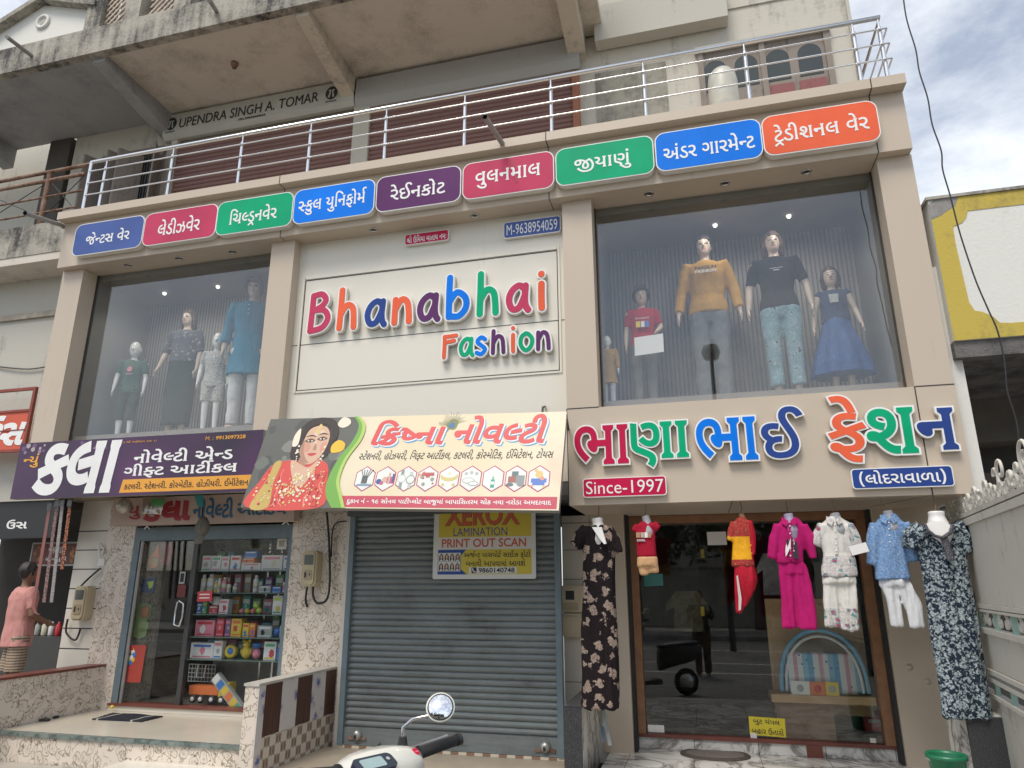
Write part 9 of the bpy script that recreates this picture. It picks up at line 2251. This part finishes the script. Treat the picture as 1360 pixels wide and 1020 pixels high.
# ---------------------------------------------------------------- scooter in the foreground
yaw = R(64)
hdg = Vector((-math.sin(yaw), math.cos(yaw), 0)); rgt = Vector((math.cos(yaw), math.sin(yaw), 0)); upv = Vector((0, 0, 1))
O = at(502, 1013, -3.95); O.z = 0
hz = at(502, 1013, -3.95).z
SC = lambda x, y, z: O + rgt * x + hdg * y + upv * z          # x right, y forward, z height
CREAMP = mat('cream_scooter_paint', (.66, .65, .58), .22, var=.02, coat=.5)
sc = thing('scooter', O + upv * ROADZ, 'cream electric scooter with a round mirror and digital dash, seen at the bottom edge', 'scooter')
def loft(secs, m, n=18, e=.75):
    b_ = MB()
    rr_ = []
    for (y, zc, rx, rz, tilt) in secs:
        rr_.append([SC(rx * math.copysign(abs(math.cos(R(k * 360 / n))) ** e, math.cos(R(k * 360 / n))), y + rz * math.copysign(abs(math.sin(R(k * 360 / n))) ** e, math.sin(R(k * 360 / n))) * tilt, zc + rz * math.copysign(abs(math.sin(R(k * 360 / n))) ** e, math.sin(R(k * 360 / n))) * (1 - abs(tilt) * .3)) for k in range(n)])
    b_.rings(rr_, m); return b_
# head cover around the handlebar: widest at the bar, nose pointing forward
loft([(-.10, hz - .045, .06, .03, 0), (-.085, hz - .03, .15, .055, 0), (-.03, hz - .02, .185, .068, 0), (.04, hz - .03, .17, .075, 0), (.10, hz - .05, .125, .065, 0), (.15, hz - .075, .05, .035, 0)], CREAMP).build('head_cover', sc)
# digital display set in the cover, facing the rider
Td = plane(SC(-.078, -.098, hz + .020), rgt, (hdg * .80 + upv * .42).normalized())
b_ = MB(Td); b_.poly(rrect(-.09, .075, -.025, .045, .02, 4), mat('dash_bezel', (.03, .04, .06), .25), -.02, .004); b_.build('dash', sc)
b_ = MB(Td); b_.poly(rrect(-.065, .030, -.014, .033, .008, 3), mat('lcd_pale', (.30, .40, .40), .2), .0045, .006); b_.poly([(.050 + .007 * math.cos(R(a)), .015 + .008 * math.sin(R(a))) for a in range(0, 360, 30)], GRY, .0045, .006); b_.build('display', sc)
for s in (-1, 1):
    g0, g1 = SC(s * .17, -.01, hz + .0), SC(s * .36, -.05, hz + .03)
    MB().tube([g0, g0.lerp(g1, .1), g0.lerp(g1, .95), g1], [.02, .021, .020, .017], mat('rubber_grip', (.02, .02, .02), .75), 14).tube([g0.lerp(g1, .06), g0.lerp(g1, .10)], [.027, .027], BLACK, 14).tube([g0.lerp(g1, .93), g0.lerp(g1, 1.02)], [.023, .023], BLACK, 14).build('grip', sc)
    MB().tube([SC(s * .16, .03, hz + .0), SC(s * .22, .065, hz + .005), SC(s * .34, .035, hz + .025), SC(s * .37, .03, hz + .03)], [.010, .009, .007, .008], mat('brake_lever_metal', (.35, .35, .35), .35, metal=.8), 8).build('brake_lever', sc)
    if s < 0: continue
    mb0 = SC(s * .125, .015, hz + .02)
    mr = MB().tube([mb0, mb0 + upv * .03, mb0 + upv * .045], [.022, .017, .014], BLACK, 12); mr = mr.build('mirror_boot', sc)
    mc = at(585, 940, -3.8)
    e0 = mb0 + upv * .045; e1 = e0 + (mc - e0) * .25 + upv * .035; e2 = mc + (e0 - mc).normalized() * .045
    MB().tube([e0, e0 + upv * .03, e1, e1.lerp(e2, .5), e2], .0065, mat('chrome', (.75, .75, .75), .12, metal=1, var=.02), 10).build('mirror_stalk', sc)
    nrm = (CAM - mc).normalized() * .95 + Vector((0, 0, .38)); nrm.normalize()
    ax = nrm.cross(upv).normalized(); ay = ax.cross(nrm)
    Lt = lambda pr_, m_, n=28: [[mc + (ax * math.cos(R(k * 360 / n)) + ay * math.sin(R(k * 360 / n))) * r_ + nrm * h for k in range(n)] for r_, h in pr_]
    b_ = MB(); b_.rings(Lt([(.02, -.03), (.042, -.022), (.054, .0), (.055, .006), (.050, .008)], 0), CREAMP); b_.build('mirror_shell', sc)
    b_ = MB(); b_.rings(Lt([(.0495, .0075), (.0495, .0092), (.045, .0094)], 0), BLACK); b_.rings(Lt([(.0448, .0095), (.044, .0105)], 0), mat('mirror_silver', (.92, .92, .92), .02, metal=1, var=0)); b_.build('mirror_glass', sc)
Tr = plane(SC(.115, -.07, hz + .012), (rgt * .95 + hdg * .1).normalized(), (hdg * .75 + upv * .5).normalized())
b_ = MB(Tr); b_.poly(rrect(0, .024, 0, .030, .006, 3), mat('red_switch', (.55, .015, .05), .3), -.02, .006); b_.poly(rrect(.005, .019, .010, .014, .001, 2), PK, .0062, .008); b_.build('switch', sc)
b_ = MB(); b_.ball(SC(.06, .07, hz + .04), .008, BLACK, 8); b_.build('screw', sc)
# rest of the scooter below the frame
loft([(.02, hz - .12, .06, .10, 0), (.10, hz - .30, .18, .16, 0), (.15, hz - .52, .19, .14, 0), (.14, hz - .70, .12, .10, 0)], mat('scooter_dark_plastic', (.03, .03, .032), .45)).build('front_apron', sc)
loft([(.10, .12 + ROADZ + .12, .14, .05, 0), (-.35, .12 + ROADZ + .12, .15, .05, 0)], BLACK).build('floorboard', sc)
loft([(-.36, .30, .10, .18, 0), (-.55, .38, .16, .20, 0), (-.95, .42, .15, .16, 0), (-1.15, .46, .06, .08, 0)], mat('scooter_dark_plastic', (.03, .03, .032), .45)).build('rear_body', sc)
loft([(-.36, .52, .08, .03, 0), (-.5, .54, .13, .04, 0), (-.9, .57, .14, .045, 0), (-1.08, .58, .08, .03, 0)], BLACK).build('seat', sc)
MB().tube([SC(0, .03, hz - .1), SC(0, .30, ROADZ + .25)], .03, BLACK, 10).build('fork', sc)
for y in (.32, -.85):
    c_ = SC(0, y, ROADZ + .22); n = 28; T_ = lambda pr_: [[c_ + (hdg * math.cos(R(k * 360 / n)) + upv * math.sin(R(k * 360 / n))) * r_ + rgt * h for k in range(n)] for r_, h in pr_]
    w_ = MB(); w_.rings(T_([(.15, -.04), (.20, -.045), (.22, -.02), (.22, .02), (.20, .045), (.15, .04)]), mat('tyre_rubber', (.02, .02, .02), .85)); wo_ = w_.build('wheel', sc)
    w_ = MB(); w_.rings(T_([(.03, -.05), (.148, -.042), (.148, .042), (.03, .05)]), STEEL); w_.build('rim', wo_)
# ---------------------------------------------------------------- across the road: trees and block added to darken reflections, a wall, a street lamp
LF = mat('tree_leaf', (.045, .07, .022), .8, var=.5, scale=3); BK = mat('tree_bark', (.13, .095, .07), .9, var=.3, scale=8, bmp=.6)
def crown_mesh(seed):
    rg = random.Random(seed); b_ = MB()
    clumps = [(Vector((rg.gauss(0, 1.5), rg.gauss(0, 1.3), 5.2 + rg.gauss(0, 1.3))), rg.uniform(.7, 1.4)) for _ in range(16)]
    for c, r_ in clumps:
        for _ in range(150):
            d = Vector((rg.gauss(0, 1), rg.gauss(0, 1), rg.gauss(0, 1))).normalized() * r_ * rg.random() ** .35; p = c + d
            a = Vector((rg.gauss(0, 1), rg.gauss(0, 1), rg.gauss(0, .6))).normalized() * .22; e = Vector((rg.gauss(0, 1), rg.gauss(0, 1), rg.gauss(0, .6))).normalized() * .12
            b_.add([p - a, p + e, p + a, p - e], [(0, 1, 2, 3)], LF)
    return b_
tr0 = []
def tree(x, y, s, seed, lb):  # out of view; added so the shop glass reflects something dark
    t_ = thing('added_tree', (x, y, ROADZ), lb, 'tree', 'unseen trees added across the road')
    off = Vector((x, y, ROADZ)); sh_ = lambda a, b, c: off + Vector((a, b, c)) * s
    k = MB(T=sh_); rg = random.Random(seed)
    k.tube([(0, 0, 0), (.05, 0, 1.2), (0, .05, 2.6), (.1, 0, 4.2)], [.24, .18, .15, .08], BK, 10)
    for i in range(4):
        a = i * 1.6 + rg.random(); k.tube([(0, .03, 2.2 + i * .35), (.6 * math.cos(a), .6 * math.sin(a), 3.2 + i * .3), (1.3 * math.cos(a), 1.3 * math.sin(a), 4.4 + i * .3)], [.10, .07, .03], BK, 7)
    k.build('trunk', t_)
    c = crown_mesh(seed); c.T = None; c.v = [tuple(sh_(*v)) for v in c.v]; c.build('crown', t_)
for i, (x, y, s) in enumerate(((-13, -20, .8), (-7.5, -21, .88), (-2.5, -19.5, .75), (2.0, -21, .9), (6.5, -20, .8), (11.5, -21.5, .88))):
    tree(x, y, s, 20 + i, 'unseen leafy tree added across the road to darken the glass, %s from the left' % ['first', 'second', 'third', 'fourth', 'fifth', 'sixth'][i])
cw = thing('boundary_wall', (0, -23, ROADZ), 'long dull plastered boundary wall across the road', 'wall')
MB().box(-30, 30, -23.2, -23, ROADZ, 2.2, PLASTG).build('masonry', cw); MB().box(-30, 30, -23.25, -22.95, 2.201, 2.3, CONC).build('coping', cw)
hb = thing('added_block', (0, -34, ROADZ), 'plain unseen block added beyond the trees to darken the glass', 'building')  # out of view; added with the trees to keep bright sky off the glass
MB().box(-24, 18, -42, -32, ROADZ, 7.4, mat('far_block_paint', (.32, .29, .25), .85, var=.1)).build('wall', hb)
for k in range(12):
    for j in range(2):
        MB().box(-22 + k * 3.3, -20.6 + k * 3.3, -31.99, -31.95, .9 + j * 2.9, 2.4 + j * 2.9, DARKG).build('window', hb)
# street lamp whose mirror image shows in the right window
sp = thing('street_lamp', (1.0, -9.0, ROADZ), 'round headed dark street lamp on the far side of the road', 'street lamp')
lp = at(944, 468, .23); dd = (lp - CAM); k_ = 3.0; tip = CAM + dd * k_; tip.y = .46 - tip.y
sp.location = (tip.x, tip.y, ROADZ); ROADLOC = sp
ROOTLOC[sp.name] = Vector(sp.location)
MB().tube([(tip.x, tip.y, ROADZ), (tip.x, tip.y, tip.z - .1)], [.09, .05], mat('lamp_pole_paint', (.05, .05, .05), .5), 10).build('pole', sp)
MB().lathe((tip.x, tip.y, tip.z), [(.06, -.25), (.2, -.2), (.28, 0), (.2, .2), (.04, .26)], mat('lamp_pole_paint', (.05, .05, .05), .5), 18).build('lamp_head', sp)
# the photographer, standing just behind the camera
pt_, T, A = figure('person', (-.12, -7.15, ROADZ), 1.72, R(180), 'person in a dark shirt and brown trousers standing on the road facing the shop', mat('brown_skin', (.20, .105, .065), .55, var=.08), 'person', hair=('cap', DKH), arms={-1: [(-.2, 0, 1.41), (-.25, -.06, 1.17), (-.08, -.22, 1.34)], 1: [(.2, 0, 1.41), (.25, -.06, 1.17), (.08, -.22, 1.34)]})
shirt(pt_, T, A, cloth('charcoal_shirt', (.03, .03, .032)), .84, 1.6, .014); trousers(pt_, T, cloth('brown_trouser_cloth', (.10, .065, .04)), .06, .012)
